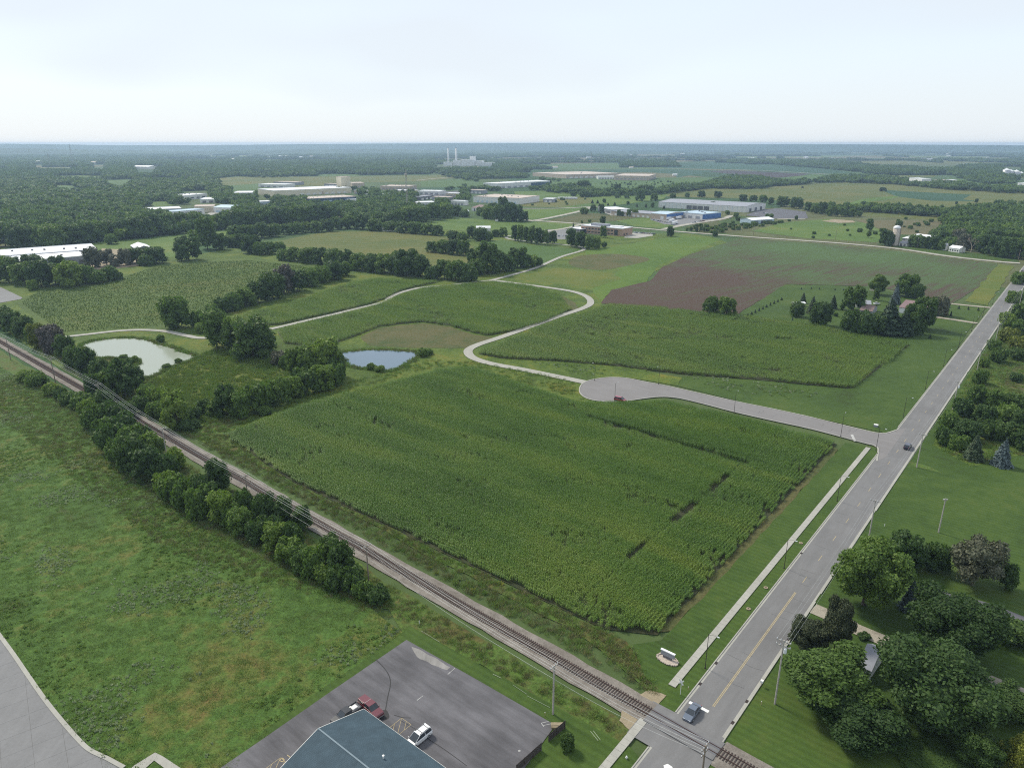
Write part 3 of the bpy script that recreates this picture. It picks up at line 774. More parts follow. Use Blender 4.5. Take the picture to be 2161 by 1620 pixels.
# country road across the far side and the industrial streets
ribbon('road', [P(*q) for q in [(2152, 556), (2100, 552), (2000, 541), (1900, 526), (1800, 516), (1700, 508.5), (1560, 499), (1430, 489), (1328, 480), (1224, 472.6), (1150, 467.5), (1100, 464)]], 8, M['gravel_road'], Z_ROAD + .008)
for t, w in (([(1117, 467), (1150, 462), (1220, 447), (1247, 438)], 9), ([(1093, 440.5), (1180, 440), (1262, 436)], 8), ([(1150, 467), (1233, 473)], 7), ([(690, 456.5), (750, 459.5), (793, 460.5)], 8), ([(860, 425), (935, 428), (990, 434)], 9),
             ([(1150, 489), (1200, 481), (1225, 474)], 7), ([(1400, 484), (1450, 474), (1520, 463), (1545, 455)], 9), ([(1640, 462), (1700, 463)], 8), ([(1210, 357), (1313, 355.5), (1400, 356), (1576, 359), (1710, 366), (1773, 369.5)], 12), ([(880, 381), (930, 376), (975, 372)], 9), ([(1060, 396), (1110, 391), (1145, 387)], 9)):
    ribbon('road', [P(*q) for q in t], w, M['gravel_road'], Z_ROAD + .012)
# driveways
for t, w, m in (([(1962, 668), (2010, 675), (2062, 683)], 4, 'driveway'), ([(1950, 636), (2020, 643), (2090, 650)], 4, 'driveway'), ([(1790, 1322), (1840, 1343), (1895, 1365), (1990, 1400), (2070, 1432), (2161, 1468)], 4.0, 'driveway'),
                ([(1930, 1245), (2000, 1262), (2080, 1281), (2161, 1312)], 3.4, 'far_asphalt'), ([(1715, 1285), (1760, 1305), (1800, 1325)], 4.2, 'driveway')):
    ribbon('driveway', [P(*q) for q in t], w, M[m], 0.335)
sheet('parking_lot', [(1573, 455), (1600, 444), (1640, 440), (1700, 447), (1705, 461), (1640, 462)], M['far_asphalt'])
sheet('parking_lot', [(1372, 464), (1378, 457), (1440, 452), (1520, 457), (1500, 467), (1440, 478), (1400, 473)], M['concrete_grey'])
sheet('parking_lot', [(1130, 505), (1150, 485), (1225, 484), (1235, 498), (1200, 506)], M['concrete_grey'])
sheet('parking_lot', [(1316, 502), (1330, 492), (1376, 493), (1378, 498), (1345, 503)], M['concrete'])
sheet('parking_lot', [(1275, 449), (1330, 445), (1390, 453), (1370, 458), (1290, 455)], M['concrete'])
sheet('parking_lot', [(880, 413), (930, 405), (985, 402), (960, 413), (900, 420)], M['far_asphalt'])
sheet('yard', [(205, 545), (215, 525), (255, 527), (310, 550), (290, 562), (215, 570), (175, 565)], M['pale_dirt'])
sheet('yard', [(1733, 467), (1760, 463), (1800, 466), (1806, 470), (1770, 471)], M['pale_dirt'])
sheet('yard', [(420, 455), (460, 445), (492, 440), (470, 448), (436, 457)], M['concrete'])
sheet('parking_lot', [(-40, 645), (-40, 600), (2, 607), (42, 626), (48, 629), (44, 632), (0, 640)], M['concrete_grey'])

# sidewalk beside the road: every concrete slab
def sidewalk(u0, u1, v0, v1):
    root = MB().prism([RC(u0, v0 + .03), RC(u1, v0 + .03), RC(u1, v1 - .03), RC(u0, v1 - .03)], 0.02, 0.335).build('sidewalk', M['joint'])
    root['kind'] = 'structure'
    n = int((u1 - u0) / 1.5)
    me = MB().box((0, 0, 0), (1.47, v1 - v0, 0.1), 0).mesh('slab')
    for k in range(n):
        p = RC(u0 + 1.5 * (k + .5), (v0 + v1) / 2, 0.36 + random.uniform(-.008, .008))
        o = link_mesh('slab', me, M['concrete'], root, p, ROAD_ROT)
sidewalk(107.0, 254.5, -47.25, -45.75)
sidewalk(60.0, 100.4, -47.25, -45.75)

# the concrete street in the lower left corner, panel by panel
def clip_convex(poly, win):
    out = [Vector((p[0], p[1])) for p in poly]
    for i in range(len(win)):
        a, b = Vector(win[i][:2]), Vector(win[(i + 1) % len(win)][:2])
        e = b - a
        inside = lambda p: e.x * (p.y - a.y) - e.y * (p.x - a.x) >= 0
        src, out = out, []
        for j in range(len(src)):
            p, q = src[j], src[(j + 1) % len(src)]
            if inside(p): out.append(p)
            if inside(p) != inside(q):
                d1 = e.x * (p.y - a.y) - e.y * (p.x - a.x); d2 = e.x * (q.y - a.y) - e.y * (q.x - a.x)
                out.append(p.lerp(q, d1 / (d1 - d2)))
        if not out: return []
    return out
CURVE = [(-60, 1262), (0, 1343), (30, 1384), (60, 1428), (95, 1478), (130, 1522), (165, 1562), (190, 1585), (225, 1602), (262, 1622)]
edge = [P(*q) for q in CURVE]
pav = [Vector((p.x, p.y)) for p in edge] + [Vector((-66, 70)), Vector((-140, 70)), Vector((-140, 130))]
base = sheet('concrete_street', [Vector((p.x, p.y, 0)) for p in pav], M['joint'], z=0.325, world_pts=True)
ca, sa = math.cos(R(36)), math.sin(R(36))
for i in range(-14, 12):
    for j in range(-12, 12):
        cx_, cy_ = -88 + (i * ca - j * sa) * 4.6, 92 + (i * sa + j * ca) * 4.6
        h = 2.285
        win = [(cx_ + x * ca - y * sa, cy_ + x * sa + y * ca) for x, y in ((-h, -h), (h, -h), (h, h), (-h, h))]
        c = clip_convex(pav, win)
        if len(c) >= 3 and any(0 <= to_px(p.x, p.y)[0] < 300 and to_px(p.x, p.y)[1] < 1640 for p in c):
            MB().prism([(p.x, p.y) for p in c], 0.32, 0.345 + random.uniform(-.006, .006)).build('slab', M['concrete_grey'], base)
ribbon('kerb', edge, 0.75, M['concrete'], 0.325, raise_=0.13, n=4)
sheet('sidewalk', [(262, 1640), (283, 1618), (328, 1590), (344, 1598), (385, 1625), (372, 1640), (350, 1625), (326, 1607), (300, 1630)], M['concrete'], z=0.36)

M['worn'] = asphalt_mat('worn', (.24, .23, .22), 0.3, 2.0)
# parking lot behind the green-roofed building
sheet('parking_lot', [(858, 1352), (1010, 1438), (1172, 1532), (1150, 1562), (1095, 1640), (440, 1640), (560, 1558), (700, 1460)], M['lot_asphalt'], z=0.335)
for pts, w, m in (([(793, 1393), (812, 1413), (822, 1430), (824, 1447), (818, 1475), (814, 1500)], 0.2, 'tar'), ([(832, 1511), (850, 1516), (868, 1517)], 0.14, 'tar'), ([(845, 1522), (877, 1541), (905, 1562), (940, 1585), (985, 1618)], 0.13, 'tar'),
                  ([(1142, 1528), (1158, 1524)], 0.1, 'faded_paint'), ([(1146, 1533), (1164, 1529)], 0.1, 'faded_paint'), ([(1142, 1528), (1148, 1536)], 0.1, 'faded_paint'), ([(880, 1480), (893, 1470)], 0.14, 'faded_paint'), ([(945, 1425), (960, 1412)], 0.14, 'faded_paint'), ([(1095, 1585), (1097, 1588)], 0.4, 'faded_paint')):
    ribbon('lot_marking', [P(*q) for q in pts], w, M[m], 0.343)
def bay(c, w, d, rot=ROAD_ROT):
    """hatched yellow bay painted on the tarmac"""
    mb = MB()
    cs, sn = math.cos(rot), math.sin(rot)
    def ln(x0, y0, x1, y1):
        a = Vector((c.x + x0 * cs - y0 * sn, c.y + x0 * sn + y0 * cs, .347)); b = Vector((c.x + x1 * cs - y1 * sn, c.y + x1 * sn + y1 * cs, .347))
        n = (b - a).normalized().cross(Vector((0, 0, 1))) * .035
        mb.quad(a + n, b + n, b - n, a - n)
    ln(-w, -d, w, -d); ln(-w, d, w, d); ln(-w, -d, -w, d); ln(w, -d, w, d); ln(-w, -d, w, d); ln(-w, 0, 0, d); ln(0, -d, w, 0)
    return tag(mb.build('lot_marking', M['yellow_paint']), kind='structure')
bay(P(843, 1536), 1.7, 1.25)
bay(P(583, 1622), 1.7, 1.2)
ribbon('lot_marking', [P(595, 1601), P(600, 1605), P(597, 1609), P(591, 1607), P(594, 1603)], 0.12, M['yellow_paint'], .343)
ribbon('lot_marking', [P(606, 1595), P(614, 1601)], 0.12, M['yellow_paint'], .343)
sheet('dark_patch', [(797, 1506), (815, 1500), (822, 1515), (812, 1522), (800, 1518)], M['tar'], z=.345, smooth=3)  # dark patch on the tarmac by the maroon pickup
sheet('worn_patch', [(868, 1366), (885, 1372), (915, 1388), (950, 1410), (944, 1416), (905, 1400), (880, 1388)], M['worn'], z=.342, rag=(.8, .35))
# faint painted line and stakes on the lawn next to the lot
for a, b in (((889, 1333), (928, 1357)), ((1040, 1424), (1058, 1433)), ((1082, 1447), (1112, 1467)), ((1112, 1470), (1160, 1495)), ((1246, 1545), (1262, 1565)), ((1252, 1544), (1267, 1564))):
    ribbon('lawn_marking', [P(*a), P(*b)], 0.1, M['tuft_pale'], 0.345, smooth=False)

# ------------------------------------------------------------------ the railway
rail_bed = MB()
prof = [(-3.2, 0.25), (-2.6, 0.36), (-1.6, 0.46), (1.6, 0.46), (2.6, 0.36), (3.3, 0.25)]
def bed(t0, t1, step):
    n = max(1, int((t1 - t0) / step)); k = len(prof)
    vs = []; fs = []
    for i in range(n + 1):
        t = t0 + (t1 - t0) * i / n
        for n_, z in prof:
            vs.append(RL(t, n_ + (0.5 * mnoise.noise((t * .2, n_, 0)) if z < .3 else 0), z))
    for i in range(n):
        for j in range(k - 1):
            fs.append((i * k + j, (i + 1) * k + j, (i + 1) * k + j + 1, i * k + j + 1))
    rail_bed.add(vs, fs)
bed(-520, -7.4, 4); bed(6.2, 90, 4)
railway = rail_bed.build('railway', M['gravel']); railway['kind'] = 'structure'
for s_ in (-0.7175, 0.7175):
    MB().box((0, 0, 0), (640, 0.075, 0.16)).build('rail', M['rail_steel'], railway)
    o = railway.children[-1]
    o.location = RL(-200, s_, 0.63); o.rotation_euler = (0, 0, math.atan2(RAIL_D.y, RAIL_D.x))
tie_me = MB().box((0, 0, 0), (0.21, 2.6, 0.16)).mesh('tie')
rail_rot = math.atan2(RAIL_D.y, RAIL_D.x)
ties_t = [t for t in [-7.8 - 0.56 * k for k in range(280)] + [6.4 + 0.56 * k for k in range(20)]]
for t in ties_t[:300]:
    o = link_mesh('tie', tie_me, M['tie_wood'], railway, RL(t, random.uniform(-.06, .06), 0.475 + random.uniform(-.012, .012)), rail_rot + random.uniform(-.012, .012))
mb = MB()
for k in range(610):
    t = -7.8 - .56 * (280 + k)
    c = RL(t, 0, .475)
    mb.box(c, (.23, 2.6, .16), rail_rot)
tag(mb.build('ties', M['tie_wood'], railway), kind='stuff')
# level crossing: tarmac between the sidewalk ends and the road edges, rubber strips along the rails
zone('crossing', [(91.4, -47.4), (101.2, -47.4), (101.2, -33.0), (91.0, -32.8)], M['asphalt'], Z_ROAD + .006)
MB().prism([RL(-7.4, -2.4), RL(6.2, -2.4), RL(6.2, 2.4), RL(-7.4, 2.4)], 0.3, 0.56).build('crossing', M['asphalt'])['kind'] = 'structure'
for s_ in (-.98, -.5, .5, .98):
    MB().prism([RL(-7.3, s_ - .16), RL(6.1, s_ - .16), RL(6.1, s_ + .16), RL(-7.3, s_ + .16)], 0.5, 0.585).build('crossing_strip', M['dark_wall'])['kind'] = 'structure'
for s_, t in ((-1, -9.2), (1, -9.0)):
    sheet('pale_soil', [RL(t - 2.5, s_ * 2.5), RL(t + 1.6, s_ * 2.3), RL(t + 1.6, s_ * 6), RL(t - 1.5, s_ * 5.2)], M['pale_dirt'], z=.33, world_pts=True, rag=(.8, .3))
# ------------------------------------------------------------------ buildings
def frame_box(A, B, h, C=None, depth=None):
    """front-left and front-right roof corners in the photo -> origin, width direction, depth direction, sizes"""
    a, b = P(*A, h), P(*B, h)
    ex = (b - a); ex.z = 0
    w = ex.length; ex.normalize()
    ey = Vector((-ex.y, ex.x, 0))
    if C is not None:
        c = P(*C, h); depth = max(4.0, (c - b).dot(ey))
    return Vector((a.x, a.y, 0)), ex, ey, w, depth
def building(name, label, A, B, h, C=None, depth=None, wall='white_wall', roof='white_roof', kind='flat', rise=2.0, along=True, openings=(), side=(), units=0, cat='building', group=None, eave=0.35, left=(), wing=None, vent_mat='grey_wall'):
    o, ex, ey, w, d = frame_box(A, B, h, C, depth)
    rot = math.atan2(ex.y, ex.x)
    root = empty(name, o, label, cat, rot, group)
    wb = MB()
    if kind == 'flat':
        wb.prism([(0, 0), (w, 0), (w, d), (0, d)], 0, h - 0.05)
        wb.build('wall', M[wall], root)
        rb = MB().prism([(-.1, -.1), (w + .1, -.1), (w + .1, d + .1), (-.1, d + .1)], h - 0.04, h + 0.3)
        r = rb.build('roof', M[roof], root)
        # raised edge
        pb = MB()
        for c, s_ in (((w / 2, -.1, h + .45), (w + .5, .3, .5)), ((w / 2, d + .1, h + .45), (w + .5, .3, .5)), ((-.1, d / 2, h + .45), (.3, d - .2, .5)), ((w + .1, d / 2, h + .45), (.3, d - .2, .5))): pb.box(c, s_)
        pb.build('parapet', M[roof], root)
    else:
        if along:   # ridge parallel to the front
            wb.add([(0, 0, 0), (w, 0, 0), (w, d, 0), (0, d, 0), (0, 0, h), (w, 0, h), (w, d, h), (0, d, h), (0, d / 2, h + rise), (w, d / 2, h + rise)],
                   [(0, 1, 5, 4), (1, 2, 6, 9, 5), (2, 3, 7, 6), (3, 0, 4, 8, 7)])
            q = rise / (d / 2); e = eave
            top = [(-e, -e, h - e * q + .12), (w + e, -e, h - e * q + .12), (w + e, d / 2, h + rise + .12), (-e, d / 2, h + rise + .12), (w + e, d + e, h - e * q + .12), (-e, d + e, h - e * q + .12)]
            fs = [(0, 1, 2, 3), (3, 2, 4, 5)]
        else:
            wb.add([(0, 0, 0), (w, 0, 0), (w, d, 0), (0, d, 0), (0, 0, h), (w, 0, h), (w, d, h), (0, d, h), (w / 2, 0, h + rise), (w / 2, d, h + rise)],
                   [(0, 1, 5, 8, 4), (1, 2, 6, 5), (2, 3, 7, 9, 6), (3, 0, 4, 7)])
            q = rise / (w / 2); e = eave
            top = [(-e, -e, h - e * q + .12), (-e, d + e, h - e * q + .12), (w / 2, d + e, h + rise + .12), (w / 2, -e, h + rise + .12), (w + e, d + e, h - e * q + .12), (w + e, -e, h - e * q + .12)]
            fs = [(1, 0, 3, 2), (2, 3, 5, 4)]
        wb.build('wall', M[wall], root)
        n = len(top)
        low = [(x, y, z - .14) for x, y, z in top]
        rb = MB().add(top + low, fs + [tuple(i + n for i in f[::-1]) for f in fs])
        ed = [(0, 1), (1, 2), (2, 4), (4, 5), (5, 3), (3, 0)] if along else [(1, 0), (0, 3), (3, 5), (5, 4), (4, 2), (2, 1)]
        rb.add(top + low, [(a_ + n, b_ + n, b_, a_) for a_, b_ in ed])
        r = rb.build('roof', M[roof], root)
    def put(face, items):
        for nm, t0, t1, z0, z1, m in items:
            if face == 'front': c, s_ = ((t0 + t1) / 2 * w, -.06, (z0 + z1) / 2), ((t1 - t0) * w, .16, z1 - z0)
            elif face == 'right': c, s_ = (w + .06, (t0 + t1) / 2 * d, (z0 + z1) / 2), (.16, (t1 - t0) * d, z1 - z0)
            else: c, s_ = (-.06, (t0 + t1) / 2 * d, (z0 + z1) / 2), (.16, (t1 - t0) * d, z1 - z0)
            ob = MB().box((0, 0, 0), s_).build(nm, M[m], root); ob.location = c
    put('front', openings); put('right', side); put('left', left)
    for k in range(units):
        ux, uy = w * (.08 + .84 * ((k * .618) % 1)), d * (.2 + .6 * ((k * .382 + .17) % 1))
        ob = MB().box((0, 0, .55), (1.7, 1.7, 1.1)).box((0, 0, 1.16), (1.9, 1.9, .1)).build('roof_vent', M[vent_mat], root)
        zz = h + .3 if kind == 'flat' else h + rise * (1 - abs((uy - d / 2) / (d / 2))) - .1
        ob.location = (ux, uy, zz)
    return root
def row(nm, n, z0, z1, m, a=.04, b=.96, fill=.55):
    st = (b - a) / n
    return [(nm, a + st * (k + .5 - fill / 2), a + st * (k + .5 + fill / 2), z0, z1, m) for k in range(n)]

building('factory', 'long white flat-roofed factory behind trees at the left edge, its far section', (-150, 552), (205, 526.5), 7, C=(171, 516.5), wall='dark_wall', roof='white_roof', units=9, vent_mat='dark_wall', openings=row('window', 6, 2, 4, 'glass', .55, .95))
building('factory', 'nearer section of the white-roofed factory at the left edge, with grey front wall', (-60, 561.5), (184, 540), 6.4, C=(163, 530), wall='grey_wall', roof='white_roof', units=5, vent_mat='dark_wall', openings=row('dock_door', 5, .2, 3.6, 'dark_wall', .6, .97, .45))
building('pole_barn', 'dark open-sided pole barn with white metal roof beside the white factory', (287, 525.5), (321, 523), 4.6, C=(300, 516), wall='dark_wall', roof='white_roof', kind='gable', rise=2.6, along=False, openings=[('doorway', .12, .55, .2, 3.8, 'white_wall')], left=row('doorway', 3, .2, 3.6, 'glass'))
building('warehouse', 'low white strip warehouse half hidden by trees, left of the cream-walled one', (308, 443), (383, 440), 6, C=(380, 436), wall='grey_wall', openings=row('dock_door', 4, .3, 3.5, 'white_wall'))
building('warehouse', 'white-walled warehouse with light roof behind the dark tree, left end of the white cluster', (363, 447.5), (431, 442), 7, C=(426, 439), wall='white_wall', roof='light_blue', openings=row('window', 4, 3, 4.4, 'glass'))
building('warehouse', 'tan-walled hall with brown roof between two white warehouses at left', (409, 436.5), (451, 435.5), 9, C=(448, 432), wall='cream_wall', roof='pink_roof', openings=row('window', 8, 4, 6.5, 'tan_wall'))
building('warehouse', 'white gabled hall with pale blue roof, right end of the white cluster', (450, 437.5), (486, 438.5), 8, depth=38, wall='white_wall', roof='light_blue', kind='gable', rise=2.5, openings=row('door', 2, .2, 3.6, 'light_blue'))
building('warehouse', 'white industrial building with small stepped roof in the trees, farthest left of the back row', (386, 413.5), (436, 409), 8, C=(430, 406), wall='white_wall', units=5, openings=row('window', 4, 2, 4, 'glass'))
building('workshop', 'small white workshop just below the back-row white industrial building', (422, 421), (453, 420.5), 6, C=(450, 417), wall='white_wall', openings=row('door', 2, .2, 3.6, 'dark_wall'))
building('warehouse', 'grey-walled white-roofed warehouse left of the big cream warehouse', (491, 407.5), (534, 407), 8, C=(527, 403.5), wall='grey_wall', openings=row('dock_door', 4, .2, 3.8, 'white_wall', .4, .95))
building('warehouse', 'big cream-walled warehouse with white roof and long grey side', (544, 399), (578, 403), 11, depth=170, wall='cream_wall', roof='white_roof', side=row('dock_door', 8, .3, 4, 'white_wall', .3, .95))
building('shed', 'low white-roofed shed alone among trees below the big cream warehouse', (543, 426.5), (574, 425), 6, depth=22, wall='pale_blue_wall', openings=row('door', 2, .2, 3.2, 'grey_wall'))
building('warehouse', 'long navy-walled warehouse with pale roof left of the radio mast', (652, 420), (752, 415), 8.5, C=(742, 411), wall='navy_wall', roof='pink_roof', units=8, vent_mat='white_wall', openings=row('window', 8, 3, 4.8, 'light_blue'))
building('shed', 'small white shed in front of the navy warehouse', (733, 421), (752, 420.5), 5, depth=20, wall='white_wall', openings=row('door', 1, .2, 3.4, 'grey_wall'))
building('mill_tower', 'tall concrete tower block above the treetops beside the low mill', (719, 374), (739, 373.5), 30, depth=30, wall='cream_wall', roof='pink_roof', side=row('window', 3, 14, 18, 'grey_wall'))
building('mill', 'low concrete mill building to the right of its tower', (743, 387), (769, 386.5), 14, C=(781, 384), wall='tan_wall', roof='pink_roof', openings=row('window', 5, 5, 8, 'grey_wall'))
building('warehouse', 'brick-coloured flat warehouse with grey right end behind the radio mast', (802, 393), (859, 394), 8, C=(892, 391.5), wall='tan_wall', roof='pink_roof', units=7, openings=row('window', 7, 2, 4, 'grey_wall'), side=row('dock_door', 5, .3, 4, 'grey_wall'))
building('warehouse', 'white-roofed low building just right of the radio mast', (879, 428), (918, 427), 6, C=(912, 424.5), wall='white_wall', openings=row('door', 3, .2, 3.5, 'grey_wall'))
building('warehouse', 'dark grey low building beside the parking area behind the white-roofed one', (886, 416), (915, 413), 6, C=(925, 409.5), wall='dark_wall', roof='grey_roof', openings=row('dock_door', 3, .2, 3.6, 'white_wall'))
building('warehouse', 'long white warehouse with dark right end on the plain beyond the pink-roofed one', (1020, 386.5), (1049, 388), 11, depth=190, wall='white_wall', roof='white_roof', units=6, side=[('annex', .62, 1.0, .2, 9, 'navy_wall')] + row('dock_door', 5, .3, 4, 'grey_wall', .05, .6))
building('warehouse', 'big white-walled warehouse with pinkish roof and grey right wall', (999, 415), (1097, 419), 10, C=(1138, 413.5), wall='white_wall', roof='pink_roof', units=6, openings=row('dock_door', 9, .3, 4, 'light_blue', .05, .95, .4), side=row('window', 6, 3, 5, 'white_wall'))
building('workshop', 'small white-roofed workshop right of the big pink-roofed warehouse', (1146, 420), (1167, 420.5), 6, depth=26, wall='grey_wall', openings=row('door', 2, .2, 3.6, 'white_wall'))
building('machine_shed', 'gabled shed with maroon roof and white front doors in front of pink-roofed warehouse', (995, 438), (1022, 440), 5.2, C=(1046, 436), wall='white_wall', roof='maroon_roof', kind='gable', rise=3.2, openings=row('door', 3, .2, 4, 'dark_wall', .1, .9, .35), side=row('window', 3, 1.4, 2.6, 'glass'))
building('shed', 'small pale green shed left of the maroon-roofed machine shed', (977, 446), (990, 445), 3.5, depth=7, wall='pale_blue_wall', kind='gable', rise=1.2, openings=row('door', 2, .2, 2.4, 'white_wall'))
building('distribution_centre', 'wide far distribution centre with pale roof and grey parking side, left of the other', (1124, 364.5), (1195, 369), 11, C=(1262, 363.5), wall='tan_wall', roof='pink_roof', units=8, side=row('dock_door', 10, .3, 4.5, 'white_wall'))
building('distribution_centre', 'huge far distribution centre with pinkish roof and grey right wall', (1296, 371), (1370, 372), 12, C=(1417, 368), wall='tan_wall', roof='pink_roof', openings=row('window', 8, 3, 5, 'grey_wall'), side=row('dock_door', 8, .3, 4.2, 'dark_wall'))
building('distribution_centre', 'low white annex with trailers left of the huge far distribution centre', (1262, 373), (1300, 373), 7, depth=40, wall='white_wall', openings=row('dock_door', 6, .3, 4, 'grey_wall'))
building('row_building', 'long low tan building with grey roof and garage doors behind shrubs', (1290, 446), (1376, 452.5), 5.5, C=(1398, 448), wall='tan_wall', roof='grey_roof', openings=row('garage_door', 8, .2, 3.2, 'white_wall', .06, .96, .5))
building('row_building', 'white-roofed left wing of the long tan building', (1262, 438), (1292, 443), 6, depth=30, wall='grey_wall', roof='white_roof', openings=row('garage_door', 2, .2, 3.4, 'dark_wall'))
building('workshop', 'workshop with light blue roof, tan front and bright blue right wall', (1374, 450), (1407, 452.5), 7.5, C=(1435, 447.5), wall='tan_wall', roof='light_blue', kind='gable', rise=1.6, openings=[('door', .62, .82, .2, 4.6, 'white_wall')], side=[('cladding', .0, 1.0, 3.4, 7.4, 'blue_wall')] + row('door', 2, .2, 3.0, 'white_wall'))
building('workshop', 'pale-roofed workshop with deep blue end wall right of the tan and blue one', (1432, 448), (1483, 452.5), 7, C=(1507, 447.5), wall='white_wall', roof='light_blue', units=6, openings=row('door', 3, .2, 3.8, 'grey_wall'), side=[('cladding', 0, 1, .2, 6.6, 'blue_wall')])
building('warehouse', 'very long white warehouse with grey metal roof and dark loading bay', (1390, 426), (1574, 436), 9, C=(1617, 429), wall='white_wall', roof='grey_roof', kind='gable', rise=2.5, openings=[('loading_bay', .34, .60, .3, 6, 'dark_wall'), ('pillar', .40, .41, .3, 6.4, 'white_wall'), ('pillar', .46, .47, .3, 6.4, 'white_wall'), ('pillar', .53, .54, .3, 6.4, 'white_wall')] + row('panel_joint', 7, .3, 8.6, 'light_blue', .02, .33, .05) + row('panel_joint', 7, .3, 8.6, 'light_blue', .62, .99, .05), side=row('door', 3, .2, 5.2, 'dark_wall', .1, .9, .4))
building('storage_building', 'pale blue storage building with bright white gable roof near the large parking lot', (1562, 462), (1587, 465), 5.2, C=(1608, 459), wall='pale_blue_wall', roof='white_roof', kind='gable', rise=2.0, along=False, openings=row('window', 3, 1.6, 2.6, 'light_blue'), side=row('door', 3, .2, 4, 'dark_wall'))
# brick office with two bands of windows
of = building('office_building', 'two-storey brick office with white roof edge and two rows of windows', (1226, 476), (1313, 483.5), 8.4, C=(1330, 479.5), wall='brick', roof='white_roof',
              openings=row('window', 10, 1.4, 2.9, 'glass', .02, .80, .66) + row('window', 10, 5.0, 6.5, 'glass', .02, .80, .66) + row('sill', 10, 1.16, 1.38, 'cream_wall', .02, .80, .7) + row('sill', 10, 4.76, 4.98, 'cream_wall', .02, .80, .7) + [('stair_window', .82, .9, 1, 7, 'glass')],
              side=row('window', 2, 1.3, 3, 'glass', .1, .6))
ow = (P(1313, 483.5, 8.4) - P(1226, 476, 8.4)).length
for t in (0, 1, 2):
    MB().box((ow * (.24 + .13 * t), 10, 9.9), (ow * .128, 8, 3.0)).build('roof_screen', M['grey_roof'], of)
MB().box((ow * .76, 12, 9.3), (ow * .2, 9, 1.6)).build('roof_screen', M['white_roof'], of)
building('entrance_pavilion', 'white flat-roofed entrance pavilion joined to the brick office', (1202, 481), (1225, 484.5), 4.8, depth=16, wall='glass', roof='white_roof', openings=row('pillar', 5, .1, 4.4, 'white_wall', .02, .98, .16))
# farm on the country road
building('barn', 'old dark barn with bright white metal roof beside the silo', (1905, 502), (1944, 507), 5, C=(1949, 495), wall='dark_wall', roof='white_roof', kind='gable', rise=3.2, openings=row('door', 2, .2, 3.8, 'grey_wall'))
building('farm_shed', 'low white farm shed at the foot of the silo', (1898, 512), (1914, 514), 3.2, depth=8, wall='white_wall', roof='grey_roof', kind='gable', rise=1.5, openings=row('door', 2, .2, 2.4, 'dark_wall'))
building('house', 'white farmhouse among the trees beside the country road', (1985, 519), (1997, 520), 4.2, depth=10, wall='white_wall', roof='grey_roof', kind='gable', rise=2.4, openings=row('window', 3, 1.2, 2.4, 'glass'))
building('house', 'white ranch house with pale roof in front of the dead tree', (2003, 522), (2025, 525), 4.0, depth=9, wall='white_wall', roof='white_roof', kind='gable', rise=2.0, openings=row('window', 4, 1.2, 2.4, 'glass'))
st = empty('silo', P(1887, 518), 'tall tan concrete silo with white domed top beside the country road', 'silo')
MB().lathe((0, 0, 0), [(3.4, 0), (3.4, 17.5)], 20).build('silo_body', M['silo'], st, smooth=True)
MB().lathe((0, 0, 17.5), [(3.55, 0), (3.55, .4), (3.2, 1.4), (2.3, 2.3), (1.0, 2.9), (.1, 3.05)], 20).build('dome', M['white_roof'], st, smooth=True)
MB().box((3.3, -1.5, 9), (.8, .8, 17.6)).build('chute', M['pale_bark'], st)
hb = MB()
for k in range(16): hb.lathe((0, 0, 1 + k * 1.05), [(3.44, 0), (3.46, .05), (3.44, .1)], 20)
hb.build('hoops', M['steel'], st)['kind'] = 'stuff'
# house in the yard with lawn and conifers
building('house', 'white house with maroon gable roof behind the round dark trees in the yard', (1898, 648), (1963, 657), 3.6, C=(1972, 641), wall='white_wall', roof='maroon_roof', kind='gable', rise=2.6, openings=[('garage_door', .05, .32, .2, 2.8, 'white_roof'), ('window', .45, .55, 1.2, 2.4, 'glass'), ('window', .68, .78, 1.2, 2.4, 'glass'), ('door', .59, .64, .2, 2.3, 'brown_roof')], left=[('window', .3, .6, 1.2, 2.4, 'glass')])
building('house', 'grey house with dark roof half hidden in the yard trees', (1815, 654), (1840, 657), 3.2, C=(1851, 646), wall='grey_wall', roof='brown_roof', kind='gable', rise=2.0, openings=row('window', 3, 1.1, 2.3, 'glass'))
building('garage', 'long grey-roofed garage beside the gravel turning area in the yard', (1808, 640), (1838, 642), 3, C=(1846, 636), wall='white_wall', roof='grey_roof', kind='gable', rise=1.4, openings=row('garage_door', 3, .2, 2.3, 'grey_wall'))
building('garden_shed', 'small open garden shed with pale flat roof under the yard trees', (1679, 641), (1700, 640), 2.4, depth=4, wall='tan_wall', roof='white_roof', kind='gable', rise=.6, openings=[('doorway', .2, .8, .1, 2, 'dark_wall')])
building('camper', 'cream camper parked behind the yard at the ploughed field edge', (1836, 605), (1853, 607), 3.0, depth=3, wall='cream_wall', roof='cream_wall', openings=row('window', 3, 1.5, 2.2, 'glass'), cat='camper')
building('house', 'grey-roofed house almost hidden between the big foreground trees', (1815, 1402), (1837, 1412), 3.4, depth=8, wall='white_wall', roof='grey_roof', kind='gable', rise=2.4, openings=row('window', 3, 1.1, 2.3, 'glass'))
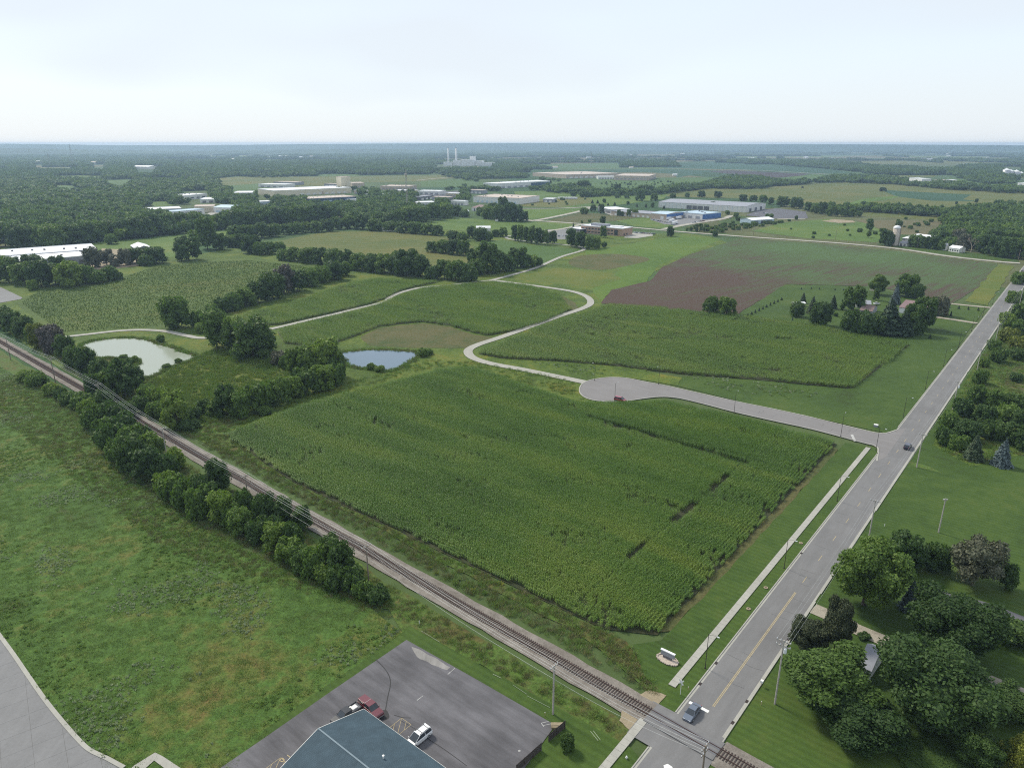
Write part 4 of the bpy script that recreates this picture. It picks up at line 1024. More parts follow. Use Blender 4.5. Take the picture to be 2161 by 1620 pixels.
# far: plant with chimneys, grain bins, scattered farm buildings
pl = empty('power_plant', P(985, 350), 'far white power plant with low halls below the two chimneys', 'plant')
for dx, dy, w, d, h in (tuple(q * .68 for q in t_) for t_ in ((-130, 0, 60, 40, 22), (-60, 20, 70, 50, 34), (10, 0, 90, 60, 40), (80, 20, 80, 60, 30), (150, 0, 90, 50, 20), (40, 60, 40, 40, 60))):
    hall = MB().box((dx, dy, h / 2), (w, d, h)).build('hall', M['white_wall'], pl)
    MB().box((dx, dy, h + .8), (w + 2, d + 2, 1.5)).build('roof', M['white_roof'], hall)
for x, y, lab in ((946.5, 346, 'slimmer left white chimney of the far power plant'), (963, 346, 'thicker right white chimney of the far power plant')):
    c = empty('chimney', P(x, y), lab, 'chimney')
    MB().lathe((0, 0, 0), [(6.5 if 'thick' in lab else 4.6, 0), (5 if 'thick' in lab else 3.6, 78)], 14).build('shaft', M['white_wall'], c, smooth=True)
    MB().lathe((0, 0, 78), [(5.4 if 'thick' in lab else 4, 0), (5.4 if 'thick' in lab else 4, 1.5)], 14).build('rim', M['grey_wall'], c)
for k, (x, r, h) in enumerate(((2122, 11, 18), (2131, 11, 14), (2143, 11, 13), (2154, 9, 8))):
    c = empty('grain_bin', P(x, 371), ['tallest silver grain bin, leftmost of the four at the far right', 'second silver grain bin from the left at the far right', 'third silver grain bin from the left at the far right', 'lowest silver grain bin, rightmost of the four'][k], 'grain bin', group='grain bins at the far right')
    MB().lathe((0, 0, 0), [(r, 0), (r, h)], 16).build('bin_wall', M['steel'], c, smooth=True)
    MB().lathe((0, 0, h), [(r + .4, -.1), (1, r * .5), (.8, r * .5 + 1)], 16).build('bin_roof', M['white_roof'], c)
building('factory', 'far white-walled factory at right beyond the tree belt, highest block', (1946, 378), (1966, 378), 16, depth=60, wall='white_wall', openings=row('window', 4, 4, 7, 'grey_wall'))
building('factory', 'low pale annex left of the far white-walled factory', (1922, 380), (1945, 380.5), 7, depth=40, wall='grey_wall', roof='pink_roof', openings=row('door', 3, .3, 4, 'white_wall'))
building('warehouse', 'low cream building right of the far white-walled factory', (1972, 380), (1992, 380.5), 8, depth=30, wall='cream_wall', roof='pink_roof', openings=row('door', 3, .3, 4, 'white_wall'))
building('warehouse', 'cream building with trailers, rightmost beside the far white-walled factory', (1996, 380), (2011, 380.5), 8, depth=30, wall='cream_wall', roof='white_roof', openings=row('door', 2, .3, 4, 'grey_wall'))
building('poultry_barn', 'far low white barn at the right edge below the grain bins', (2148, 386), (2185, 388), 5, depth=18, wall='white_wall', openings=row('door', 3, .3, 3, 'grey_wall'))
for k, (x, y, w, lab) in enumerate([(1000, 357, 60, 'white shed on the plain below the far power plant'), (962, 358, 60, 'pale roof among trees left below the far power plant'), (1072, 359, 26, 'tiny white house at the edge of the far dark woods'), (1170, 355, 40, 'small white barn on the highway right of the dark woods'),
        (1353, 349, 30, 'white farmhouse in the far tree cluster, left one'), (1398, 350, 34, 'white farmhouse in the far tree cluster, right one'), (1332, 355, 26, 'low pale shed in front of the far tree cluster'), (1424, 371, 22, 'small white shed right of the huge distribution centre'),
        (78, 345, 80, 'far white building in the left woods left of the radio masts'), (207, 346, 90, 'pale hospital-like block above the far left woods'), (306, 356, 150, 'far long white roof in the left woods'), (256, 323, 60, 'far white roof near the horizon at left'), (315, 340, 60, 'far small white roof cluster above the left woods'), (600, 332, 110, 'far white buildings near the horizon left of the power plant'),
        (1252, 313, 90, 'tiny white building near the horizon right of centre'), (1290, 313.5, 90, 'tiny white building near the horizon, right of its twin'), (1440, 326, 60, 'tiny white farm right of the central horizon buildings'), (1580, 321, 90, 'tan roof near the horizon at right'), (2035, 348, 14, 'far white tower-like silo at right'), (1893, 366, 40, 'tiny farm house in the far right woods, left one'), (1922, 366, 40, 'tiny farm house in the far right woods, right one'), (2053, 376, 14, 'white domed bin at the edge of the right woods'),
        (1963, 391.5, 14, 'tiny white shed in front of the tree belt on the hill'), (1985, 447, 16, 'white-roofed cottage in the hedgerow above the farm woods'), (2033, 450, 10, 'tiny white roof in the trees above the farm woods'), (820, 488, 18, 'white roof peeking out of the hedge behind the olive corn field'), (1020, 488, 24, 'white boat-like shed in the hedge left of the office'), (1048, 467, 6, 'tiny white hut at the foot of the dark tree clump')]):
    p = P(x, y)
    w = w * .7
    root = empty('shed' if w < 20 else 'farm_building', p, lab, 'shed' if w < 20 else 'farm building', random.uniform(-.4, .4))
    h = min(9, 2.5 + w * .12)
    d = w * .5
    MB().add([(-w / 2, -d / 2, 0), (w / 2, -d / 2, 0), (w / 2, d / 2, 0), (-w / 2, d / 2, 0), (-w / 2, -d / 2, h), (w / 2, -d / 2, h), (w / 2, d / 2, h), (-w / 2, d / 2, h), (-w / 2, 0, h * 1.4), (w / 2, 0, h * 1.4)], [(0, 1, 5, 4), (1, 2, 6, 9, 5), (2, 3, 7, 6), (3, 0, 4, 8, 7)]).build('wall', M['white_wall'], root)
    MB().add([(-w * .52, -d * .55, h * .97), (w * .52, -d * .55, h * .97), (w * .52, 0, h * 1.43), (-w * .52, 0, h * 1.43), (w * .52, d * .55, h * .97), (-w * .52, d * .55, h * .97)], [(0, 1, 2, 3), (3, 2, 4, 5)]).build('roof', M['white_roof' if k % 3 else 'tan_wall'], root)

_r = random.Random(5)
xs_ = sorted(_r.uniform(60, 2120) for _ in range(38))
for half in (0, 1):
    for k, x in enumerate(xs_[half * 19:half * 19 + 19]):
        y = _r.uniform(316, 340)
        w = _r.uniform(14, 42); d = w * _r.uniform(.4, .7); h = _r.uniform(6, 10)
        root = empty('farm_building', P(x, y), f'{["first", "second", "third", "fourth", "fifth", "sixth", "seventh", "eighth", "ninth", "tenth", "eleventh", "twelfth", "thirteenth", "fourteenth", "fifteenth", "sixteenth", "seventeenth", "eighteenth", "nineteenth"][k]} tiny white roof from the left on the {["left", "right"][half]} half of the horizon plain', 'farm building', _r.uniform(-.4, .4), 'tiny roofs on the far plain')
        MB().box((0, 0, h / 2), (w, d, h)).build('wall', M['white_wall'], root)
        MB().add([(-w * .52, -d * .55, h), (w * .52, -d * .55, h), (w * .52, 0, h * 1.4), (-w * .52, 0, h * 1.4), (w * .52, d * .55, h), (-w * .52, d * .55, h)], [(0, 1, 2, 3), (3, 2, 4, 5), (0, 3, 5), (1, 4, 2)]).build('roof', M[_r.choice(['white_roof', 'white_roof', 'steel', 'pink_roof'])], root)

# more roofs among the trees round the industrial streets and over the far left
MORE = [(573, 389, 70), (600, 384, 60), (655, 402, 55), (690, 398, 50), (700, 388, 40), (765, 402, 40), (790, 410, 36), (830, 416, 46), (850, 402, 44), (905, 403, 50), (930, 416, 34), (955, 408, 30), (965, 424, 26), (1000, 401, 40), (620, 421, 26), (595, 430, 22)]
for k, (x, y, w) in enumerate(MORE):
    low = ['white', 'grey', 'tan'][k % 3]
    building('workshop', f'low {low} building among industrial trees, {["first", "second", "third", "fourth", "fifth", "sixth", "seventh", "eighth", "ninth", "tenth", "eleventh", "twelfth", "thirteenth", "fourteenth", "fifteenth", "sixteenth"][sorted(m[0] for m in MORE).index(x)]} from the left', (x - w * pxm(y) / 2, y), (x + w * pxm(y) / 2, y + 1), 7, depth=w * .6, wall=['white_wall', 'grey_wall', 'tan_wall'][k % 3], roof=['white_roof', 'white_roof', 'pink_roof'][(k * 2) % 3], openings=row('door', 4, .3, 3.8, 'grey_wall' if k % 3 != 1 else 'white_wall'), group='low buildings among the industrial trees')
# the green-roofed building in the foreground
def shingle_mat():
    s = NT('shingle_roof')
    br = s.n('ShaderNodeTexBrick'); br.offset = 0.5
    br.inputs['Scale'].default_value = 1.0; br.inputs['Brick Width'].default_value = 0.55; br.inputs['Row Height'].default_value = 0.24; br.inputs['Mortar Size'].default_value = 0.02
    br.inputs['Color1'].default_value = (.044, .074, .097, 1); br.inputs['Color2'].default_value = (.054, .086, .11, 1); br.inputs['Mortar'].default_value = (.028, .05, .068, 1)
    tc = s.n('ShaderNodeTexCoord'); s.l(tc.outputs['Object'], br.inputs['Vector'])
    nz = s.noise(s.pos(), 0.5, 4, 0.6)
    c = s.mix(1.0, br.outputs['Color'], s.ramp(nz, [(0.3, (.85,) * 3), (0.7, (1.15,) * 3)]), 'MULTIPLY')
    return s.principled(c, 0.8, 0.3, bump=br.outputs['Fac'], bstr=0.5, bdist=-0.02)
M['shingle'] = shingle_mat()
M['ridge_blue'] = plain('ridge_blue', (.15, .2, .235), 0.6)
EV, PK, U_M, HALF, V0, LEN = 3.4, 6.3, 53.9, 9.6, -85.6, 30.0
gb = empty('green_roofed_building', RC(U_M, V0), 'building with teal shingle gable roof at the bottom edge of the picture', 'building', ROAD_ROT)
# local axes: x along the road (u), y = -v
wl = MB()
hw = HALF - .5
wl.add([(-hw, -.5, 0), (hw, -.5, 0), (hw, -LEN, 0), (-hw, -LEN, 0), (-hw, -.5, EV), (hw, -.5, EV), (hw, -LEN, EV), (-hw, -LEN, EV), (0, -.5, PK - .15), (0, -LEN, PK - .15)], [(1, 0, 4, 8, 5), (2, 1, 5, 6), (3, 2, 6, 9, 7), (0, 3, 7, 4)])
wl.build('wall', M['cream_wall'], gb)
sl = math.hypot(HALF, PK - EV); ang = math.atan2(PK - EV, HALF)
for sgn in (1, -1):
    o = MB().box((0, 0, 0), (sl + .05, LEN, .14)).build('roof_slope', M['shingle'], gb)
    o.location = (sgn * HALF / 2, -LEN / 2, (EV + PK) / 2); o.rotation_euler = (0, sgn * ang, 0)
MB().box((0, -LEN / 2, PK + .09), (.26, LEN, .07)).build('ridge_cap', M['ridge_blue'], gb)
for sgn in (1, -1):
    MB().box((sgn * (HALF + .06), -LEN / 2, EV - .08), (.14, LEN, .16)).build('gutter', M['white_wall'], gb)
    o = MB().box((0, 0, 0), (sl, .08, .2)).build('fascia', M['white_wall'], gb)
    o.location = (sgn * HALF / 2, .05, (EV + PK) / 2 - .03); o.rotation_euler = (0, sgn * ang, 0)
o = MB().lathe((0, 0, 0), [(.12, 0), (.12, .5), (.2, .52), (.2, .62)], 8).build('roof_vent', M['white_wall'], gb); o.location = (3.4, -12.5, PK - 3.4 / HALF * (PK - EV) + .05)
for y in (-5, -13, -21):
    MB().box((hw + .05, y, 1.6), (.12, 1.4, 1.2)).build('window', M['glass'], gb)
# slatted dark fence round the corner of the lot, in two runs with a gap
def fence(a, b, h, label):
    a, b = P(*a), P(*b)
    d = b - a; n = max(1, round(d.length / 2.4))
    root = empty('fence', a, label, 'fence', math.atan2(d.y, d.x))
    for k in range(n + 1):
        o = MB().box((0, 0, h / 2 + .05), (.12, .12, h + .1)).build('post', M['fence_wood'], root); o.location = (d.length * k / n, 0, 0)
    me = None
    for k in range(n):
        w = d.length / n
        mb = MB()
        for j in range(int(w / .15)): mb.box((.075 + j * .15, 0, 0), (.125, .03, h - .15))
        o = mb.build('slats', M['fence_wood'], root); o.location = (w * k, -.05, h / 2 + .05); o['kind'] = 'stuff'
        MB().box((w * (k + .5), .03, h * .3), (w - .13, .05, .09)).build('fence_rail', M['fence_wood'], root)
        MB().box((w * (k + .5), .03, h * .8), (w - .13, .05, .09)).build('fence_rail', M['fence_wood'], root)
fence((1192, 1538), (1158, 1567), 1.9, 'short dark slatted fence at the far right corner of the parking lot')
fence((1142, 1585), (1090, 1632), 1.9, 'dark slatted fence along the right edge of the lot at the bottom')
tag(MB().box((0, 0, .35), (2.2, 1.2, .7)).box((0, 0, .75), (2.3, .5, .12)).build('lumber_pile', M['pale_dirt'], None), 'low pile of tan lumber in the far corner behind the short fence', 'lumber pile').location = P(1176, 1535)
# monument sign in its stone bed
sg = empty('monument_sign', RC(113.6, -50.8, .32), 'grey and white monument sign on stone bed beside the sidewalk', 'sign', ROAD_ROT + R(90))
MB().box((0, 0, .3), (1.9, .4, .6)).build('sign_base', M['dark_wall'], sg)
MB().box((0, 0, 1.05), (3.0, .42, 1.0)).build('sign_panel', M['grey_wall'], sg)
MB().box((0, 0, 1.63), (3.15, .52, .17)).build('sign_cap', M['white_roof'], sg)
MB().box((0, -.24, 1.05), (2.3, .05, .55)).build('sign_plate', M['steel'], sg)
sb = sheet('stone_bed', [RC(113.2 + 1.25 * math.sin(t), -50.6 + 2.15 * math.cos(t)) for t in np.linspace(0, 2 * math.pi, 18)[:-1]], M['stone'], z=.34, world_pts=True)
mb = MB()
for k in range(46):
    t = 2 * math.pi * k / 46
    c = RC(113.2 + 1.3 * math.sin(t) + random.uniform(-.1, .1), -50.6 + 2.2 * math.cos(t) + random.uniform(-.1, .1), .4)
    mb.box(c, (random.uniform(.2, .4), random.uniform(.2, .35), random.uniform(.15, .28)), random.uniform(0, 3))
tag(mb.build('edging_stones', M['stone'], sb), kind='stuff')
# ------------------------------------------------------------------ vehicles
def loft(stations, closed_ends=True):
    """stations: (x, [(y, z) ...]) cross-sections, right side to left side over the top"""
    k = len(stations[0][1])
    vs = []; fs = []
    for x, sec in stations:
        vs += [(x, y, z) for y, z in sec]
    for i in range(len(stations) - 1):
        for j in range(k):
            j2 = (j + 1) % k
            fs.append((i * k + j, i * k + j2, (i + 1) * k + j2, (i + 1) * k + j))
    if closed_ends:
        fs.append(tuple(range(k - 1, -1, -1))); fs.append(tuple((len(stations) - 1) * k + j for j in range(k)))
    return vs, fs
def sec(hw, z0, z1, tuck=.06):
    return [(-hw + tuck, z0), (-hw, z0 + .22), (-hw, z1 - .12), (-hw + .07, z1), (hw - .07, z1), (hw, z1 - .12), (hw, z0 + .22), (hw - tuck, z0)]
def bevel_mesh(o, w=.04, seg=2):
    b = o.modifiers.new('bevel', 'BEVEL'); b.width = w; b.segments = seg; b.limit_method = 'ANGLE'; b.angle_limit = R(30)
VEH = {
 # length, half width, body stations (x, z0, z1, hw scale), cabin stations (x, z bottom, z top, bottom half width, top half width), roof start/end
 'sedan': (4.8, .91, [(-2.4, .42, .72, .86), (-2.3, .28, .9, .95), (-1.4, .22, .97, 1), (0, .22, .95, 1), (1.1, .22, .92, 1), (2.1, .25, .78, .96), (2.4, .38, .62, .84)], [(-1.75, .95, .97, .78, .74), (-1.0, .95, 1.40, .82, .64), (.25, .95, 1.43, .84, .66), (1.15, .92, .94, .82, .76)], (-1.02, .28)),
 'minivan': (5.0, .97, [(-2.5, .4, .95, .92), (-2.42, .25, 1.08, .98), (-1.2, .22, 1.08, 1), (.4, .22, 1.06, 1), (1.5, .22, 1.0, 1), (2.3, .25, .82, .95), (2.5, .38, .66, .84)], [(-2.4, 1.07, 1.09, .88, .84), (-2.15, 1.07, 1.72, .9, .74), (.35, 1.05, 1.76, .9, .76), (1.55, 1.0, 1.02, .86, .8)], (-2.2, .4)),
 'suv': (4.8, .95, [(-2.4, .45, 1.0, .92), (-2.33, .3, 1.1, .98), (-1.2, .28, 1.1, 1), (.4, .28, 1.08, 1), (1.4, .28, 1.04, 1), (2.25, .3, .92, .96), (2.4, .42, .74, .88)], [(-2.3, 1.09, 1.11, .88, .84), (-2.1, 1.09, 1.72, .88, .74), (.3, 1.07, 1.74, .88, .74), (1.1, 1.03, 1.05, .86, .8)], (-2.12, .34)),
 'pickup': (5.7, 1.0, [(-2.85, .5, 1.05, .95), (-2.8, .35, 1.12, 1), (-.9, .33, 1.12, 1), (.5, .33, 1.12, 1), (1.6, .33, 1.1, 1), (2.7, .35, 1.0, .97), (2.85, .45, .8, .9)], [(-.85, 1.1, 1.12, .9, .86), (-.7, 1.1, 1.78, .9, .76), (.55, 1.1, 1.8, .9, .78), (1.35, 1.08, 1.1, .88, .82)], (-.75, .6)),
}
def vehicle(name, label, kind, colour, loc, head, cat, extra=None, group=None, wheels=True):
    L_, hw, body, cab, roof = VEH[kind]
    root = empty(name, loc, label, cat, head, group)
    m = M[colour]
    o = MB().add(*loft([(x, sec(hw * s_, z0, z1)) for x, z0, z1, s_ in body])).build('body', m, root); bevel_mesh(o)
    cs = [(x, [(-b, zb), (-t, zt), (t, zt), (b, zb)]) for x, zb, zt, b, t in cab]
    MB().add(*loft(cs)).build('windows', M['glass'], root)
    # roof panel and pillars
    rb = MB()
    zt = max(c[2] for c in cab); tw = cab[1][4]
    rb.box(((roof[0] + roof[1]) / 2, 0, zt + .015), (roof[1] - roof[0], tw * 2 + .03, .06))
    for s_ in (-1, 1):
        for a, b in ((0, 1), (2, 3)):
            rb.tube([(cab[a][0], s_ * cab[a][3], cab[a][1]), (cab[b][0], s_ * cab[b][4] * 1.0, cab[b][2])] if a == 0 else [(cab[3][0], s_ * cab[3][3], cab[3][1]), (cab[2][0], s_ * cab[2][4], cab[2][2])], .05, 4)
        xm = (cab[1][0] + cab[2][0]) / 2 + .1
        rb.tube([(xm, s_ * cab[1][3], cab[1][1]), (xm, s_ * cab[1][4], cab[1][2])], .05, 4)
    o = rb.build('roof', m, root)
    wr = .34 if kind in ('sedan', 'minivan') else .39
    for fx in (L_ / 2 - .95, -L_ / 2 + 1.0):
        for s_ in (-1, 1):
            w = MB().tube([(0, -.11, 0), (0, .11, 0)], wr, 14).build('wheel', M['tyre'], root); w.location = (fx, s_ * (hw - .1), wr)
            MB().tube([(0, s_ * .10, 0), (0, s_ * .125, 0)], wr * .6, 10).build('rim', M['steel'], w)
    for s_ in (-1, 1):
        z = body[-1][2] - .02
        h = MB().box((0, 0, 0), (.12, .34, .15)).build('headlight', M['headlight'], root); h.location = (L_ / 2 - .1, s_ * hw * .62, z)
        t = MB().box((0, 0, 0), (.1, .2, .26)).build('taillight', M['taillight'], root); t.location = (-L_ / 2 + .05, s_ * hw * .75, body[1][2] - .15)
        q = MB().box((0, 0, 0), (.1, .2, .13)).build('mirror', m, root); q.location = (cab[3][0] - .15, s_ * (hw + .06), cab[3][1] + .1)
    MB().box((L_ / 2 - .03, 0, .38), (.14, hw * 1.6, .2)).build('bumper', m if kind != 'pickup' else M['steel'], root)
    if extra == 'cap':
        o = MB().add(*loft([(-2.82, [(-.92, 1.1), (-.8, 1.66), (.8, 1.66), (.92, 1.1)]), (-.85, [(-.94, 1.1), (-.82, 1.76), (.82, 1.76), (.94, 1.1)])])).build('bed_cap', m, root); bevel_mesh(o, .05)
        for s_ in (-1, 1):
            MB().box((-1.85, s_ * .885, 1.4), (1.3, .06, .26)).build('side_window', M['glass'], root)
        MB().box((-.83, 0, 1.75), (.06, 1.6, .05)).build('cap_trim', M['steel'], root)
    if extra == 'bed':
        MB().box((-1.85, 0, 1.125), (1.8, 1.6, .03)).build('bed_floor', M['dark_wall'], root)
        for s_ in (-1, 1): MB().box((-1.85, s_ * .92, 1.2), (1.95, .12, .2)).build('bed_side', m, root)
        MB().box((-2.8, 0, 1.2), (.1, 1.9, .2)).build('tailgate', m, root)
        b = MB().box((-1.7, .1, 1.28), (1.1, .9, .3)).box((-1.3, -.5, 1.24), (.4, .3, .2)).build('bed_load', M['white_wall'], root)
    if extra == 'rack':
        for s_ in (-1, 1): MB().box((-.9, s_ * .66, zt + .09), (2.2, .05, .05)).build('roof_rail', M['dark_metal'], root)
        for x in (-1.7, -.3): MB().box((x, 0, zt + .1), (.06, 1.3, .04)).build('crossbar', M['dark_metal'], root)
    return root
H_NEAR, H_FAR = ROAD_ROT + math.pi, ROAD_ROT
RT = .34
vehicle('car', 'blue-grey sedan just past the stop line, nearing the railway crossing', 'sedan', 'paint_bluegrey', RC(102.6, -40.2, RT), H_NEAR, 'car')
vehicle('car', 'dark navy car driving past the junction with the cul-de-sac street', 'suv', 'paint_navy', RC(262.2, -35.9, RT), H_FAR, 'car')
vehicle('minivan', 'red minivan parked at the kerb of the cul-de-sac turning circle', 'minivan', 'paint_red', P(1309, 846, RT), ROAD_ROT - R(90) + R(4), 'minivan')
p_ = P(787, 1496, RT)
vehicle('pickup_truck', 'maroon pickup with matching bed cap parked behind the green-roofed building', 'pickup', 'paint_maroon', P(783, 1499, RT), ROAD_ROT - R(90) - R(4), 'pickup', 'cap')
vehicle('pickup_truck', 'black pickup with white load in its open bed beside the maroon one', 'pickup', 'paint_black', P(731, 1514, RT), ROAD_ROT + R(176), 'pickup', 'bed')
vehicle('minivan', 'white minivan with roof rails parked on the lot near the building eave', 'minivan', 'paint_white', P(884, 1561, RT), ROAD_ROT + R(178), 'minivan', 'rack')
vehicle('car', 'silver car far up the main road, nearer of the two there', 'sedan', 'paint_silver', P(2145, 596, RT), H_FAR, 'car')
vehicle('car', 'dark red car far up the main road near the country road junction', 'suv', 'paint_maroon', P(2157, 575, RT), H_NEAR, 'car')
ords = ['first', 'second', 'third', 'fourth', 'fifth', 'sixth', 'seventh', 'eighth', 'ninth', 'tenth', 'eleventh', 'twelfth', 'thirteenth', 'fourteenth', 'fifteenth', 'sixteenth', 'seventeenth', 'eighteenth', 'nineteenth', 'twentieth']
def simple_car(loc, head, colour, label, group):
    root = empty('car', loc, label, 'car', head, group)
    L_, hw, body, cab, roof = VEH['sedan']
    MB().add(*loft([(x, sec(hw * s_, z0, z1)) for x, z0, z1, s_ in body])).build('body', M[colour], root)
    MB().add(*loft([(x, [(-b, zb), (-t, zt), (t, zt), (b, zb)]) for x, zb, zt, b, t in cab])).build('windows', M['glass'], root)
    MB().box((-.37, 0, 1.44), (1.3, 1.3, .05)).build('roof', M[colour], root)
    return root
cols = ['paint_white', 'paint_silver', 'paint_maroon', 'paint_bluegrey', 'paint_black', 'paint_silver', 'paint_white', 'paint_red', 'paint_tan', 'paint_navy']
cname = {'paint_white': 'white', 'paint_silver': 'silver', 'paint_maroon': 'maroon', 'paint_bluegrey': 'blue-grey', 'paint_black': 'black', 'paint_red': 'red', 'paint_tan': 'tan', 'paint_navy': 'navy'}
def car_row(pts, head, place, c0=0, group=None):
    for k, (x, y) in enumerate(pts):
        c = cols[(k * 3 + c0) % 10]
        simple_car(P(x, y, .36), head + random.uniform(-.05, .05), c, f'{cname[c]} car, {ords[k]} from the left {place}', group or ('cars parked ' + place))
car_row([(1339 + 5.2 * k, 491.5 + .35 * k) for k in range(9)], ROAD_ROT, 'in the lot right of the brick office')
car_row([(1172 + 7.5 * k, 499 - .3 * k) for k in range(7)], ROAD_ROT + .3, 'in front of the brick office')
car_row([(1376 + 4.6 * k, 464 + .95 * k) for k in range(8)], ROAD_ROT - .8, 'along the blue workshop yard')
car_row([(1462 + 5.5 * k, 471 - 1.0 * k) for k in range(5)], ROAD_ROT - .8, 'at the right side of the blue workshop yard')
car_row([(1597, 452), (1612, 450), (1617, 450.5), (1541, 461)], ROAD_ROT, 'beside the large grey parking lot')
car_row([(178, 566), (186, 569), (206, 563), (222, 556), (214, 551), (236, 549)], .6, 'in the yard right of the white factory')
car_row([(1910, 519), (1990, 524)], .2, 'in the farm yard by the silo')
car_row([(1828, 641), (1850, 642)], .4, 'on the gravel in the house yard', 3)
def trailer(loc, head, label, L_=14, tractor=False, group='white trailers'):
    root = empty('semi_trailer', loc, label, 'trailer', head, group)
    MB().box((0, 0, 2.5), (L_, 2.6, 2.8)).build('box_body', M['white_roof'], root)
    for x in (-L_ / 2 + 1.5, -L_ / 2 + 2.8): MB().tube([(x, -1.2, .5), (x, 1.2, .5)], .5, 10).build('wheel', M['tyre'], root)
    if tractor:
        MB().box((L_ / 2 + 2.2, 0, 1.9), (2.8, 2.4, 2.6)).build('cab', M['paint_white'], root)
        MB().box((L_ / 2 + 3.65, 0, 2.5), (.1, 2.1, .9)).build('windscreen', M['glass'], root)
        MB().tube([(L_ / 2 + 2.8, -1.2, .5), (L_ / 2 + 2.8, 1.2, .5)], .5, 10).build('wheel', M['tyre'], root)
    else: MB().box((L_ / 2 - 2, 0, .55), (.2, 1.8, 1.1)).build('landing_gear', M['dark_metal'], root)
trailer(P(1424, 473.5), ROAD_ROT + R(185), 'white semi truck and trailer in front of the blue workshops, nearest', 15, True)
trailer(P(1417, 469), ROAD_ROT + R(185), 'white trailer parked just behind the white semi truck', 15)
trailer(P(1411, 464), ROAD_ROT, 'white trailer backed against the blue workshop wall, left one', 9)
trailer(P(1432, 462.5), ROAD_ROT, 'white trailer backed against the blue workshop wall, right one', 12)
for k in range(7): trailer(P(1181 + 5.5 * k, 420.5), ROAD_ROT + R(80), f'white trailer, {ords[k]} from the left in the yard right of the pink-roofed warehouse', 9)
for k in range(8): trailer(P(604 + 6.2 * k, 411.5 - .45 * k), R(80), f'white trailer, {ords[k]} from the left below the big cream warehouse', 12)
for k in range(5): trailer(P(1206 + 8 * k, 372.5), R(70), f'white trailer, {ords[k]} from the left before the far distribution centres', 14)

# ------------------------------------------------------------------ poles, lamps, wires
def utility_pole(base, h, label, arm_dir, arms=((0.3, 2.6),), mat='wood_pole', transformer=False, group='wooden utility poles', lamp=None):
    root = empty('utility_pole', base, label, 'utility pole', 0, group)
    MB().tube([(0, 0, 0), (0, 0, h)], [.2, .13], 8).build('pole', M[mat], root)
    tops = []
    d = Vector(arm_dir).normalized()
    rot = math.atan2(d.y, d.x)
    for dz, w in arms:
        a = MB().box((0, 0, 0), (w, .14, .16)).tube([(-w * .32, .06, 0), (0, .06, -.7)], .03, 4).tube([(w * .32, .06, 0), (0, .06, -.7)], .03, 4).build('crossarm', M[mat], root)
        a.location = (0, 0, h - dz); a.rotation_euler = (0, 0, rot)
        for f in (-.47, -.2, .2, .47):
            i = MB().lathe((f * w, 0, .08), [(.07, 0), (.1, .08), (.06, .14), (.1, .2), (.04, .3)], 8).build('insulator', M['insulator'], a)
            tops.append(base + Vector((math.cos(rot) * f * w, math.sin(rot) * f * w, h - dz + .38)))
    if transformer:
        MB().lathe((d.x * .45, d.y * .45, h - 2.6), [(.3, 0), (.3, .9), (.2, 1.0)], 12).build('transformer', M['lamp_grey'], root)
    if lamp:
        l = Vector(lamp).normalized()
        MB().tube([(0, 0, h - 3.4), (l.x * 1.6, l.y * 1.6, h - 2.9)], .05, 6).build('lamp_arm', M['steel'], root)
        MB().box((l.x * 1.9, l.y * 1.9, h - 2.9), (.6, .3, .18), math.atan2(l.y, l.x)).build('lamp_head', M['lamp_grey'], root)
    return tops
def wire_run(label, lines, sag, rad=.026, group=None, m='wire'):
    mb = MB()
    for a, b in zip(lines, lines[1:]):
        pts = []
        for k in range(11):
            t = k / 10
            p = a.lerp(b, t); p.z -= sag * 4 * t * (1 - t); pts.append(p)
        mb.tube(pts, rad, 4, False)
    return tag(mb.build('power_wire', M[m]), label, 'power wire', group)
# along the railway
rp = [(1167, 1508), (779, 1238), (527, 1077), (353, 968), (217, 867), (117, 806), (23, 760)]
pole_tops = []
for k, q in enumerate(rp):
    pole_tops.append(utility_pole(P(*q), 11.2, f'wooden power pole beside the railway, {ords[k]} from the road crossing', RAIL_N, ((.25, 2.6),) if k else ((.25, 2.2),), 'pale_pole' if k in (0, 3) else 'wood_pole', group='power poles along the railway'))
front = utility_pole(P(1478, 1670), 9.6, 'wooden utility pole with two crossarms at the bottom beside the crossing', RAIL_N, ((.3, 2.4), (1.5, 2.2)), group='power poles along the railway')
ext = [p + RAIL_D * -58 for p in pole_tops[-1]]
for k in range(4):
    wire_run(['power wire nearest the meadow on the railway poles', 'second power wire from the meadow on the railway poles', 'third power wire from the meadow on the railway poles', 'power wire nearest the corn field on the railway poles'][k], [front[k]] + [t[k] for t in pole_tops] + [ext[k]], .75, group='power wires along the railway')
wire_run('lower single cable slung below the railway power wires', [front[5]] + [P(*q) + Vector((0, 0, 8.2)) for q in rp], .9, .02, group='power wires along the railway')
# along the right side of the road
rs = [((115.0, -29.3), 14.6), ((188.0, -30.6), 12.5), ((247, -30.2), 12), ((315.2, -30.2), 12), ((374.9, -29.8), 12), ((437, -29.5), 12), ((500, -29.5), 12), ((562, -29.5), 12)]
rt = []
for k, ((u, v), h) in enumerate(rs):
    rt.append(utility_pole(RC(u, v), h, f'utility pole on the right side of the main road, {ords[k]} from the railway', RC(1, 1) - RC(1, 0), ((.3, 2.6), (1.3, 2.6)) if k == 0 else ((.3, 2.4),), 'pale_pole', transformer=k in (0, 3), group='utility poles right of the main road'))
for k in range(4):
    wire_run(['outer left', 'inner left', 'inner right', 'outer right'][k] + ' wire on the poles right of the main road', [t[k] for t in rt], .8, .014, group='wires right of the main road')
utility_pole(RC(205, -17), 10.5, 'lone wooden pole in the mown field right of the road', (1, 0, 0), ((.4, 1.2),), 'pale_pole')
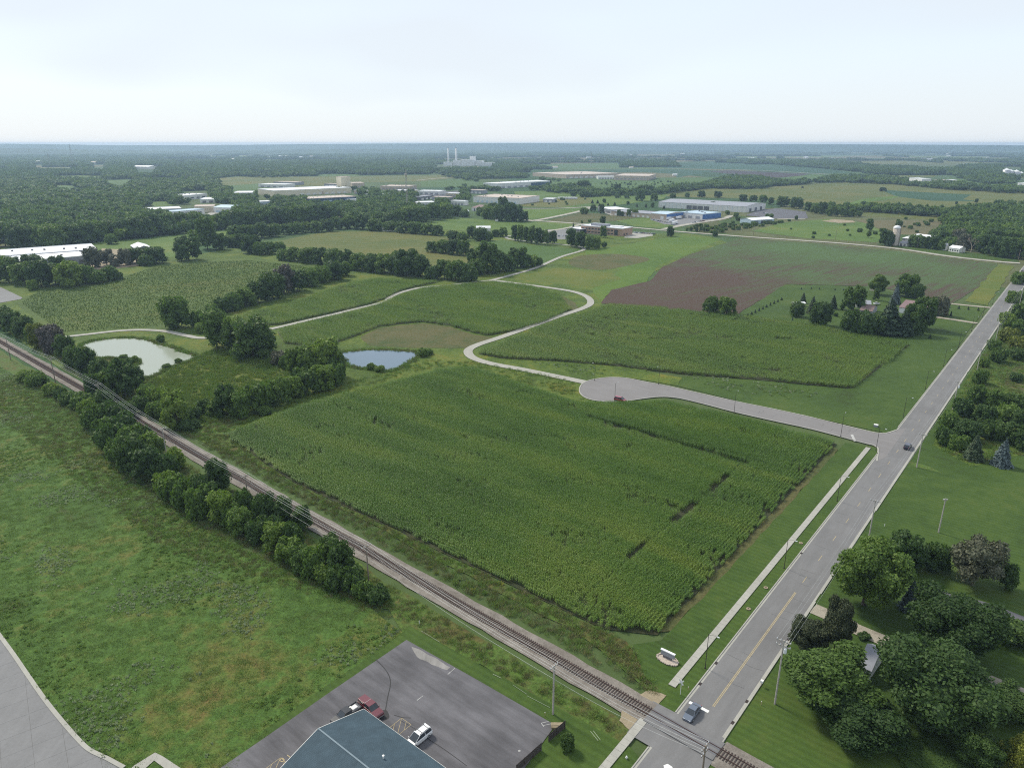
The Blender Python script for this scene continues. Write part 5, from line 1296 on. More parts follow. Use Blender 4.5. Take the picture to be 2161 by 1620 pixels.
# street lights: dark pole, arm over the road, pale lamp head
def street_light(base, d, label, h=8.5):
    root = empty('street_lamp', base, label, 'street lamp', math.atan2(d.y, d.x), 'street lamps')
    MB().tube([(0, 0, 0), (0, 0, h)], [.085, .055], 8).build('pole', M['dark_metal'], root)
    MB().tube([(0, 0, h - .35), (.7, 0, h + .05), (1.7, 0, h + .15)], .025, 6).build('lamp_arm', M['dark_metal'], root)
    MB().add(*loft([(1.65, [(-.07, h + .1), (-.06, h + .2), (.06, h + .2), (.07, h + .1)]), (1.95, [(-.14, h + .08), (-.11, h + .23), (.11, h + .23), (.14, h + .08)]), (2.25, [(-.08, h + .1), (-.07, h + .18), (.07, h + .18), (.08, h + .1)])])).build('lamp_head', M['lamp_grey'], root)
    MB().lathe((0, 0, 0), [(.22, 0), (.22, .15), (.13, .5)], 10).build('pole_base', M['dark_metal'], root)
VDIR = RC(0, 1)
for k, u in enumerate((115.8, 161.5, 206.6, 293.6, 336, 379, 422, 466, 510, 556)):
    street_light(RC(u, -43.6), VDIR, f'dark street lamp on the left kerb of the main road, {ords[k]} from the railway')
street_light(P(1848, 952), VDIR, 'street lamp on the corner of the junction with the cul-de-sac street')
UD = RC(1, 0)
for (x, y), lab, d in (((1774, 921), 'street lamp on the near kerb of the cul-de-sac street, closest to the main road', UD), ((1549, 871), 'street lamp halfway down the near kerb of the cul-de-sac street', UD), ((1297, 851), 'street lamp rising behind the red minivan on the turning circle', UD),
                        ((1390, 811), 'street lamp on the far kerb where the turning circle narrows', -UD), ((1255, 803), 'street lamp where the gravel path meets the turning circle', -UD)):
    street_light(P(x, y, .3), d, lab)
# along the country road
for k, (x, y) in enumerate(((2148, 552), (2030, 536), (1935, 523), (1856, 513.5), (1763, 505.5), (1590, 496))):
    utility_pole(P(x, y), 10, f'thin power pole along the country road, {ords[k]} from the right', (.3, 1, 0), ((.3, 1.8),), group='poles along the country road')
# far masts
def mast(px, h, w, label):
    b = P(*px)
    root = empty('radio_mast', b, label, 'mast')
    mb = MB()
    for k in range(3):
        a = k * 2.094
        mb.tube([(w * math.cos(a), w * math.sin(a), 0), (w * .35 * math.cos(a), w * .35 * math.sin(a), h)], .28, 4)
    n = 12
    for j in range(n):
        z0, z1 = h * j / n, h * (j + 1) / n
        for k in range(3):
            a, b_ = k * 2.094, (k + 1) * 2.094
            r0, r1 = w * (1 - .65 * j / n), w * (1 - .65 * (j + 1) / n)
            mb.tube([(r0 * math.cos(a), r0 * math.sin(a), z0), (r1 * math.cos(b_), r1 * math.sin(b_), z1)], .16, 4, False)
    mb.build('lattice', M['pale_pole'], root)
    MB().lathe((0, 0, h - 8), [(2.2, 0), (2.2, 2.2), (1.8, 2.4)], 8).build('antenna_ring', M['pale_pole'], root)
mast((860, 446), 62, 2.0, 'tall thin lattice radio mast standing in the trees left of centre')
mast((155, 352), 98, 6, 'taller dark mast rising far off above the left woods')
mast((106, 352), 60, 5, 'far pale mast left of the dark mast above the woods')
mast((1247, 352), 60, 2.6, 'thin far mast on the plain behind the distribution centres')

# ------------------------------------------------------------------ signs and small street furniture
cb = empty('railroad_crossbuck', RC(106.0, -44.2, .3), 'white railway crossbuck on a post between sidewalk and road at the crossing', 'crossing sign', ROAD_ROT)
MB().tube([(0, 0, 0), (0, 0, 3.4)], .06, 6).build('post', M['lamp_grey'], cb)
for s_ in (-1, 1):
    o = MB().box((0, 0, 0), (.05, 1.3, .24)).build('blade', M['white_paint'], cb); o.location = (-.08 - .03 * s_, 0, 2.95); o.rotation_euler = (s_ * R(45), 0, 0)
cb = empty('railroad_crossbuck', P(1418, 1612), 'white railway crossbuck seen edge-on beside the bottom utility pole', 'crossing sign', ROAD_ROT + math.pi)
cb.location = RC(90.2, -31.8)
MB().tube([(0, 0, 0), (0, 0, 3.4)], .06, 6).build('post', M['dark_metal'], cb)
for s_ in (-1, 1):
    o = MB().box((0, 0, 0), (.05, 1.2, .2)).build('blade', M['white_paint'], cb); o.location = (-.08 - .03 * s_, 0, 2.95); o.rotation_euler = (s_ * R(45), 0, 0)
hy = empty('fire_hydrant', P(1322, 1602), 'white fire hydrant on the grass between sidewalk and road at the bottom', 'hydrant')
MB().lathe((0, 0, 0), [(.2, 0), (.2, .06), (.13, .08), (.13, .6), (.17, .62), (.17, .66), (.12, .78), (.03, .84)], 10).build('barrel', M['white_paint'], hy)
MB().tube([(-.24, 0, .48), (.24, 0, .48)], .07, 8).build('nozzle', M['white_paint'], hy)
ub = empty('utility_cabinet', P(1848, 901), 'small green-grey utility cabinet on a pale pad at the junction corner', 'utility cabinet', ROAD_ROT)
MB().box((0, 0, .5), (1.2, 1.4, 1.0)).build('cabinet', M['grey_wall'], ub)
MB().box((0, 0, 1.03), (1.3, 1.5, .08)).build('lid', M['white_wall'], ub)
MB().box((-.6, 0, .06), (2.6, 2.0, .12)).build('pad', M['concrete'], ub)
for k, (u, v) in enumerate(((140, -44.2), (176, -44.2), (150.5, -44.1))):
    t = empty('utility_cover', RC(u, v, .33), ['round brown utility cover on the grass strip, nearest the railway', 'round brown utility cover on the grass strip, farthest from the railway', 'round brown utility cover on the grass strip, middle one'][k], 'utility cover', 0, 'utility covers on the grass strip')
    MB().lathe((0, 0, 0), [(.55, 0), (.5, .08)], 12).build('cover', M['pale_dirt'], t)
    MB().lathe((0, 0, .08), [(.2, 0), (.18, .03)], 10).build('lid', M['tie_wood'], t)
for k, (u, v) in enumerate(((118.5, -42.45), (111, -42.45), (112.2, -33.6), (105.5, -33.6), (135, -33.6), (171, -42.45))):
    g_ = empty('storm_drain', RC(u, v, .345), f'dark storm drain grate in the {"left" if v < -40 else "right"} gutter, {["second from", "nearest", "second from", "nearest", "third from", "third from"][k]} the railway', 'storm drain', ROAD_ROT, 'storm drains')
    MB().box((0, 0, 0), (.9, .5, .03)).build('frame', M['dark_metal'], g_)
    mb = MB()
    for j in range(5): mb.box((-.32 + .16 * j, 0, .02), (.06, .42, .03))
    mb.build('bars', M['tie_wood'], g_)['kind'] = 'stuff'
for k, (x, y, lab) in enumerate(((1452, 1458, 'yellow marker post beside the crossbuck'), (1606, 1489, 'yellow marker post at the foot of the roadside utility pole'), (1866, 1112, 'white marker post beside the round tree near the road'), (1150, 1512, 'yellow marker post at the lot corner'), (885, 1318, 'white marker stake on the lawn above the parking lot'))):
    mp = empty('marker_post', P(x, y), lab, 'marker post')
    MB().box((0, 0, .5), (.12, .05, 1.0)).build('post', M['yellow_paint' if 'yellow' in lab else 'white_paint'], mp)
    MB().box((0, 0, 1.05), (.14, .06, .12)).build('cap', M['white_paint'], mp)
mbx = empty('mailbox', P(1607, 1447, .3), 'small white roadside box on the grass near the right kerb', 'mailbox', ROAD_ROT)
MB().box((0, 0, .5), (.1, .1, 1.0)).build('post', M['wood_pole'], mbx)
MB().box((0, 0, 1.15), (.55, .5, .45)).build('box', M['white_paint'], mbx)
# ------------------------------------------------------------------ trees
OCT_V = np.array([(1, 0, 0), (-1, 0, 0), (0, 1, 0), (0, -1, 0), (0, 0, 1), (0, 0, -1)], float)
def _oct():
    v = [tuple(p) for p in OCT_V]; f = [(0, 2, 4), (2, 1, 4), (1, 3, 4), (3, 0, 4), (2, 0, 5), (1, 2, 5), (3, 1, 5), (0, 3, 5)]
    out = []; mid = {}
    def m(a, b):
        k = (min(a, b), max(a, b))
        if k not in mid:
            p = (np.array(v[a]) + np.array(v[b])); p /= np.linalg.norm(p); v.append(tuple(p)); mid[k] = len(v) - 1
        return mid[k]
    for a, b, c in f:
        ab, bc, ca_ = m(a, b), m(b, c), m(c, a)
        out += [(a, ab, ca_), (ab, b, bc), (ca_, bc, c), (ab, bc, ca_)]
    return np.array(v), out
SPH_V, SPH_F = _oct()
def cards(pts, nrm, size, rg):
    """bent four-cornered leaf sprays at pts facing nrm"""
    n = len(pts)
    nrm = nrm / np.linalg.norm(nrm, axis=1, keepdims=True)
    t = rg.normal(size=(n, 3)); t -= nrm * (t * nrm).sum(1, keepdims=True); t /= np.linalg.norm(t, axis=1, keepdims=True)
    b = np.cross(nrm, t)
    s = (size * rg.uniform(.6, 1.35, n))[:, None]
    w = rg.uniform(.5, .9, n)[:, None]
    bend = nrm * s * rg.uniform(-.35, .05, n)[:, None]
    v = np.stack([pts - t * s + bend, pts + b * s * w, pts + t * s + bend, pts - b * s * w], 1).reshape(-1, 3)
    return v
def crown_mesh(name, seed, h, w, base, nlobes, ncards, cs, lobe=(.3, .42), flat=1.0, top_bias=0.2, core=True, spread=.62, droop=0.0, full=False, heart=0.0):
    rg = np.random.default_rng(seed)
    cz, rz = (base + h) / 2, (h - base) / 2
    C = []; Rr = []
    for k in range(nlobes):
        d = rg.normal(size=3); d /= np.linalg.norm(d)
        q = spread * rg.uniform(.55, 1.1)
        if k == 0: q = 0
        r = rg.uniform(*lobe) * w / 2 * (1.35 if k == 0 else 1)
        c = np.array([d[0] * q * (w / 2), d[1] * q * (w / 2), cz + (d[2] + top_bias) * q * rz])
        c[2] = min(max(c[2], base + r * .6), h - r * .75) if not (heart and k == 0) else c[2]
        if heart and k == 0: r = heart * min(w / 2, rz); c = np.array([0, 0, cz])
        if full and k:
            c[2] = base + r * .5 + (h - base - r * 1.3) * ((k + rg.uniform(0, 1)) / nlobes) ** .9
            e = math.sqrt(max(.05, 1 - (max(0, (c[2] - base) / (h - base) - .45) / .6) ** 2))
            a_ = k * 2.4 + rg.uniform(-.5, .5); q_ = (w / 2 - r * .75) * e * rg.uniform(.55, 1)
            c[0], c[1] = q_ * math.cos(a_), q_ * math.sin(a_)
        C.append(c); Rr.append(r)
    C = np.array(C); Rr = np.array(Rr)
    sc = np.array([1, 1, flat])
    pr = Rr ** 2 / (Rr ** 2).sum()
    m = int(ncards * 1.7)
    li = rg.choice(nlobes, m, p=pr)
    d = rg.normal(size=(m, 3)); d[:, 2] += .25; d /= np.linalg.norm(d, axis=1, keepdims=True)
    pts = C[li] + d * sc * (Rr[li] * rg.uniform(.72, 1.2, m))[:, None]
    dist = np.linalg.norm((pts[:, None, :] - C[None]) / sc, axis=2) / Rr[None]
    dist[np.arange(m), li] = 9
    keep = (dist.min(1) > .8) & (pts[:, 2] > base * .6)
    pts, d = pts[keep][:ncards], d[keep][:ncards]
    nr = d + rg.normal(size=d.shape) * .75
    nr[:, 2] += .15
    v = cards(pts, nr, cs, rg)
    if droop: v[:, 2] -= droop * rg.uniform(0, 1, len(pts)).repeat(4) * cs
    f = np.arange(len(v)); sz = np.full(len(pts), 4)
    if core:
        for c, r in zip(C, Rr):
            cv = c + SPH_V * sc * r * .8 * (1 + rg.uniform(-.1, .1, (len(SPH_V), 1)))
            f = np.concatenate([f, np.array(SPH_F).ravel() + len(v)]); sz = np.concatenate([sz, np.full(len(SPH_F), 3)])
            v = np.concatenate([v, cv])
    v = v * np.array([1 / w, 1 / w, 1 / h])
    return np_mesh(name, v, f, sz), C * np.array([1 / w, 1 / w, 1 / h])
def trunk_mesh(name, C, thick, seed, top=.6):
    rg = random.Random(seed)
    mb = MB()
    mb.tube([(0, 0, -.02), (0, 0, .06), (rg.uniform(-.02, .02), rg.uniform(-.02, .02), .25), (rg.uniform(-.03, .03), rg.uniform(-.03, .03), top)], [thick * 1.5, thick, thick * .85, thick * .4], 7)
    for c in C[1:6]:
        z0 = rg.uniform(.16, .36)
        mb.tube([(0, 0, z0), (c[0] * .5, c[1] * .5, (z0 + c[2]) / 2 * .95), tuple(c)], [thick * .5, thick * .36, thick * .15], 5, False)
    return mb.mesh(name)
def conifer_mesh(name, seed, h, w, ncards, cs, whorls=11, base=.04):
    rg = np.random.default_rng(seed)
    z = base + (1 - base) * (1 - np.sqrt(rg.uniform(0, 1, ncards)))
    ph = (z - base) / (1 - base) * whorls
    fr = ph - np.floor(ph)
    th = rg.uniform(0, 2 * math.pi, ncards)
    lobe = 1 + .1 * np.sin(th * 5 + np.floor(ph) * 1.7) + .08 * np.sin(th * 9 + np.floor(ph))
    rad = (1 - (z - base) / (1 - base)) ** .85 * (.62 + .38 * (1 - fr)) * lobe * w / 2 * rg.uniform(.75, 1.05, ncards)
    pts = np.stack([rad * np.cos(th), rad * np.sin(th), z * h], 1)
    nr = np.stack([np.cos(th) * .7, np.sin(th) * .7, np.full(ncards, .8)], 1) + rg.normal(size=(ncards, 3)) * .35
    v = cards(pts, nr, cs, rg)
    f = np.arange(len(v)); sz = np.full(ncards, 4)
    n = 10; cv = []; cf = []
    for j, (zz, rr) in enumerate(((base, .8), (.35, .52), (.7, .22), (.97, .01))):
        for k in range(n): cv.append((rr * .78 * w / 2 * math.cos(6.2832 * k / n), rr * .78 * w / 2 * math.sin(6.2832 * k / n), zz * h))
    for j in range(3):
        for k in range(n): cf += [j * n + k, j * n + (k + 1) % n, (j + 1) * n + (k + 1) % n, (j + 1) * n + k]
    f = np.concatenate([f, np.array(cf) + len(v)]); sz = np.concatenate([sz, np.full(3 * n, 4)]); v = np.concatenate([v, np.array(cv)])
    v = v * np.array([1 / w, 1 / w, 1 / h])
    mb = MB().tube([(0, 0, -.02), (0, 0, .9)], [.03, .008], 6)
    return np_mesh(name, v, f, sz), mb.mesh('trunk')
TREES = {}
def add_kind(k, hi, **kw):
    out = []
    for s_ in range(kw.pop('n')):
        me, C = crown_mesh('crown', hash(k) % 1000 + s_ * 31 if False else sum(map(ord, k)) + s_ * 31, **kw)
        out.append((me, trunk_mesh('trunk', C, .028 if kw['base'] > .9 else .02, s_)))
    TREES[k] = out
# big foreground trees
add_kind('grand', True, n=2, h=15, w=16, base=1.6, nlobes=60, ncards=20000, cs=.26, lobe=(.19, .32), spread=.78, heart=.78)
add_kind('maple', True, n=1, h=15, w=15, base=2.0, nlobes=40, ncards=16000, cs=.27, lobe=(.2, .3), spread=.8, heart=.7)
add_kind('ragged', True, n=2, h=16, w=14, base=1.5, nlobes=36, ncards=15000, cs=.26, lobe=(.17, .3), spread=.82, heart=.66)
# trees in the middle distance
add_kind('round', False, full=True, n=3, h=11, w=10, base=.2, nlobes=24, ncards=2200, cs=.42, lobe=(.24, .48))
add_kind('oak', False, full=True, n=3, h=13, w=13, base=.6, nlobes=24, ncards=2400, cs=.48, lobe=(.26, .42), spread=.72)
add_kind('tall', False, full=True, n=3, h=16, w=9, base=.5, nlobes=20, ncards=2000, cs=.45, lobe=(.32, .5), spread=.8)
add_kind('shrub', False, full=True, n=4, h=4.2, w=6, base=.15, nlobes=20, ncards=1200, cs=.30, lobe=(.22, .48), spread=.75, flat=.85)
add_kind('scruffy', False, n=5, h=9, w=9, base=.2, nlobes=30, ncards=2400, cs=.36, lobe=(.13, .36), spread=.9, full=True)
add_kind('willow', True, n=1, h=10, w=11, base=.5, nlobes=30, ncards=5500, cs=.26, lobe=(.24, .36), droop=1.5, spread=.75)
TREES['spruce'] = [conifer_mesh('crown', 3 + k, 10, 6.5, 2600, .32) for k in range(2)]
TREES['pine'] = [conifer_mesh('crown', 13 + k, 13, 9, 2600, .46, whorls=8, base=.1) for k in range(2)]
TREES['sapling'] = [conifer_mesh('crown', 23, 2.5, 1.9, 300, .2, whorls=6)]
def bare_tree():
    rg = random.Random(4); mb = MB()
    def grow_(p, d, l, r, n):
        q = p + d * l
        mb.tube([p, p.lerp(q, .5) + Vector((rg.uniform(-.06, .06), rg.uniform(-.06, .06), 0)) * l, q], [r, r * .8, r * .6], 5, False)
        if n == 0: return
        for _ in range(3):
            e = (d + Vector((rg.uniform(-.8, .8), rg.uniform(-.8, .8), rg.uniform(-.1, .6)))).normalized()
            grow_(q, e, l * rg.uniform(.6, .8), r * .58, n - 1)
    grow_(Vector((0, 0, 0)), Vector((0, 0, 1)), .3, .03, 4)
    return mb.mesh('crown')
TONE = {'k': ('leaf_deep', 'very dark green'), 'd': ('leaf_dark', 'dark green'), 'm': ('leaf_mid', 'mid-green'), 'l': ('leaf_light', 'light green'), 'y': ('leaf_yellow', 'yellow-green'), 'g': ('leaf_grey', 'grey-brown'), 'p': ('leaf_purple', 'purplish grey'),
        'c': ('needle_dark', 'dark green'), 'b': ('needle_blue', 'bluish grey'), 'n': ('needle_brown', 'brownish green')}
WORD = {'grand': 'broad tree', 'maple': 'maple-like tree', 'ragged': 'ragged tree', 'round': 'round tree', 'oak': 'spreading tree', 'tall': 'tall tree', 'scruffy': 'scruffy tree', 'scruffy': 'scruffy tree', 'shrub': 'bush', 'willow': 'willow-like tree', 'spruce': 'spruce', 'pine': 'pine', 'sapling': 'small conifer'}
FIT_A = np.linspace(-1.5708, 1.5708, 25)
FIT_S, FIT_C = np.sin(FIT_A), np.cos(FIT_A)
TREE_POS = []
tree_n = [0]
def tree(x, y, wpx, hpx, kind, tone, label, group=None, wide=1.0):
    """a tree whose trunk foot stands at photo position (x, y); size in photo pixels"""
    by, h = y, hpx / pxm(y)
    w = wpx / pxm(y)
    for _ in range(14):          # settle size and footing so that the crown fills the outline seen
        b_ = P(x, by, 0)
        dep_ = b_.y * CP + (CAM_H - .5 * h) * SP
        w = wpx * dep_ / F_PX
        top = bot = None
        zz = .52 * h + .48 * h * FIT_S
        py = to_px(b_.x, b_.y - w * .5 * FIT_C, np.maximum(zz, 0))[1]
        py2 = to_px(b_.x, b_.y + w * .5 * FIT_C, zz)[1]
        bot, top = max(py.max(), to_px(b_.x, b_.y, 0)[1]), min(py.min(), py2.min())
        by += (y - bot) * .7
        h = max(.8, h + ((top - (y - hpx)) + (y - bot) * .3) * dep_ / F_PX * .6)
    base = P(x, by, 0)
    i = tree_n[0]; tree_n[0] += 1
    cm, tm = TREES[kind][i % len(TREES[kind])]
    m, _ = TONE[tone]
    nm = {'shrub': 'bush', 'spruce': 'spruce_tree', 'pine': 'pine_tree', 'sapling': 'conifer_sapling', 'willow': 'willow_tree'}.get(kind, 'broadleaf_tree')
    root = empty(nm, base, label, 'bush' if kind == 'shrub' else 'tree', (i * 2.399) % 6.283, group, (w, w * wide, h))
    link_mesh('crown', cm, M[m], root)
    link_mesh('trunk', tm, M['bark'], root)
    TREE_POS.append((base.x, base.y, w / 2))
def cluster(place, spec, group=None):
    """spec rows: x y width height kind tone; labels number them from the left"""
    rows = [q.split() for q in spec.strip().split(';') if q.strip()]
    rows.sort(key=lambda q: float(q[0]))
    for k, q in enumerate(rows):
        if q[4] in ('round', 'oak') and (k * 7 + len(place)) % 5 < 3: q[4] = 'scruffy'
        adj = TONE[q[5]][1]
        pos = ords[k] + ' from the left' if len(rows) > 1 else ''
        tree(float(q[0]), float(q[1]), float(q[2]), float(q[3]), q[4], q[5], f'{adj} {WORD[q[4]]}, {pos} {place}', group or ('trees ' + place))

S = lambda x, y, w, h, k, t, lab: tree(x, y, w, h, k, t, lab)
# --- foreground right
S(1822, 1290, 160, 150, 'maple', 'm', 'large mid-green leafy tree overhanging the right edge of the main road')
S(1905, 1203, 84, 82, 'round', 'd', 'round dark tree on the mown field, left of two dark ones')
S(1973, 1206, 56, 62, 'round', 'd', 'smaller round dark tree right beside the left dark one on mown field')
S(2050, 1243, 112, 112, 'willow', 'g', 'grey-brown willow-like tree at the edge of the mown field')
S(2122, 1245, 38, 60, 'tall', 'd', 'small dark tree right of the grey-brown willow-like tree')
S(1918, 1288, 46, 68, 'spruce', 'b', 'blue spruce tucked between the maple-like tree and the huge round tree')
S(2002, 1402, 196, 164, 'grand', 'k', 'huge round dark tree on the lawn between the two driveways')
S(1758, 1382, 74, 118, 'ragged', 'n', 'brownish pine at the road edge, the taller of two')
S(1700, 1384, 86, 86, 'ragged', 'n', 'brownish pine overhanging the right kerb beside the utility pole')
S(1746, 1528, 212, 180, 'ragged', 'm', 'ragged mid-green tree left of the half-hidden grey house')
S(1962, 1578, 250, 224, 'grand', 'd', 'biggest broad tree in front of the gravel driveway at lower right')
S(1815, 1612, 215, 175, 'ragged', 'k', 'dark ragged tree with pale leaning trunk at the bottom')
S(1908, 1400, 44, 52, 'spruce', 'b', 'blue-grey spruce between the biggest broad tree and the huge round one')
S(2150, 1668, 105, 120, 'ragged', 'y', 'yellow-green tree in the bottom right corner')
S(2128, 1540, 125, 105, 'ragged', 'd', 'dark tree behind the yellow-green corner tree')
S(2134, 1368, 82, 66, 'round', 'd', 'dark bushy tree at right edge above the gravel driveway')
S(2060, 1640, 120, 120, 'ragged', 'd', 'dark tree in shade between the biggest tree and corner tree')
S(1960, 1660, 170, 130, 'ragged', 'd', 'low dark tree at bottom edge below the biggest broad tree')
S(1823, 1352, 30, 22, 'shrub', 'd', 'low dark bush on the lawn beside the grey house')
S(1196, 1587, 32, 42, 'round', 'd', 'neat rounded evergreen bush beside the dark slatted fence')
S(2111, 983, 44, 60, 'spruce', 'b', 'blue spruce standing at the edge of the scrub right of the road')
S(2053, 970, 44, 56, 'spruce', 'c', 'dark spruce left of the blue spruce at the scrub edge')
S(2143, 806, 30, 20, 'shrub', 'd', 'lone dark bush in the pale clearing at the right edge')
cluster('in scrub by the far main road', '2150 600 36 27 shrub m;2140 640 32 27 shrub l;2150 672 45 32 shrub m;2125 690 36 31 shrub l;2155 710 45 36 round m;2128 722 47 31 shrub y;2096 740 27 23 shrub m;2150 745 45 36 shrub y;2105 765 40 32 shrub d;2145 760 36 27 shrub d;2075 775 23 20 shrub l;2065 810 32 31 shrub m')
cluster('in dark scrub right of the junction', '2060 850 43 38 shrub m;2095 862 43 40 round m;2140 862 52 34 shrub d;2030 880 48 41 shrub d;2075 895 52 43 round d;2125 892 57 41 shrub m;2000 908 43 41 shrub m;2155 905 43 43 round d;2040 930 57 46 round d;2090 928 52 43 shrub d;2135 935 52 43 round d;1992 938 41 38 shrub d;2020 950 38 34 shrub m;2158 950 43 40 round d')
# --- shrub belt between meadow and railway
cluster('in shrub belt near the crossing', '798 1276 56 46 shrub d;765 1262 48 44 shrub m;745 1250 60 58 shrub d;712 1246 60 56 shrub d;722 1218 64 80 round d;690 1232 60 50 shrub l;668 1215 60 66 shrub m;640 1207 66 60 round m;610 1186 66 56 shrub m;700 1195 50 70 tall d;585 1163 64 64 round l;620 1160 50 60 shrub d')
cluster('in shrub belt by second railway pole', '600 1112 48 66 tall d;565 1112 52 74 round d;548 1142 56 52 shrub d;512 1128 56 60 round m;580 1140 50 50 shrub d;490 1112 50 50 shrub m;470 1102 60 68 round l;446 1086 56 66 round d;520 1092 48 60 shrub d;425 1090 56 66 shrub m;462 1040 54 72 tall d;425 1062 50 60 round d;640 1120 42 55 tall d')
cluster('in shrub belt by fourth railway pole', '396 1072 56 60 shrub m;372 1055 60 56 shrub m;350 1040 50 48 shrub l;318 1012 80 74 round d;282 996 70 78 round d;350 1012 60 58 shrub d;258 975 60 56 shrub m;240 950 64 60 shrub d;280 952 60 56 shrub m;318 965 58 52 shrub m;370 990 44 44 shrub l;222 930 50 48 shrub m;262 922 60 52 shrub d;300 940 50 46 shrub d')
cluster('in shrub belt past fifth railway pole', '205 902 56 48 shrub m;240 896 60 50 shrub d;190 880 40 40 shrub l;222 868 40 46 round d;175 862 50 34 shrub m;146 853 44 28 shrub m;108 834 36 26 shrub l;80 814 44 30 shrub m;58 806 40 26 shrub l;128 842 30 24 shrub d')
# --- far side of the railway, round the pale pond
cluster('along railway beside the pale pond', '8 690 44 44 round d;30 702 44 46 round d;52 712 44 46 round d;70 722 30 36 shrub m;85 735 44 54 round y;112 745 52 60 round p;140 756 44 50 round d;160 775 44 46 shrub d;185 790 50 56 round d;215 806 44 50 round d;240 818 46 48 shrub d;265 836 76 80 round d;225 838 44 52 round m;200 842 40 54 round d;290 812 36 40 round d')
cluster('between pale pond and railway', '310 850 46 40 shrub m;340 858 46 44 shrub l;300 868 40 34 shrub d;330 880 44 34 shrub m;374 900 62 74 round l;355 885 40 40 shrub m;405 888 40 30 shrub d;432 872 34 30 round d;452 876 44 30 shrub m;400 908 50 26 shrub d;270 880 40 34 shrub d')
cluster('between wet meadow and big corn', '480 878 52 66 round d;508 880 50 56 round m;535 868 60 60 round m;565 858 50 52 shrub m;596 852 46 54 round m;622 838 50 46 shrub l;650 830 54 50 round m;680 822 62 52 round l;706 812 44 46 shrub m;560 875 36 20 shrub m')
cluster('between the two ponds', '626 792 48 62 round l;660 795 60 70 round m;690 795 74 80 oak l;712 800 40 50 shrub d;588 770 38 30 shrub g;605 778 30 28 shrub m;640 805 40 34 shrub m;710 760 30 26 shrub g')
cluster('in group behind the wet meadow', '458 735 56 86 tall m;500 738 60 70 oak m;535 755 96 86 oak d;556 740 50 56 round d;484 722 40 44 round d;418 690 30 34 shrub m;425 702 26 22 shrub l')
S(374, 692, 66, 68, 'round', 'm', 'lone big round tree in the rough grass above the pale pond')
cluster('at the rim of the dark pond', '893 752 26 18 shrub m;800 784 24 14 shrub l;783 780 20 14 shrub m;905 748 20 12 shrub m')
cluster('at the rim of the pale pond', '340 722 18 16 shrub m;286 765 16 14 shrub l;262 757 18 10 shrub m;352 777 20 10 shrub m;376 766 16 10 shrub l')
# --- hedges between the corn fields
cluster('in hedge left of gravel path', '450 664 36 24 shrub m;470 660 40 32 shrub d;492 654 44 36 shrub m;518 646 48 40 round m;545 638 50 44 round d;575 630 60 56 oak d;600 620 50 60 round p;628 614 48 44 round d;655 604 44 40 round m;680 596 44 36 shrub m;705 590 46 40 round d;726 582 36 30 shrub m')
cluster('in big hedge left of path fork', '600 549 30 24 shrub m;622 551 36 30 round m;650 554 40 32 round m;678 557 40 34 round d;705 560 40 36 round m;730 566 44 40 round d;758 570 44 36 round m;786 573 44 38 round d;812 576 44 40 round m;838 578 40 40 round d;860 582 62 56 oak d;888 584 44 48 round d;912 590 36 28 shrub d;842 566 40 40 round m')
cluster('in clump at the path fork', '938 588 44 40 round m;962 592 46 44 round m;990 594 44 38 shrub d;1008 580 40 36 round m;1030 576 62 66 oak d;1005 572 44 50 round d;1055 572 44 40 round m;1092 565 56 44 oak m;1075 572 34 30 shrub d;1120 562 34 24 shrub l;1135 560 22 18 shrub m')
cluster('in hedge behind hay field', '912 532 32 24 round m;934 534 36 28 round m;956 537 36 32 round d;978 539 34 34 round m;955 506 30 20 round d;975 508 28 18 shrub m;994 503 24 26 round d;1014 508 34 28 round d;1030 508 22 20 shrub m')
cluster('in group below the left forest', '399 549 56 50 round d;438 526 44 72 tall m;465 527 36 36 round d;420 515 44 30 shrub m;490 521 34 26 round m;512 523 36 30 round d;532 534 46 40 round d;552 538 36 28 shrub m;572 536 32 26 round m;590 530 26 20 shrub m;498 506 36 30 round m;524 504 36 30 round m;552 502 36 32 round d;578 499 34 28 round m')
cluster('above the olive corn field', '604 495 28 22 round m;626 493 30 24 shrub m;645 490 30 22 round m;668 490 30 24 round m;690 488 32 26 round d;712 484 32 26 round m;738 482 36 28 round m;765 484 40 32 round d;792 487 36 26 round m;824 488 34 22 round m;850 491 34 24 round d;876 493 36 26 round m;902 495 34 24 round m;925 497 30 22 round d')
cluster('in hedge left of brick office', '1086 508 16 34 tall d;1098 510 16 36 tall m;1110 512 16 34 tall d;1122 514 18 38 tall m;1136 516 18 36 tall d;1150 516 18 32 tall m;1166 514 20 28 round d;1206 521 26 40 tall d;1224 524 26 36 tall d;1244 526 20 30 tall m;1258 524 22 26 round l;1275 522 14 12 shrub m;1062 500 22 20 round m;1046 500 16 16 round m')
cluster('in clump below the maroon-roofed shed', '1030 462 34 28 round m;1052 466 36 34 oak d;1075 467 36 40 oak d;1090 466 34 34 round d;1104 468 26 22 round d;1062 448 30 34 round d;1040 450 24 22 round d;1016 455 24 18 shrub m')
cluster('in belt left of maroon-roofed shed', '800 472 30 26 round m;822 474 34 26 round d;846 472 34 30 round m;868 470 36 32 round d;892 468 36 34 round m;916 464 36 36 round m;940 460 34 32 round l;962 456 30 24 round m;980 458 24 16 shrub m;806 484 26 14 shrub m')
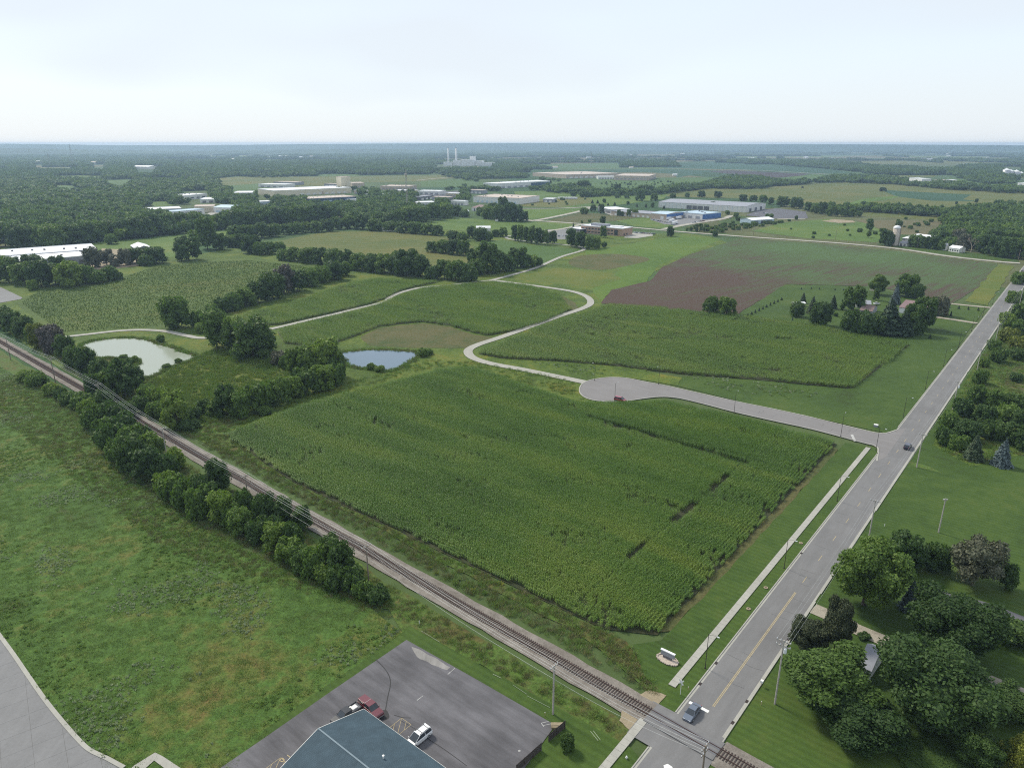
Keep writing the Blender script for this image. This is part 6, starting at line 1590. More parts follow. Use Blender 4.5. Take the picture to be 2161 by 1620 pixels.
# --- forest edge at the left
cluster('in forest front behind white factory', '12 520 46 46 round d;38 522 46 48 oak d;66 520 44 42 round d;92 521 44 44 round m;112 522 60 50 round l;140 516 44 42 round d;165 513 44 40 round m;190 512 44 44 round d;216 508 44 42 oak m;244 505 46 40 round d;272 503 46 42 oak d;300 500 50 46 round d;328 496 46 44 oak d;356 490 44 40 round m;384 486 44 38 round d')
cluster('in forest front above bright grass', '412 482 42 36 round m;470 484 40 36 oak m;500 481 42 38 round d;530 478 42 36 round m;560 476 44 40 oak m;590 474 44 38 round d;618 472 44 40 oak m;646 469 44 38 round m;672 466 42 36 round d;696 463 38 34 oak m;720 459 26 20 shrub m;745 460 26 20 round m;770 462 28 22 round d')
cluster('in front of the white factory', '18 595 60 50 round d;52 600 56 48 oak m;88 605 56 56 oak d;70 612 22 22 shrub l;118 600 50 44 round d;150 605 62 54 round l;180 598 44 38 shrub m;205 598 44 28 shrub m;232 592 40 30 shrub d;250 590 24 16 shrub d;0 582 50 44 round l;28 575 40 34 oak d;70 572 46 36 oak d;125 572 44 34 oak d')
cluster('beside the pole barn', '196 565 40 44 oak g;226 560 34 36 ragged g;246 562 32 26 oak g;266 560 28 36 oak g;288 556 44 34 round d;328 556 50 36 round d;236 515 26 22 shrub m;310 560 36 24 shrub d')
# --- house yard
cluster('at ploughed field corner', '1500 661 36 36 round d;1532 665 46 40 round l')
cluster('in slanting row on the lawn', ';'.join(f'{1578 + 7.9 * k:.1f} {668 - 3.8 * k:.1f} 6 8 sapling c' for k in range(10)), 'young conifers on the yard lawn')
cluster('in level row on the lawn', '1691 611 4 5 sapling c;1712 610 4 5 sapling c;1729 611 4 5 sapling c;1762 613 4 5 sapling c;1780 613 4 5 sapling c', 'young conifers on the yard lawn')
cluster('beside the yard driveways', '2003 650 6 8 sapling c;2023 652 6 8 sapling c;2043 654 6 8 sapling c;2064 656 6 9 sapling c;2006 668 7 13 sapling c;1962 715 8 11 sapling c', 'young conifers on the yard lawn')
cluster('left of the grey house in the yard', '1672 677 6 9 sapling c;1679 672 5 7 sapling c;1681 668 32 32 round d;1694 640 16 24 spruce c;1713 662 26 38 spruce c;1730 688 50 52 oak d;1757 652 20 30 pine c;1800 656 54 54 oak m;1764 668 9 8 shrub d')
cluster('before the maroon-roofed house', '1795 704 49 49 shrub d;1820 708 56 52 shrub d;1846 706 45 45 round d;1872 705 69 74 pine c;1905 708 45 52 pine c;1922 705 54 63 round d;1942 695 60 69 oak d')
cluster('behind the maroon-roofed house', '1888 642 24 46 spruce b;1912 626 48 48 oak m;1933 630 34 31 round d;1982 666 38 41 round g;1850 622 43 41 ragged l;1848 634 14 26 tall d')
# --- farm on the country road and pasture
cluster('around the silo farm', '1868 518 32 34 round d;1882 516 24 26 round d;1930 521 34 26 round m;1950 524 24 26 round d;1970 526 26 30 round d;1990 515 30 28 oak d;1984 528 18 20 round m')
cluster('in front of right-hand woods', '2075 534 40 40 oak d;2100 540 44 44 round d;2126 544 44 44 round d;2150 546 40 44 round m;2030 528 30 36 oak g;2020 516 30 34 oak g;2092 520 40 40 oak d;2130 522 40 36 oak m')
cluster('on pasture left of the silo', '1834 487 16 26 tall m;1833 502 12 14 ragged l;1897 478 15 13 shrub d')
cluster('above the brick office', '1414 499 18 22 round d;1250 430 7 9 pine c;1261 430 7 9 pine c;1275 428 8 9 round d;1283 434 6 6 pine c;1297 434 8 8 pine c;1265 437 7 8 pine c;1325 432 8 8 round m;1344 437 6 8 pine c;1363 438 7 9 pine c;1377 438 9 11 round m;1401 441 7 8 pine c;1270 452 12 22 tall d;1232 452 20 14 shrub m;1252 446 14 14 round d')
cluster('around the pale blue storage building', '1509 499 12 11 shrub d;1546 474 8 8 shrub m;1450 487 6 7 shrub m;1458 487 8 9 round m;1470 489 8 10 round d;1478 489 6 12 tall m;1485 489 6 10 tall m;1553 458 12 10 round m;1535 453 12 9 shrub m;1622 467 22 16 round m;1557 466 10 8 shrub d;1680 464 8 9 round m;1514 443 14 12 round d;1565 446 18 14 round m;1533 442 10 12 round m;1504 441 16 16 round d')
cluster('along the low tan building', '1306 456 10 14 round m;1314 456 8 10 shrub m;1327 457 12 16 round m;1341 457 14 16 round l;1332 454 8 12 tall m;1273 502 16 26 tall m;1272 472 14 16 round d;1210 480 6 10 sapling c;1228 472 6 7 shrub m;1244 469 8 6 shrub m')
cluster('right of pink-roofed warehouse', '1362 410 38 20 round d;1350 424 22 26 round m;1380 424 18 16 round m;1158 388 14 10 round d;1198 403 22 14 round d;1230 400 36 20 oak d;1302 410 20 22 round d;1303 418 14 9 round m;1323 419 12 10 shrub m;1210 414 14 10 shrub m;1232 416 28 14 round d')
cluster('behind grey-roofed warehouse and lot', '1568 424 20 14 round d;1590 425 18 13 round d;1610 427 18 16 round m;1626 432 14 16 tall d;1652 436 30 22 oak d;1680 440 30 24 oak d;1704 446 16 20 tall d;1718 450 18 18 round l;1735 452 22 26 oak d;1755 456 26 22 round m;1775 457 24 22 oak m;1796 458 22 18 round m;1812 457 14 12 round m;1420 418 14 10 round m;1450 416 12 10 round m;1480 416 18 14 round d;1515 417 20 14 round d')
dt = empty('dead_tree', P(2049, 533), 'bare dead pale-barked tree in front of the woods by the country road', 'tree', .4, None, (22, 22, 17))
link_mesh('branches', bare_tree(), M['pale_bark'], dt)
cluster('on the big rounded field', '1863 404 16 9 round d;2018 431 6 6 round d;2060 428 8 9 round d;1693 397 5 4 shrub n')
# ------------------------------------------------------------------ growth nobody could count
def scatter(name, pts, protos, rot, scl, label, cat, pick=None):
    """one object: instances of the prototype meshes on points"""
    pts = np.asarray(pts, np.float32); n = len(pts)
    me = bpy.data.meshes.new(name)
    me.vertices.add(n); me.vertices.foreach_set('co', pts.ravel())
    for nm, typ, arr in (('turn', 'FLOAT_VECTOR', rot), ('size', 'FLOAT_VECTOR', scl)):
        a = me.attributes.new(nm, typ, 'POINT'); a.data.foreach_set('vector', np.asarray(arr, np.float32).ravel())
    a = me.attributes.new('pick', 'INT', 'POINT'); a.data.foreach_set('value', (rng.integers(0, len(protos), n) if pick is None else pick).astype(np.int32))
    o = bpy.data.objects.new(name, me); COL.objects.link(o)
    pc = bpy.data.collections.new(name + '_kinds')
    for k, (pm, mat) in enumerate(protos):
        po = bpy.data.objects.new(f'{name}_kind_{chr(97 + k)}', pm); pc.objects.link(po)
        if len(pm.materials) == 0: pm.materials.append(mat)
        elif pm.materials[0] != mat:
            po.material_slots[0].link = 'OBJECT'; po.material_slots[0].material = mat
    ng = bpy.data.node_groups.new(name, 'GeometryNodeTree')
    ng.interface.new_socket('Geometry', in_out='INPUT', socket_type='NodeSocketGeometry')
    ng.interface.new_socket('Geometry', in_out='OUTPUT', socket_type='NodeSocketGeometry')
    N = ng.nodes.new; gi = N('NodeGroupInput'); go = N('NodeGroupOutput')
    ci = N('GeometryNodeCollectionInfo'); ci.inputs['Collection'].default_value = pc; ci.inputs['Separate Children'].default_value = True; ci.inputs['Reset Children'].default_value = True
    ip = N('GeometryNodeInstanceOnPoints'); ip.inputs['Pick Instance'].default_value = True
    def attr(nm, typ):
        q = N('GeometryNodeInputNamedAttribute'); q.data_type = typ; q.inputs['Name'].default_value = nm; return q.outputs['Attribute']
    l = ng.links.new
    l(gi.outputs[0], ip.inputs['Points']); l(ci.outputs[0], ip.inputs['Instance'])
    l(attr('pick', 'INT'), ip.inputs['Instance Index'])
    l(attr('turn', 'FLOAT_VECTOR'), ip.inputs['Rotation']); l(attr('size', 'FLOAT_VECTOR'), ip.inputs['Scale'])
    l(ip.outputs[0], go.inputs[0])
    md = o.modifiers.new('growth', 'NODES'); md.node_group = ng
    return tag(o, label, cat, kind='stuff')
def in_view(X, Y, margin=60, Z=0):
    px, py = to_px(X, Y, Z)
    return (px > -margin) & (px < 2161 + margin) & (py > 295) & (py < 1620 + margin * 2)

# --- corn: stretches of row, 1.5 m long
def corn_seg(seed, length=1.5, plants=8, h=2.45, leaves=7, two=False):
    rg = np.random.default_rng(seed)
    V = []; F = []; Sz = []
    def addq(q):
        b = len(V); V.extend(q); F.extend(range(b, b + len(q))); Sz.append(len(q))
    for i in range(plants):
        x = (i + .5) / plants * length - length / 2 + rg.uniform(-.04, .04); y = rg.uniform(-.06, .06)
        hh = h * rg.uniform(.86, 1.06)
        lean = rg.uniform(-.12, .12, 2)
        a0 = rg.uniform(0, 3.14)
        for j in range(leaves):
            z = hh * (.28 + .62 * j / leaves)
            a = a0 + j * math.pi + rg.uniform(-.5, .5)
            ln = rg.uniform(.5, .8) * (1.0 - .25 * abs(j / leaves - .5)); d = np.array([math.cos(a), math.sin(a), 0]); s_ = np.array([-d[1], d[0], 0])
            w = rg.uniform(.045, .065)
            p0 = np.array([x + lean[0] * z / hh, y + lean[1] * z / hh, z])
            p1 = p0 + d * ln * .45 + np.array([0, 0, ln * .38]); p2 = p0 + d * ln * .8 + np.array([0, 0, ln * .26]); p3 = p0 + d * ln * 1.02 + np.array([0, 0, -ln * .1])
            addq([p0 - s_ * w * .6, p0 + s_ * w * .6, p1 + s_ * w, p1 - s_ * w]); addq([p1 - s_ * w, p1 + s_ * w, p2 + s_ * w * .7, p2 - s_ * w * .7]); addq([p2 - s_ * w * .7, p2 + s_ * w * .7, p3])
        top = np.array([x + lean[0], y + lean[1], hh])
        addq([np.array([x - .02, y, 0]), np.array([x + .02, y, 0]), top + np.array([.012, 0, .1]), top - np.array([.012, 0, -.1])])
        for k in range(2):
            a = rg.uniform(0, 6.28); q = np.array([math.cos(a), math.sin(a), 0])
            addq([top - q * .02, top + q * .02, top + q * .12 + np.array([0, 0, .24]), top + q * .06 + np.array([0, 0, .26])])
    return np_mesh('corn_row', np.array(V), F, Sz)
corn_kinds = [(corn_seg(k), M['corn']) for k in range(5)]
corn_far_kinds = [(corn_seg(20 + k, 1.5, 6, 2.45, 6), M['corn_far']) for k in range(4)]
def rows_uv(u0, u1, v0, v1, drow, dseg, along_v):
    if along_v:
        a = np.arange(u0, u1, drow); b = np.arange(v0, v1, dseg)
    else:
        a = np.arange(v0, v1, drow); b = np.arange(u0, u1, dseg)
    A, B = np.meshgrid(a, b, indexing='ij')
    A = A.ravel() + rng.normal(0, .03, A.size); B = B.ravel() + rng.uniform(-.2, .2, A.size)
    return (A, B) if along_v else (B, A)
pts = []; rots = []; scls = []
# main block: rows across, headland: rows along the road
GAPS = [([(214.6, -137.5), (216.8, -137.5), (214.6, -73), (211.2, -73)]), [(186, -75.6), (201, -75.6), (201, -73.2), (186, -73.2)], [(162.5, -76.0), (177.5, -76.0), (177.5, -73.4), (162.5, -73.4)], [(139, -75.6), (151, -75.6), (151, -74.0), (139, -74.0)]]
for along in (True, False):
    U, V = rows_uv(110, 255, -236, -52, .84, 1.5, along)
    ok = inpoly(U, V, FIELD_A)
    head = (V > -74.6)
    ok &= ~head if along else head
    for g_ in GAPS: ok &= ~inpoly(U, V, g_)
    U, V = U[ok], V[ok]
    # weather-thinned corner and uneven height
    hn = np.array([mnoise.noise((u * .045, v * .018, 3)) for u, v in zip(U, V)]); hn2 = np.array([mnoise.noise((u * .3, v * .12, 8)) for u, v in zip(U, V)])
    hz = .96 + .1 * hn + .09 * hn2
    hz = np.where((U > 216) & (V > -137) & (V < -73), hz * 1.1, hz)
    # plants stay shorter and thinner along the field's rim
    eu, ev = [], []
    dist = np.full(len(U), 99.)
    for i in range(len(FIELD_A)):
        a_, b_ = np.array(FIELD_A[i]), np.array(FIELD_A[(i + 1) % len(FIELD_A)])
        d_ = b_ - a_; t_ = np.clip(((U - a_[0]) * d_[0] + (V - a_[1]) * d_[1]) / (d_ @ d_), 0, 1)
        dist = np.minimum(dist, np.hypot(U - a_[0] - t_ * d_[0], V - a_[1] - t_ * d_[1]))
    hz *= np.clip(.55 + dist * .11 + .25 * hn2, .5, 1)
    dense = np.array([mnoise.noise((u * .12, v * .05, 12)) for u, v in zip(U, V)])
    kk = rng.uniform(0, 1, len(U)) < np.clip(1.15 + dense * 1.1, .55, 1) * np.clip(.45 + dist * .4, 0, 1)
    U, V, hz = U[kk], V[kk], hz[kk]
    n = len(U)
    pts.append(np.stack([U * UX + V * UY, U * UY - V * UX, np.full(n, .2)], 1))
    r = np.zeros((n, 3)); r[:, 2] = (ROAD_ROT - R(90) if along else ROAD_ROT) + rng.choice([0, math.pi], n) + rng.normal(0, .04, n)
    rots.append(r); scls.append(np.stack([np.full(n, 1.08), rng.uniform(.68, .85, n), hz], 1))
scatter('corn_stalks', np.concatenate(pts), corn_kinds, np.concatenate(rots), np.concatenate(scls), 'tall green corn standing in rows in the large front field', 'corn')
def px_rows(poly_px, ang, drow, dseg, kinds, name, label, hscale=1.0, seed=0, sx=2.0, thin=.9):
    w = [P(*q) for q in poly_px]
    cx_ = sum(p.x for p in w) / len(w); cy_ = sum(p.y for p in w) / len(w)
    rad = max(math.hypot(p.x - cx_, p.y - cy_) for p in w)
    A, B = np.meshgrid(np.arange(-rad, rad, dseg), np.arange(-rad, rad, drow), indexing='ij')
    A = A.ravel() + rng.uniform(-.4, .4, A.size); B = B.ravel() + rng.normal(0, .05, B.size)
    c, s_ = math.cos(ang), math.sin(ang)
    X = cx_ + A * c - B * s_; Y = cy_ + A * s_ + B * c
    ok = inpoly(X, Y, [(p.x, p.y) for p in w])
    X, Y = X[ok], Y[ok]
    hn = np.array([mnoise.noise((x * .03, y * .03, seed)) + .7 * mnoise.noise((x * .12, y * .12, seed + 2)) for x, y in zip(X, Y)])
    kk = rng.uniform(0, 1, len(X)) < np.clip(thin + .6 * hn, .35, 1)
    kk &= ~(np.array([mnoise.noise((x * .045, y * .11, seed + 5)) for x, y in zip(X, Y)]) > .62)
    X, Y, hn = X[kk], Y[kk], hn[kk]
    n = len(X)
    r = np.zeros((n, 3)); r[:, 2] = ang + rng.choice([0, math.pi], n)
    return scatter(name, np.stack([X, Y, np.full(n, .15)], 1), kinds, r, np.stack([np.full(n, sx), np.full(n, 1.0), hscale * (.9 + .13 * hn)], 1), label, 'corn')
px_rows(PX_B, ROAD_ROT - R(90), .9, 2.9, corn_far_kinds, 'corn_stalks', 'green corn in the field between the curving path and the main road', 1.0, 3)
px_rows(PX_C, R(24), 1.0, 2.9, corn_far_kinds, 'corn_stalks', 'green corn on the low knoll inside the bend of the gravel path', 1.0, 7)
px_rows(PX_D, R(30), 1.0, 2.9, corn_far_kinds, 'corn_stalks', 'narrow strip of corn between the hedge and the gravel path', 1.0, 9)
# --- low growth: grass tufts, weeds, soybean bushes
def tuft(seed, n, rad, h, w, spread=.5):
    rg = np.random.default_rng(seed)
    V = []; F = []; Sz = []
    for i in range(n):
        a = rg.uniform(0, 6.283); r = rad * math.sqrt(rg.uniform()); p = np.array([r * math.cos(a), r * math.sin(a), 0])
        b = rg.uniform(0, 6.283); d = np.array([math.cos(b), math.sin(b), 0]) * spread * h * rg.uniform(.3, 1.2)
        s_ = np.array([-d[1], d[0], 0]); s_ = s_ / (np.linalg.norm(s_) + 1e-6) * w * rg.uniform(.6, 1.3)
        hh = h * rg.uniform(.5, 1.1)
        k = len(V)
        V += [p - s_, p + s_, p + d + s_ * .5 + np.array([0, 0, hh]), p + d - s_ * .5 + np.array([0, 0, hh])]
        F += [k, k + 1, k + 2, k + 3]; Sz.append(4)
    return np_mesh('tuft', np.array(V), F, Sz)
T_SHORT = [tuft(k, 46, .9, .2, .035, 1.1) for k in range(3)]
T_TALL = [tuft(10 + k, 36, .75, .6, .04, .7) for k in range(3)]
T_WEED = [tuft(20 + k, 24, .4, .38, .08, .9) for k in range(3)]
T_FLOWER = [tuft(30 + k, 16, .45, .6, .13, .25) for k in range(2)]
def grow_in(name, uv_poly, dens, kinds, label, scale=(.8, 1.3), world_xy=True, mask=None, z=.2, cat='grass'):
    xs = [p[0] for p in uv_poly]; ys = [p[1] for p in uv_poly]
    n = int((max(xs) - min(xs)) * (max(ys) - min(ys)) * dens)
    X = rng.uniform(min(xs), max(xs), n); Y = rng.uniform(min(ys), max(ys), n)
    ok = inpoly(X, Y, uv_poly) & in_view(X, Y)
    X, Y = X[ok], Y[ok]
    if mask is not None:
        sc, thr, soft, sd = mask
        v = np.array([mnoise.fractal((x * sc, y * sc, sd), 1, 2, 4) for x, y in zip(X, Y)])
        k = rng.uniform(0, 1, len(X)) < np.clip((v - thr) / soft, 0, 1)
        X, Y = X[k], Y[k]
    n = len(X)
    r = np.zeros((n, 3)); r[:, 2] = rng.uniform(0, 6.283, n)
    s_ = rng.uniform(scale[0], scale[1], n)
    return scatter(name, np.stack([X, Y, np.full(n, z)], 1), kinds, r, np.stack([s_, s_, s_ * rng.uniform(.7, 1.2, n)], 1), label, cat)
xy = lambda L_: [(p.x, p.y) for p in L_]
MEADOW = xy([RL(-430, -9), RL(-60, -14), RL(-62, -25), RC(60, -112), RC(20, -120), RC(0, -190), RC(0, -330), RL(-430, -150)])
# keep the growth off the concrete street
def off_street(poly): return poly
mk = lambda ks, m: [(k, M[m]) for k in ks]
MEADOW = xy([P(*q) for q in MEADOW_PX])
grow_in('meadow_grass', MEADOW, .8, mk(T_SHORT, 'tuft_green'), 'rough green grass of the weedy meadow left of the railway', (.8, 1.3))
grow_in('meadow_weeds', MEADOW, .55, mk(T_WEED, 'tuft_green'), 'dark leafy weeds dotted over the left meadow', (.6, 1.2), mask=(.03, .0, .35, 2))
grow_in('pale_weeds', MEADOW, 1.8, mk(T_FLOWER, 'tuft_pale'), 'pale flowering weeds in patches across the left meadow', (.3, .75), mask=(.06, .12, .35, 11), cat='weeds')
V1 = xy([RL(-330, 5.6), RL(-7, 4.5), RC(113, -60), RC(113, -180), RC(121, -231), RC(132, -242), RL(-330, 26)])
grow_in('verge_grass', V1, 1.0, mk(T_TALL, 'tuft_brown') + mk(T_TALL, 'tuft_green'), 'tall brownish grass between the railway and the big corn field', (.7, 1.2))
grow_in('verge_weeds', V1, .12, mk(T_WEED, 'tuft_yellow') + mk(T_WEED, 'tuft_green'), 'leafy weeds among the tall grass beside the railway', (.8, 1.6), mask=(.05, .05, .3, 5), cat='weeds')
V2 = xy([RL(-330, -5.5), RL(-10, -5.5), RL(-10, -8.5), RL(-60, -12), RL(-130, -34), RL(-330, -34)])
grow_in('verge_grass', V2, .8, mk(T_TALL, 'tuft_brown') + mk(T_TALL, 'tuft_green'), 'brown grass on the meadow side of the railway', (.6, 1.1))
WET = xy([P(*q) for q in [(320, 805), (430, 745), (500, 735), (620, 760), (720, 800), (620, 840), (560, 870), (420, 900), (340, 860)]])
grow_in('wet_meadow_plants', WET, .6, mk(T_TALL, 'tuft_fresh') + mk(T_WEED, 'tuft_fresh') + mk(T_TALL, 'tuft_green'), 'yellow-green tall plants of the wet meadow by the pale pond', (1.2, 2.2), cat='plants')
BANK = xy([P(*q) for q in [(150, 712), (430, 708), (470, 735), (340, 805), (470, 900), (700, 840), (900, 770), (990, 770), (960, 735), (760, 730), (720, 742), (715, 770), (600, 830), (300, 850), (220, 790)]])
WA = [(P(*q).x, P(*q).y) for q in grow(POND_A, 1.0)]; WB = [(P(*q).x, P(*q).y) for q in grow(POND_B, 1.0)]
def grow_round(name, poly, dens, kinds, label, scale, holes, cat='grass', mask=None):
    o = grow_in(name, poly, dens, kinds, label, scale, mask=mask, cat=cat)
    return o
bank_pts = []
for px in (POND_A, POND_B):
    c = catmull([P(*q) for q in px], 10, closed=True)
    cen = sum(c, Vector()) / len(c)
    for p in c:
        for _ in range(3):
            q = p + (p - cen).normalized() * random.uniform(-.2, 3.0) + Vector((random.uniform(-1, 1), random.uniform(-1, 1), 0))
            bank_pts.append((q.x, q.y, .2))
n = len(bank_pts)
r = np.zeros((n, 3)); r[:, 2] = rng.uniform(0, 6.28, n)
s_ = rng.uniform(.8, 1.7, n)
scatter('pond_reeds', bank_pts, mk(T_TALL, 'tuft_green') + mk(T_TALL[:1], 'tuft_brown'), r, np.stack([s_, s_, s_], 1), 'reeds and tall grass ringing the two ponds', 'reeds')
SOY = xy([P(*q) for q in [(45, 640), (90, 610), (210, 602), (330, 563), (400, 556), (520, 550), (640, 562), (620, 590), (480, 640), (430, 662), (330, 690), (130, 702)]])
soyk = [(crown_mesh('soy_bush', 300 + k, .8, 1.6, .05, 6, 60, .22, core=False)[0], M['soy_tuft']) for k in range(3)]
grow_in('soybean_plants', SOY, .9, soyk, 'low bushy crop plants of the field above the pale pond', (.28, .5), cat='crop')
MID = xy([P(*q) for q in [(1005, 765), (1200, 800), (1235, 845), (1180, 830), (960, 772), (900, 780), (700, 838), (480, 912), (470, 905), (690, 820), (900, 760)]])
grow_in('rough_grass_tufts', MID, .3, mk(T_TALL, 'tuft_green') + mk(T_SHORT, 'tuft_yellow'), 'rough grass bordering the top of the big corn field', (.8, 1.5))
R2 = xy([P(*q) for q in [(2066, 765), (2105, 715), (2161, 690), (2161, 960), (2050, 985), (1970, 940), (1997, 885), (2040, 805)]])
grow_in('scrub_grass', R2, .4, mk(T_TALL, 'tuft_green') + mk(T_TALL[:1], 'tuft_brown'), 'tall grass among the scrub right of the road', (.9, 1.6))
STRIPV = xy([P(*q) for q in [(1010, 752), (1060, 760), (1300, 775), (1600, 804), (1790, 824), (1700, 850), (1560, 830), (1430, 800), (1330, 792), (1240, 798), (1100, 772)]])
grow_in('pale_weeds', STRIPV, .3, mk(T_FLOWER, 'tuft_pale') + mk(T_TALL, 'tuft_green'), 'pale weeds on the grass above the cul-de-sac street', (.6, 1.2), mask=(.05, .0, .4, 21), cat='weeds')

# --- woods too many to count
def wood_pts(poly, holes, bands, seed):
    """tree feet inside a photo-space outline; spacing grows with distance"""
    X_, Y_, S_ = [], [], []
    for d0, d1, sp in bands:
        az = R(41)
        xs = np.arange(-d1 * math.sin(az), d1 * math.sin(az), sp); ys = np.arange(d0 * .75, d1, sp)
        A, B = np.meshgrid(xs, ys); A = A.ravel() + rng.uniform(-.45, .45, A.size) * sp; B = B.ravel() + rng.uniform(-.45, .45, B.size) * sp
        dd = np.hypot(A, B)
        px, py = to_px(A, B)
        ok = (dd >= d0) & (dd < d1) & (px > -60) & (px < 2220)
        ok &= inpoly(px, py, poly)
        for rc_ in FAR_RECTS: ok &= ~inpoly(A, B, rc_)
        for hpoly in holes: ok &= ~inpoly(px, py, hpoly)
        X_.append(A[ok]); Y_.append(B[ok]); S_.append(np.full(ok.sum(), sp))
    return np.concatenate(X_), np.concatenate(Y_), np.concatenate(S_)
BANDS = [(500, 1500, 9.5), (1500, 2600, 14), (2600, 4200, 24), (4200, 7500, 42)]
HOLES = [[(218, 380), (275, 378), (292, 383), (262, 392), (225, 391)], [(90, 393), (140, 390), (203, 396), (150, 402)], [(308, 427), (352, 424), (374, 432), (325, 438)],
         [(455, 377), (500, 372), (540, 374), (530, 384), (470, 386)], [(470, 392), (540, 388), (560, 400), (490, 405)],
         [(300, 436), (384, 433), (495, 430), (495, 450), (440, 460), (358, 462), (355, 446), (300, 446)], [(380, 404), (440, 402), (458, 425), (418, 427), (382, 418)], [(486, 400), (540, 402), (536, 414), (488, 413)], [(540, 388), (665, 388), (720, 396), (665, 412), (600, 414), (540, 412)],
         [(540, 422), (577, 422), (577, 434), (540, 434)], [(645, 408), (760, 407), (760, 428), (645, 430)], [(712, 370), (792, 374), (790, 396), (715, 394)], [(796, 385), (900, 385), (905, 400), (800, 404)], [(874, 422), (922, 422), (920, 434), (876, 434)], [(880, 404), (985, 400), (960, 422), (885, 420)],
         [(940, 428), (1050, 426), (1060, 448), (960, 452)], [(68, 340), (96, 340), (96, 352), (68, 352)], [(190, 344), (226, 344), (226, 354), (190, 354)], [(280, 352), (335, 352), (335, 361), (280, 361)]]
HOLES = [[(x, y + (9 if y > sum(q[1] for q in hp) / len(hp) else 0)) for x, y in hp] for hp in HOLES]
_r = random.Random(21)
for k in range(34):
    x, y = _r.uniform(-20, 900), 318 + 62 * _r.random() ** 1.4
    a_, b_ = _r.uniform(18, 70), (y - 306) * _r.uniform(.025, .075)
    HOLES.append([(x + a_ * math.cos(t), y + b_ * math.sin(t)) for t in np.linspace(0, 6.283, 10)[:-1]])
    sheet('field', HOLES[-1], M[_r.choice(['tan_field', 'olive_field', 'pasture', 'bright_grass', 'green_field'])], z=.008 + .0004 * k)
HOLES += [[(915, 338), (1045, 338), (1045, 360), (915, 360)], [(990, 404), (1145, 402), (1180, 416), (1180, 432), (990, 434)], [(1010, 378), (1140, 376), (1145, 398), (1010, 400)], [(1115, 358), (1425, 358), (1425, 388), (1290, 388), (1115, 380)],
          [(1380, 412), (1630, 414), (1640, 445), (1380, 440)], [(1915, 370), (2020, 370), (2020, 388), (1915, 388)], [(2110, 352), (2165, 352), (2165, 378), (2110, 378)], [(2140, 378), (2190, 378), (2190, 394), (2140, 394)]]
WOODS = [[(-60, 516), (-60, 322), (300, 324), (620, 326), (900, 328), (930, 352), (905, 368), (700, 371), (540, 376), (470, 384), (455, 398), (540, 408), (640, 415), (650, 432), (790, 428), (880, 432), (990, 434), (985, 452), (940, 458), (860, 470), (800, 476), (720, 460), (695, 460), (620, 470), (480, 484), (330, 500), (190, 514)],
         [(640, 398), (720, 394), (800, 404), (900, 402), (1000, 398), (1080, 404), (1000, 412), (990, 432), (880, 432), (760, 430), (660, 412)],
         [(900, 352), (1040, 346), (1120, 352), (1180, 360), (1120, 364), (1040, 368), (930, 368)], [(930, 372), (1090, 370), (1240, 378), (1220, 384), (1130, 382), (1000, 384)],
         [(1560, 340), (1600, 336), (1717, 336), (1850, 353), (1990, 362), (1995, 371), (1870, 370), (1800, 362), (1740, 356), (1600, 345)], [(1990, 363), (2040, 352), (2161, 350), (2200, 352), (2200, 392), (2161, 389), (2080, 388), (2050, 384)],
         [(1530, 377), (1600, 376), (1640, 384), (1625, 398), (1560, 400), (1500, 398), (1480, 394)], [(1390, 402), (1470, 394), (1540, 394), (1700, 384), (1712, 389), (1640, 393), (1500, 398), (1400, 410)],
         [(1712, 386), (1760, 375), (1840, 374), (1920, 384), (2000, 390), (2085, 400), (2085, 405), (2000, 401), (1893, 390), (1787, 386)], [(2093, 400), (2200, 400), (2200, 410), (2093, 407)],
         [(1700, 442), (1840, 444), (1900, 446), (1990, 454), (2030, 455), (2030, 462), (1960, 458), (1850, 449), (1700, 447)], [(1985, 470), (2040, 446), (2110, 436), (2161, 440), (2220, 440), (2220, 545), (2110, 540), (2060, 528), (1990, 524), (1965, 505), (2000, 485)],
         [(1120, 400), (1200, 396), (1260, 404), (1260, 412), (1180, 408), (1120, 406)], [(1240, 410), (1340, 408), (1400, 408), (1390, 412), (1300, 414), (1240, 416)], [(1310, 345), (1420, 344), (1430, 352), (1310, 354)]]
wx, wy, ws = [], [], []
for k, poly in enumerate(WOODS):
    a, b, c = wood_pts(poly, HOLES, BANDS, k)
    pa, pb = to_px(a, b)
    thin = (pa > 540) & (pa < 1010) & (pb > 372) & (pb < 424)          # loose planting round the industrial streets
    kp = ~thin | (rng.uniform(0, 1, len(a)) < .4)
    a, b, c = a[kp], b[kp], c[kp]
    wx.append(a); wy.append(b); ws.append(c)
# scattered copses and hedge lines over the far plain
nf = 26000
d = np.sqrt(rng.uniform(2600 ** 2, 11200 ** 2, nf)); az = rng.uniform(-R(38), R(38), nf)
fx, fy = d * np.sin(az), d * np.cos(az)
fpx, fpy = to_px(fx, fy)
nv = np.array([mnoise.fractal((x * .0011, y * .00055, 4.0), 1, 2, 3) for x, y in zip(fx, fy)])
lim = np.interp(fpx, [0, 700, 1000, 1400, 1700, 2161], [-.25, -.1, .08, .16, .12, .08])
keep = (nv > lim) & (fpy < 347)
for rc_ in FAR_RECTS: keep &= ~inpoly(fx, fy, rc_)
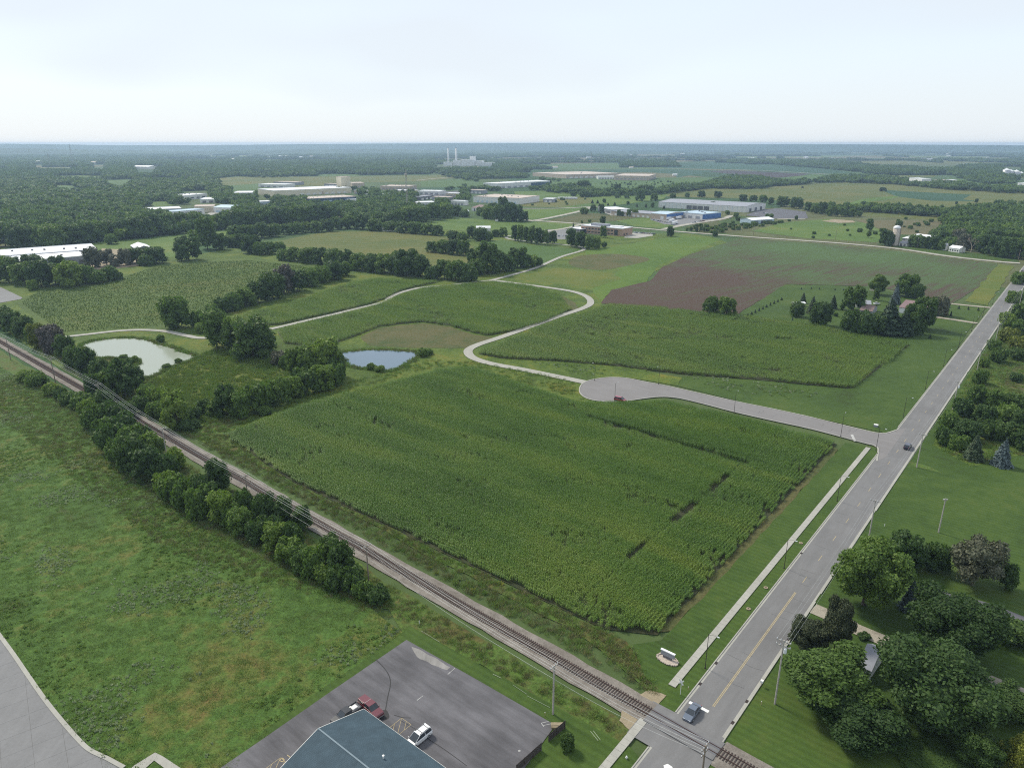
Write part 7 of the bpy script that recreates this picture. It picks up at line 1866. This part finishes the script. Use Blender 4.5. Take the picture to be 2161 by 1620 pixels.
# hedge lines
hl = []
for k in range(90):
    a = random.uniform(-.62, .62); dd = random.uniform(2700, 9500); L_ = random.uniform(300, 1100); ang = random.choice([.1, .2, -.05, 1.4, .15])
    for t in np.arange(-L_ / 2, L_ / 2, 26): hl.append((dd * math.sin(a) + t * math.cos(ang), dd * math.cos(a) + t * math.sin(ang)))
hl = np.array(hl); hpx, hpy = to_px(hl[:, 0], hl[:, 1])
hl = hl[(hpy < 345)]
wx += [fx[keep], hl[:, 0]]; wy += [fy[keep], hl[:, 1]]; ws += [np.full(keep.sum(), 40.), np.full(len(hl), 24.)]
wx, wy, ws = np.concatenate(wx), np.concatenate(wy), np.concatenate(ws)
n = len(wx)
hn = np.array([mnoise.noise((x * .01, y * .01, 1)) for x, y in zip(wx, wy)])
wid = np.where(ws < 12, rng.uniform(9, 15, n), np.where(ws < 20, rng.uniform(13, 21, n), np.where(ws < 30, rng.uniform(26, 42, n), rng.uniform(40, 66, n))))
hgt = np.where(ws < 20, rng.uniform(8, 14, n), rng.uniform(9, 15, n)) * (1 + .25 * hn)
r = np.zeros((n, 3)); r[:, 2] = rng.uniform(0, 6.283, n)
far_kinds = []
for k in range(6):
    me, _ = crown_mesh('far_crown', 500 + k, 11, 11, .3, 9, 260, .95, lobe=(.36, .55))
    far_kinds.append((me, M[['leaf_dark', 'leaf_mid', 'leaf_dark', 'leaf_mid', 'leaf_mid', 'leaf_light'][k]]))
for k in range(5):
    me, _ = crown_mesh('far_grove', 600 + k, 12, 44, .3, 34, 900, 1.7, lobe=(.16, .3), full=True)
    far_kinds.append((me, M[['leaf_dark', 'leaf_mid', 'leaf_dark', 'leaf_mid', 'leaf_dark'][k]]))
pick = np.where(ws < 20, rng.integers(0, 6, n), rng.integers(6, 11, n))
scatter('woodland', np.stack([wx, wy, np.zeros(n)], 1), far_kinds, r, np.stack([wid, wid * rng.uniform(.8, 1.2, n), hgt], 1), 'dense woods, copses and hedge lines spreading to the horizon', 'woods', pick)
# specks of far farm buildings were built above; low bushes dotted over the pastures
bx = []
for px, cnt in (([(1640, 472), (1820, 470), (1880, 494), (1700, 505)], 10), ([(1985, 450), (2161, 425), (2161, 440), (2030, 455)], 40), ([(1095, 424), (1240, 416), (1240, 436), (1110, 436)], 12), ([(1440, 478), (1640, 470), (1700, 462), (1600, 480), (1500, 494)], 70), ([(1260, 384), (1560, 384), (1500, 392), (1280, 398)], 50), ([(940, 396), (1020, 394), (1060, 398), (960, 402)], 40), ([(1900, 460), (2010, 466), (1960, 500), (1880, 480)], 14)):
    w_ = [(P(*q).x, P(*q).y) for q in px]
    xs = [p[0] for p in w_]; ys = [p[1] for p in w_]; c = 0
    while c < cnt:
        x, y = random.uniform(min(xs), max(xs)), random.uniform(min(ys), max(ys))
        if inpoly([x], [y], w_)[0]: bx.append((x, y, 0)); c += 1
n = len(bx); r = np.zeros((n, 3)); r[:, 2] = rng.uniform(0, 6.28, n); s_ = rng.uniform(3, 7, n)
scatter('scrub_bushes', bx, [(q[0], M['leaf_mid']) for q in TREES['shrub'][:2]], r, np.stack([s_, s_, s_ * .7], 1), 'low bushes dotted over the pastures and rough fields', 'bushes')

# ------------------------------------------------------------------ the air
s = bpy.data.materials.new('haze_air'); s.use_nodes = True
s.node_tree.nodes.clear()
vo = s.node_tree.nodes.new('ShaderNodeVolumePrincipled'); mo = s.node_tree.nodes.new('ShaderNodeOutputMaterial')
vo.inputs['Color'].default_value = (.54, .75, 1.0, 1); vo.inputs['Density'].default_value = 1.0e-4; vo.inputs['Anisotropy'].default_value = 0.25
s.node_tree.links.new(vo.outputs['Volume'], mo.inputs['Volume'])
hz = MB().box((0, 0, 54.5), (25600, 25600, 113)).build('haze', s)
tag(hz, 'thin blue-grey haze that fades the far plain', 'haze', kind='stuff')
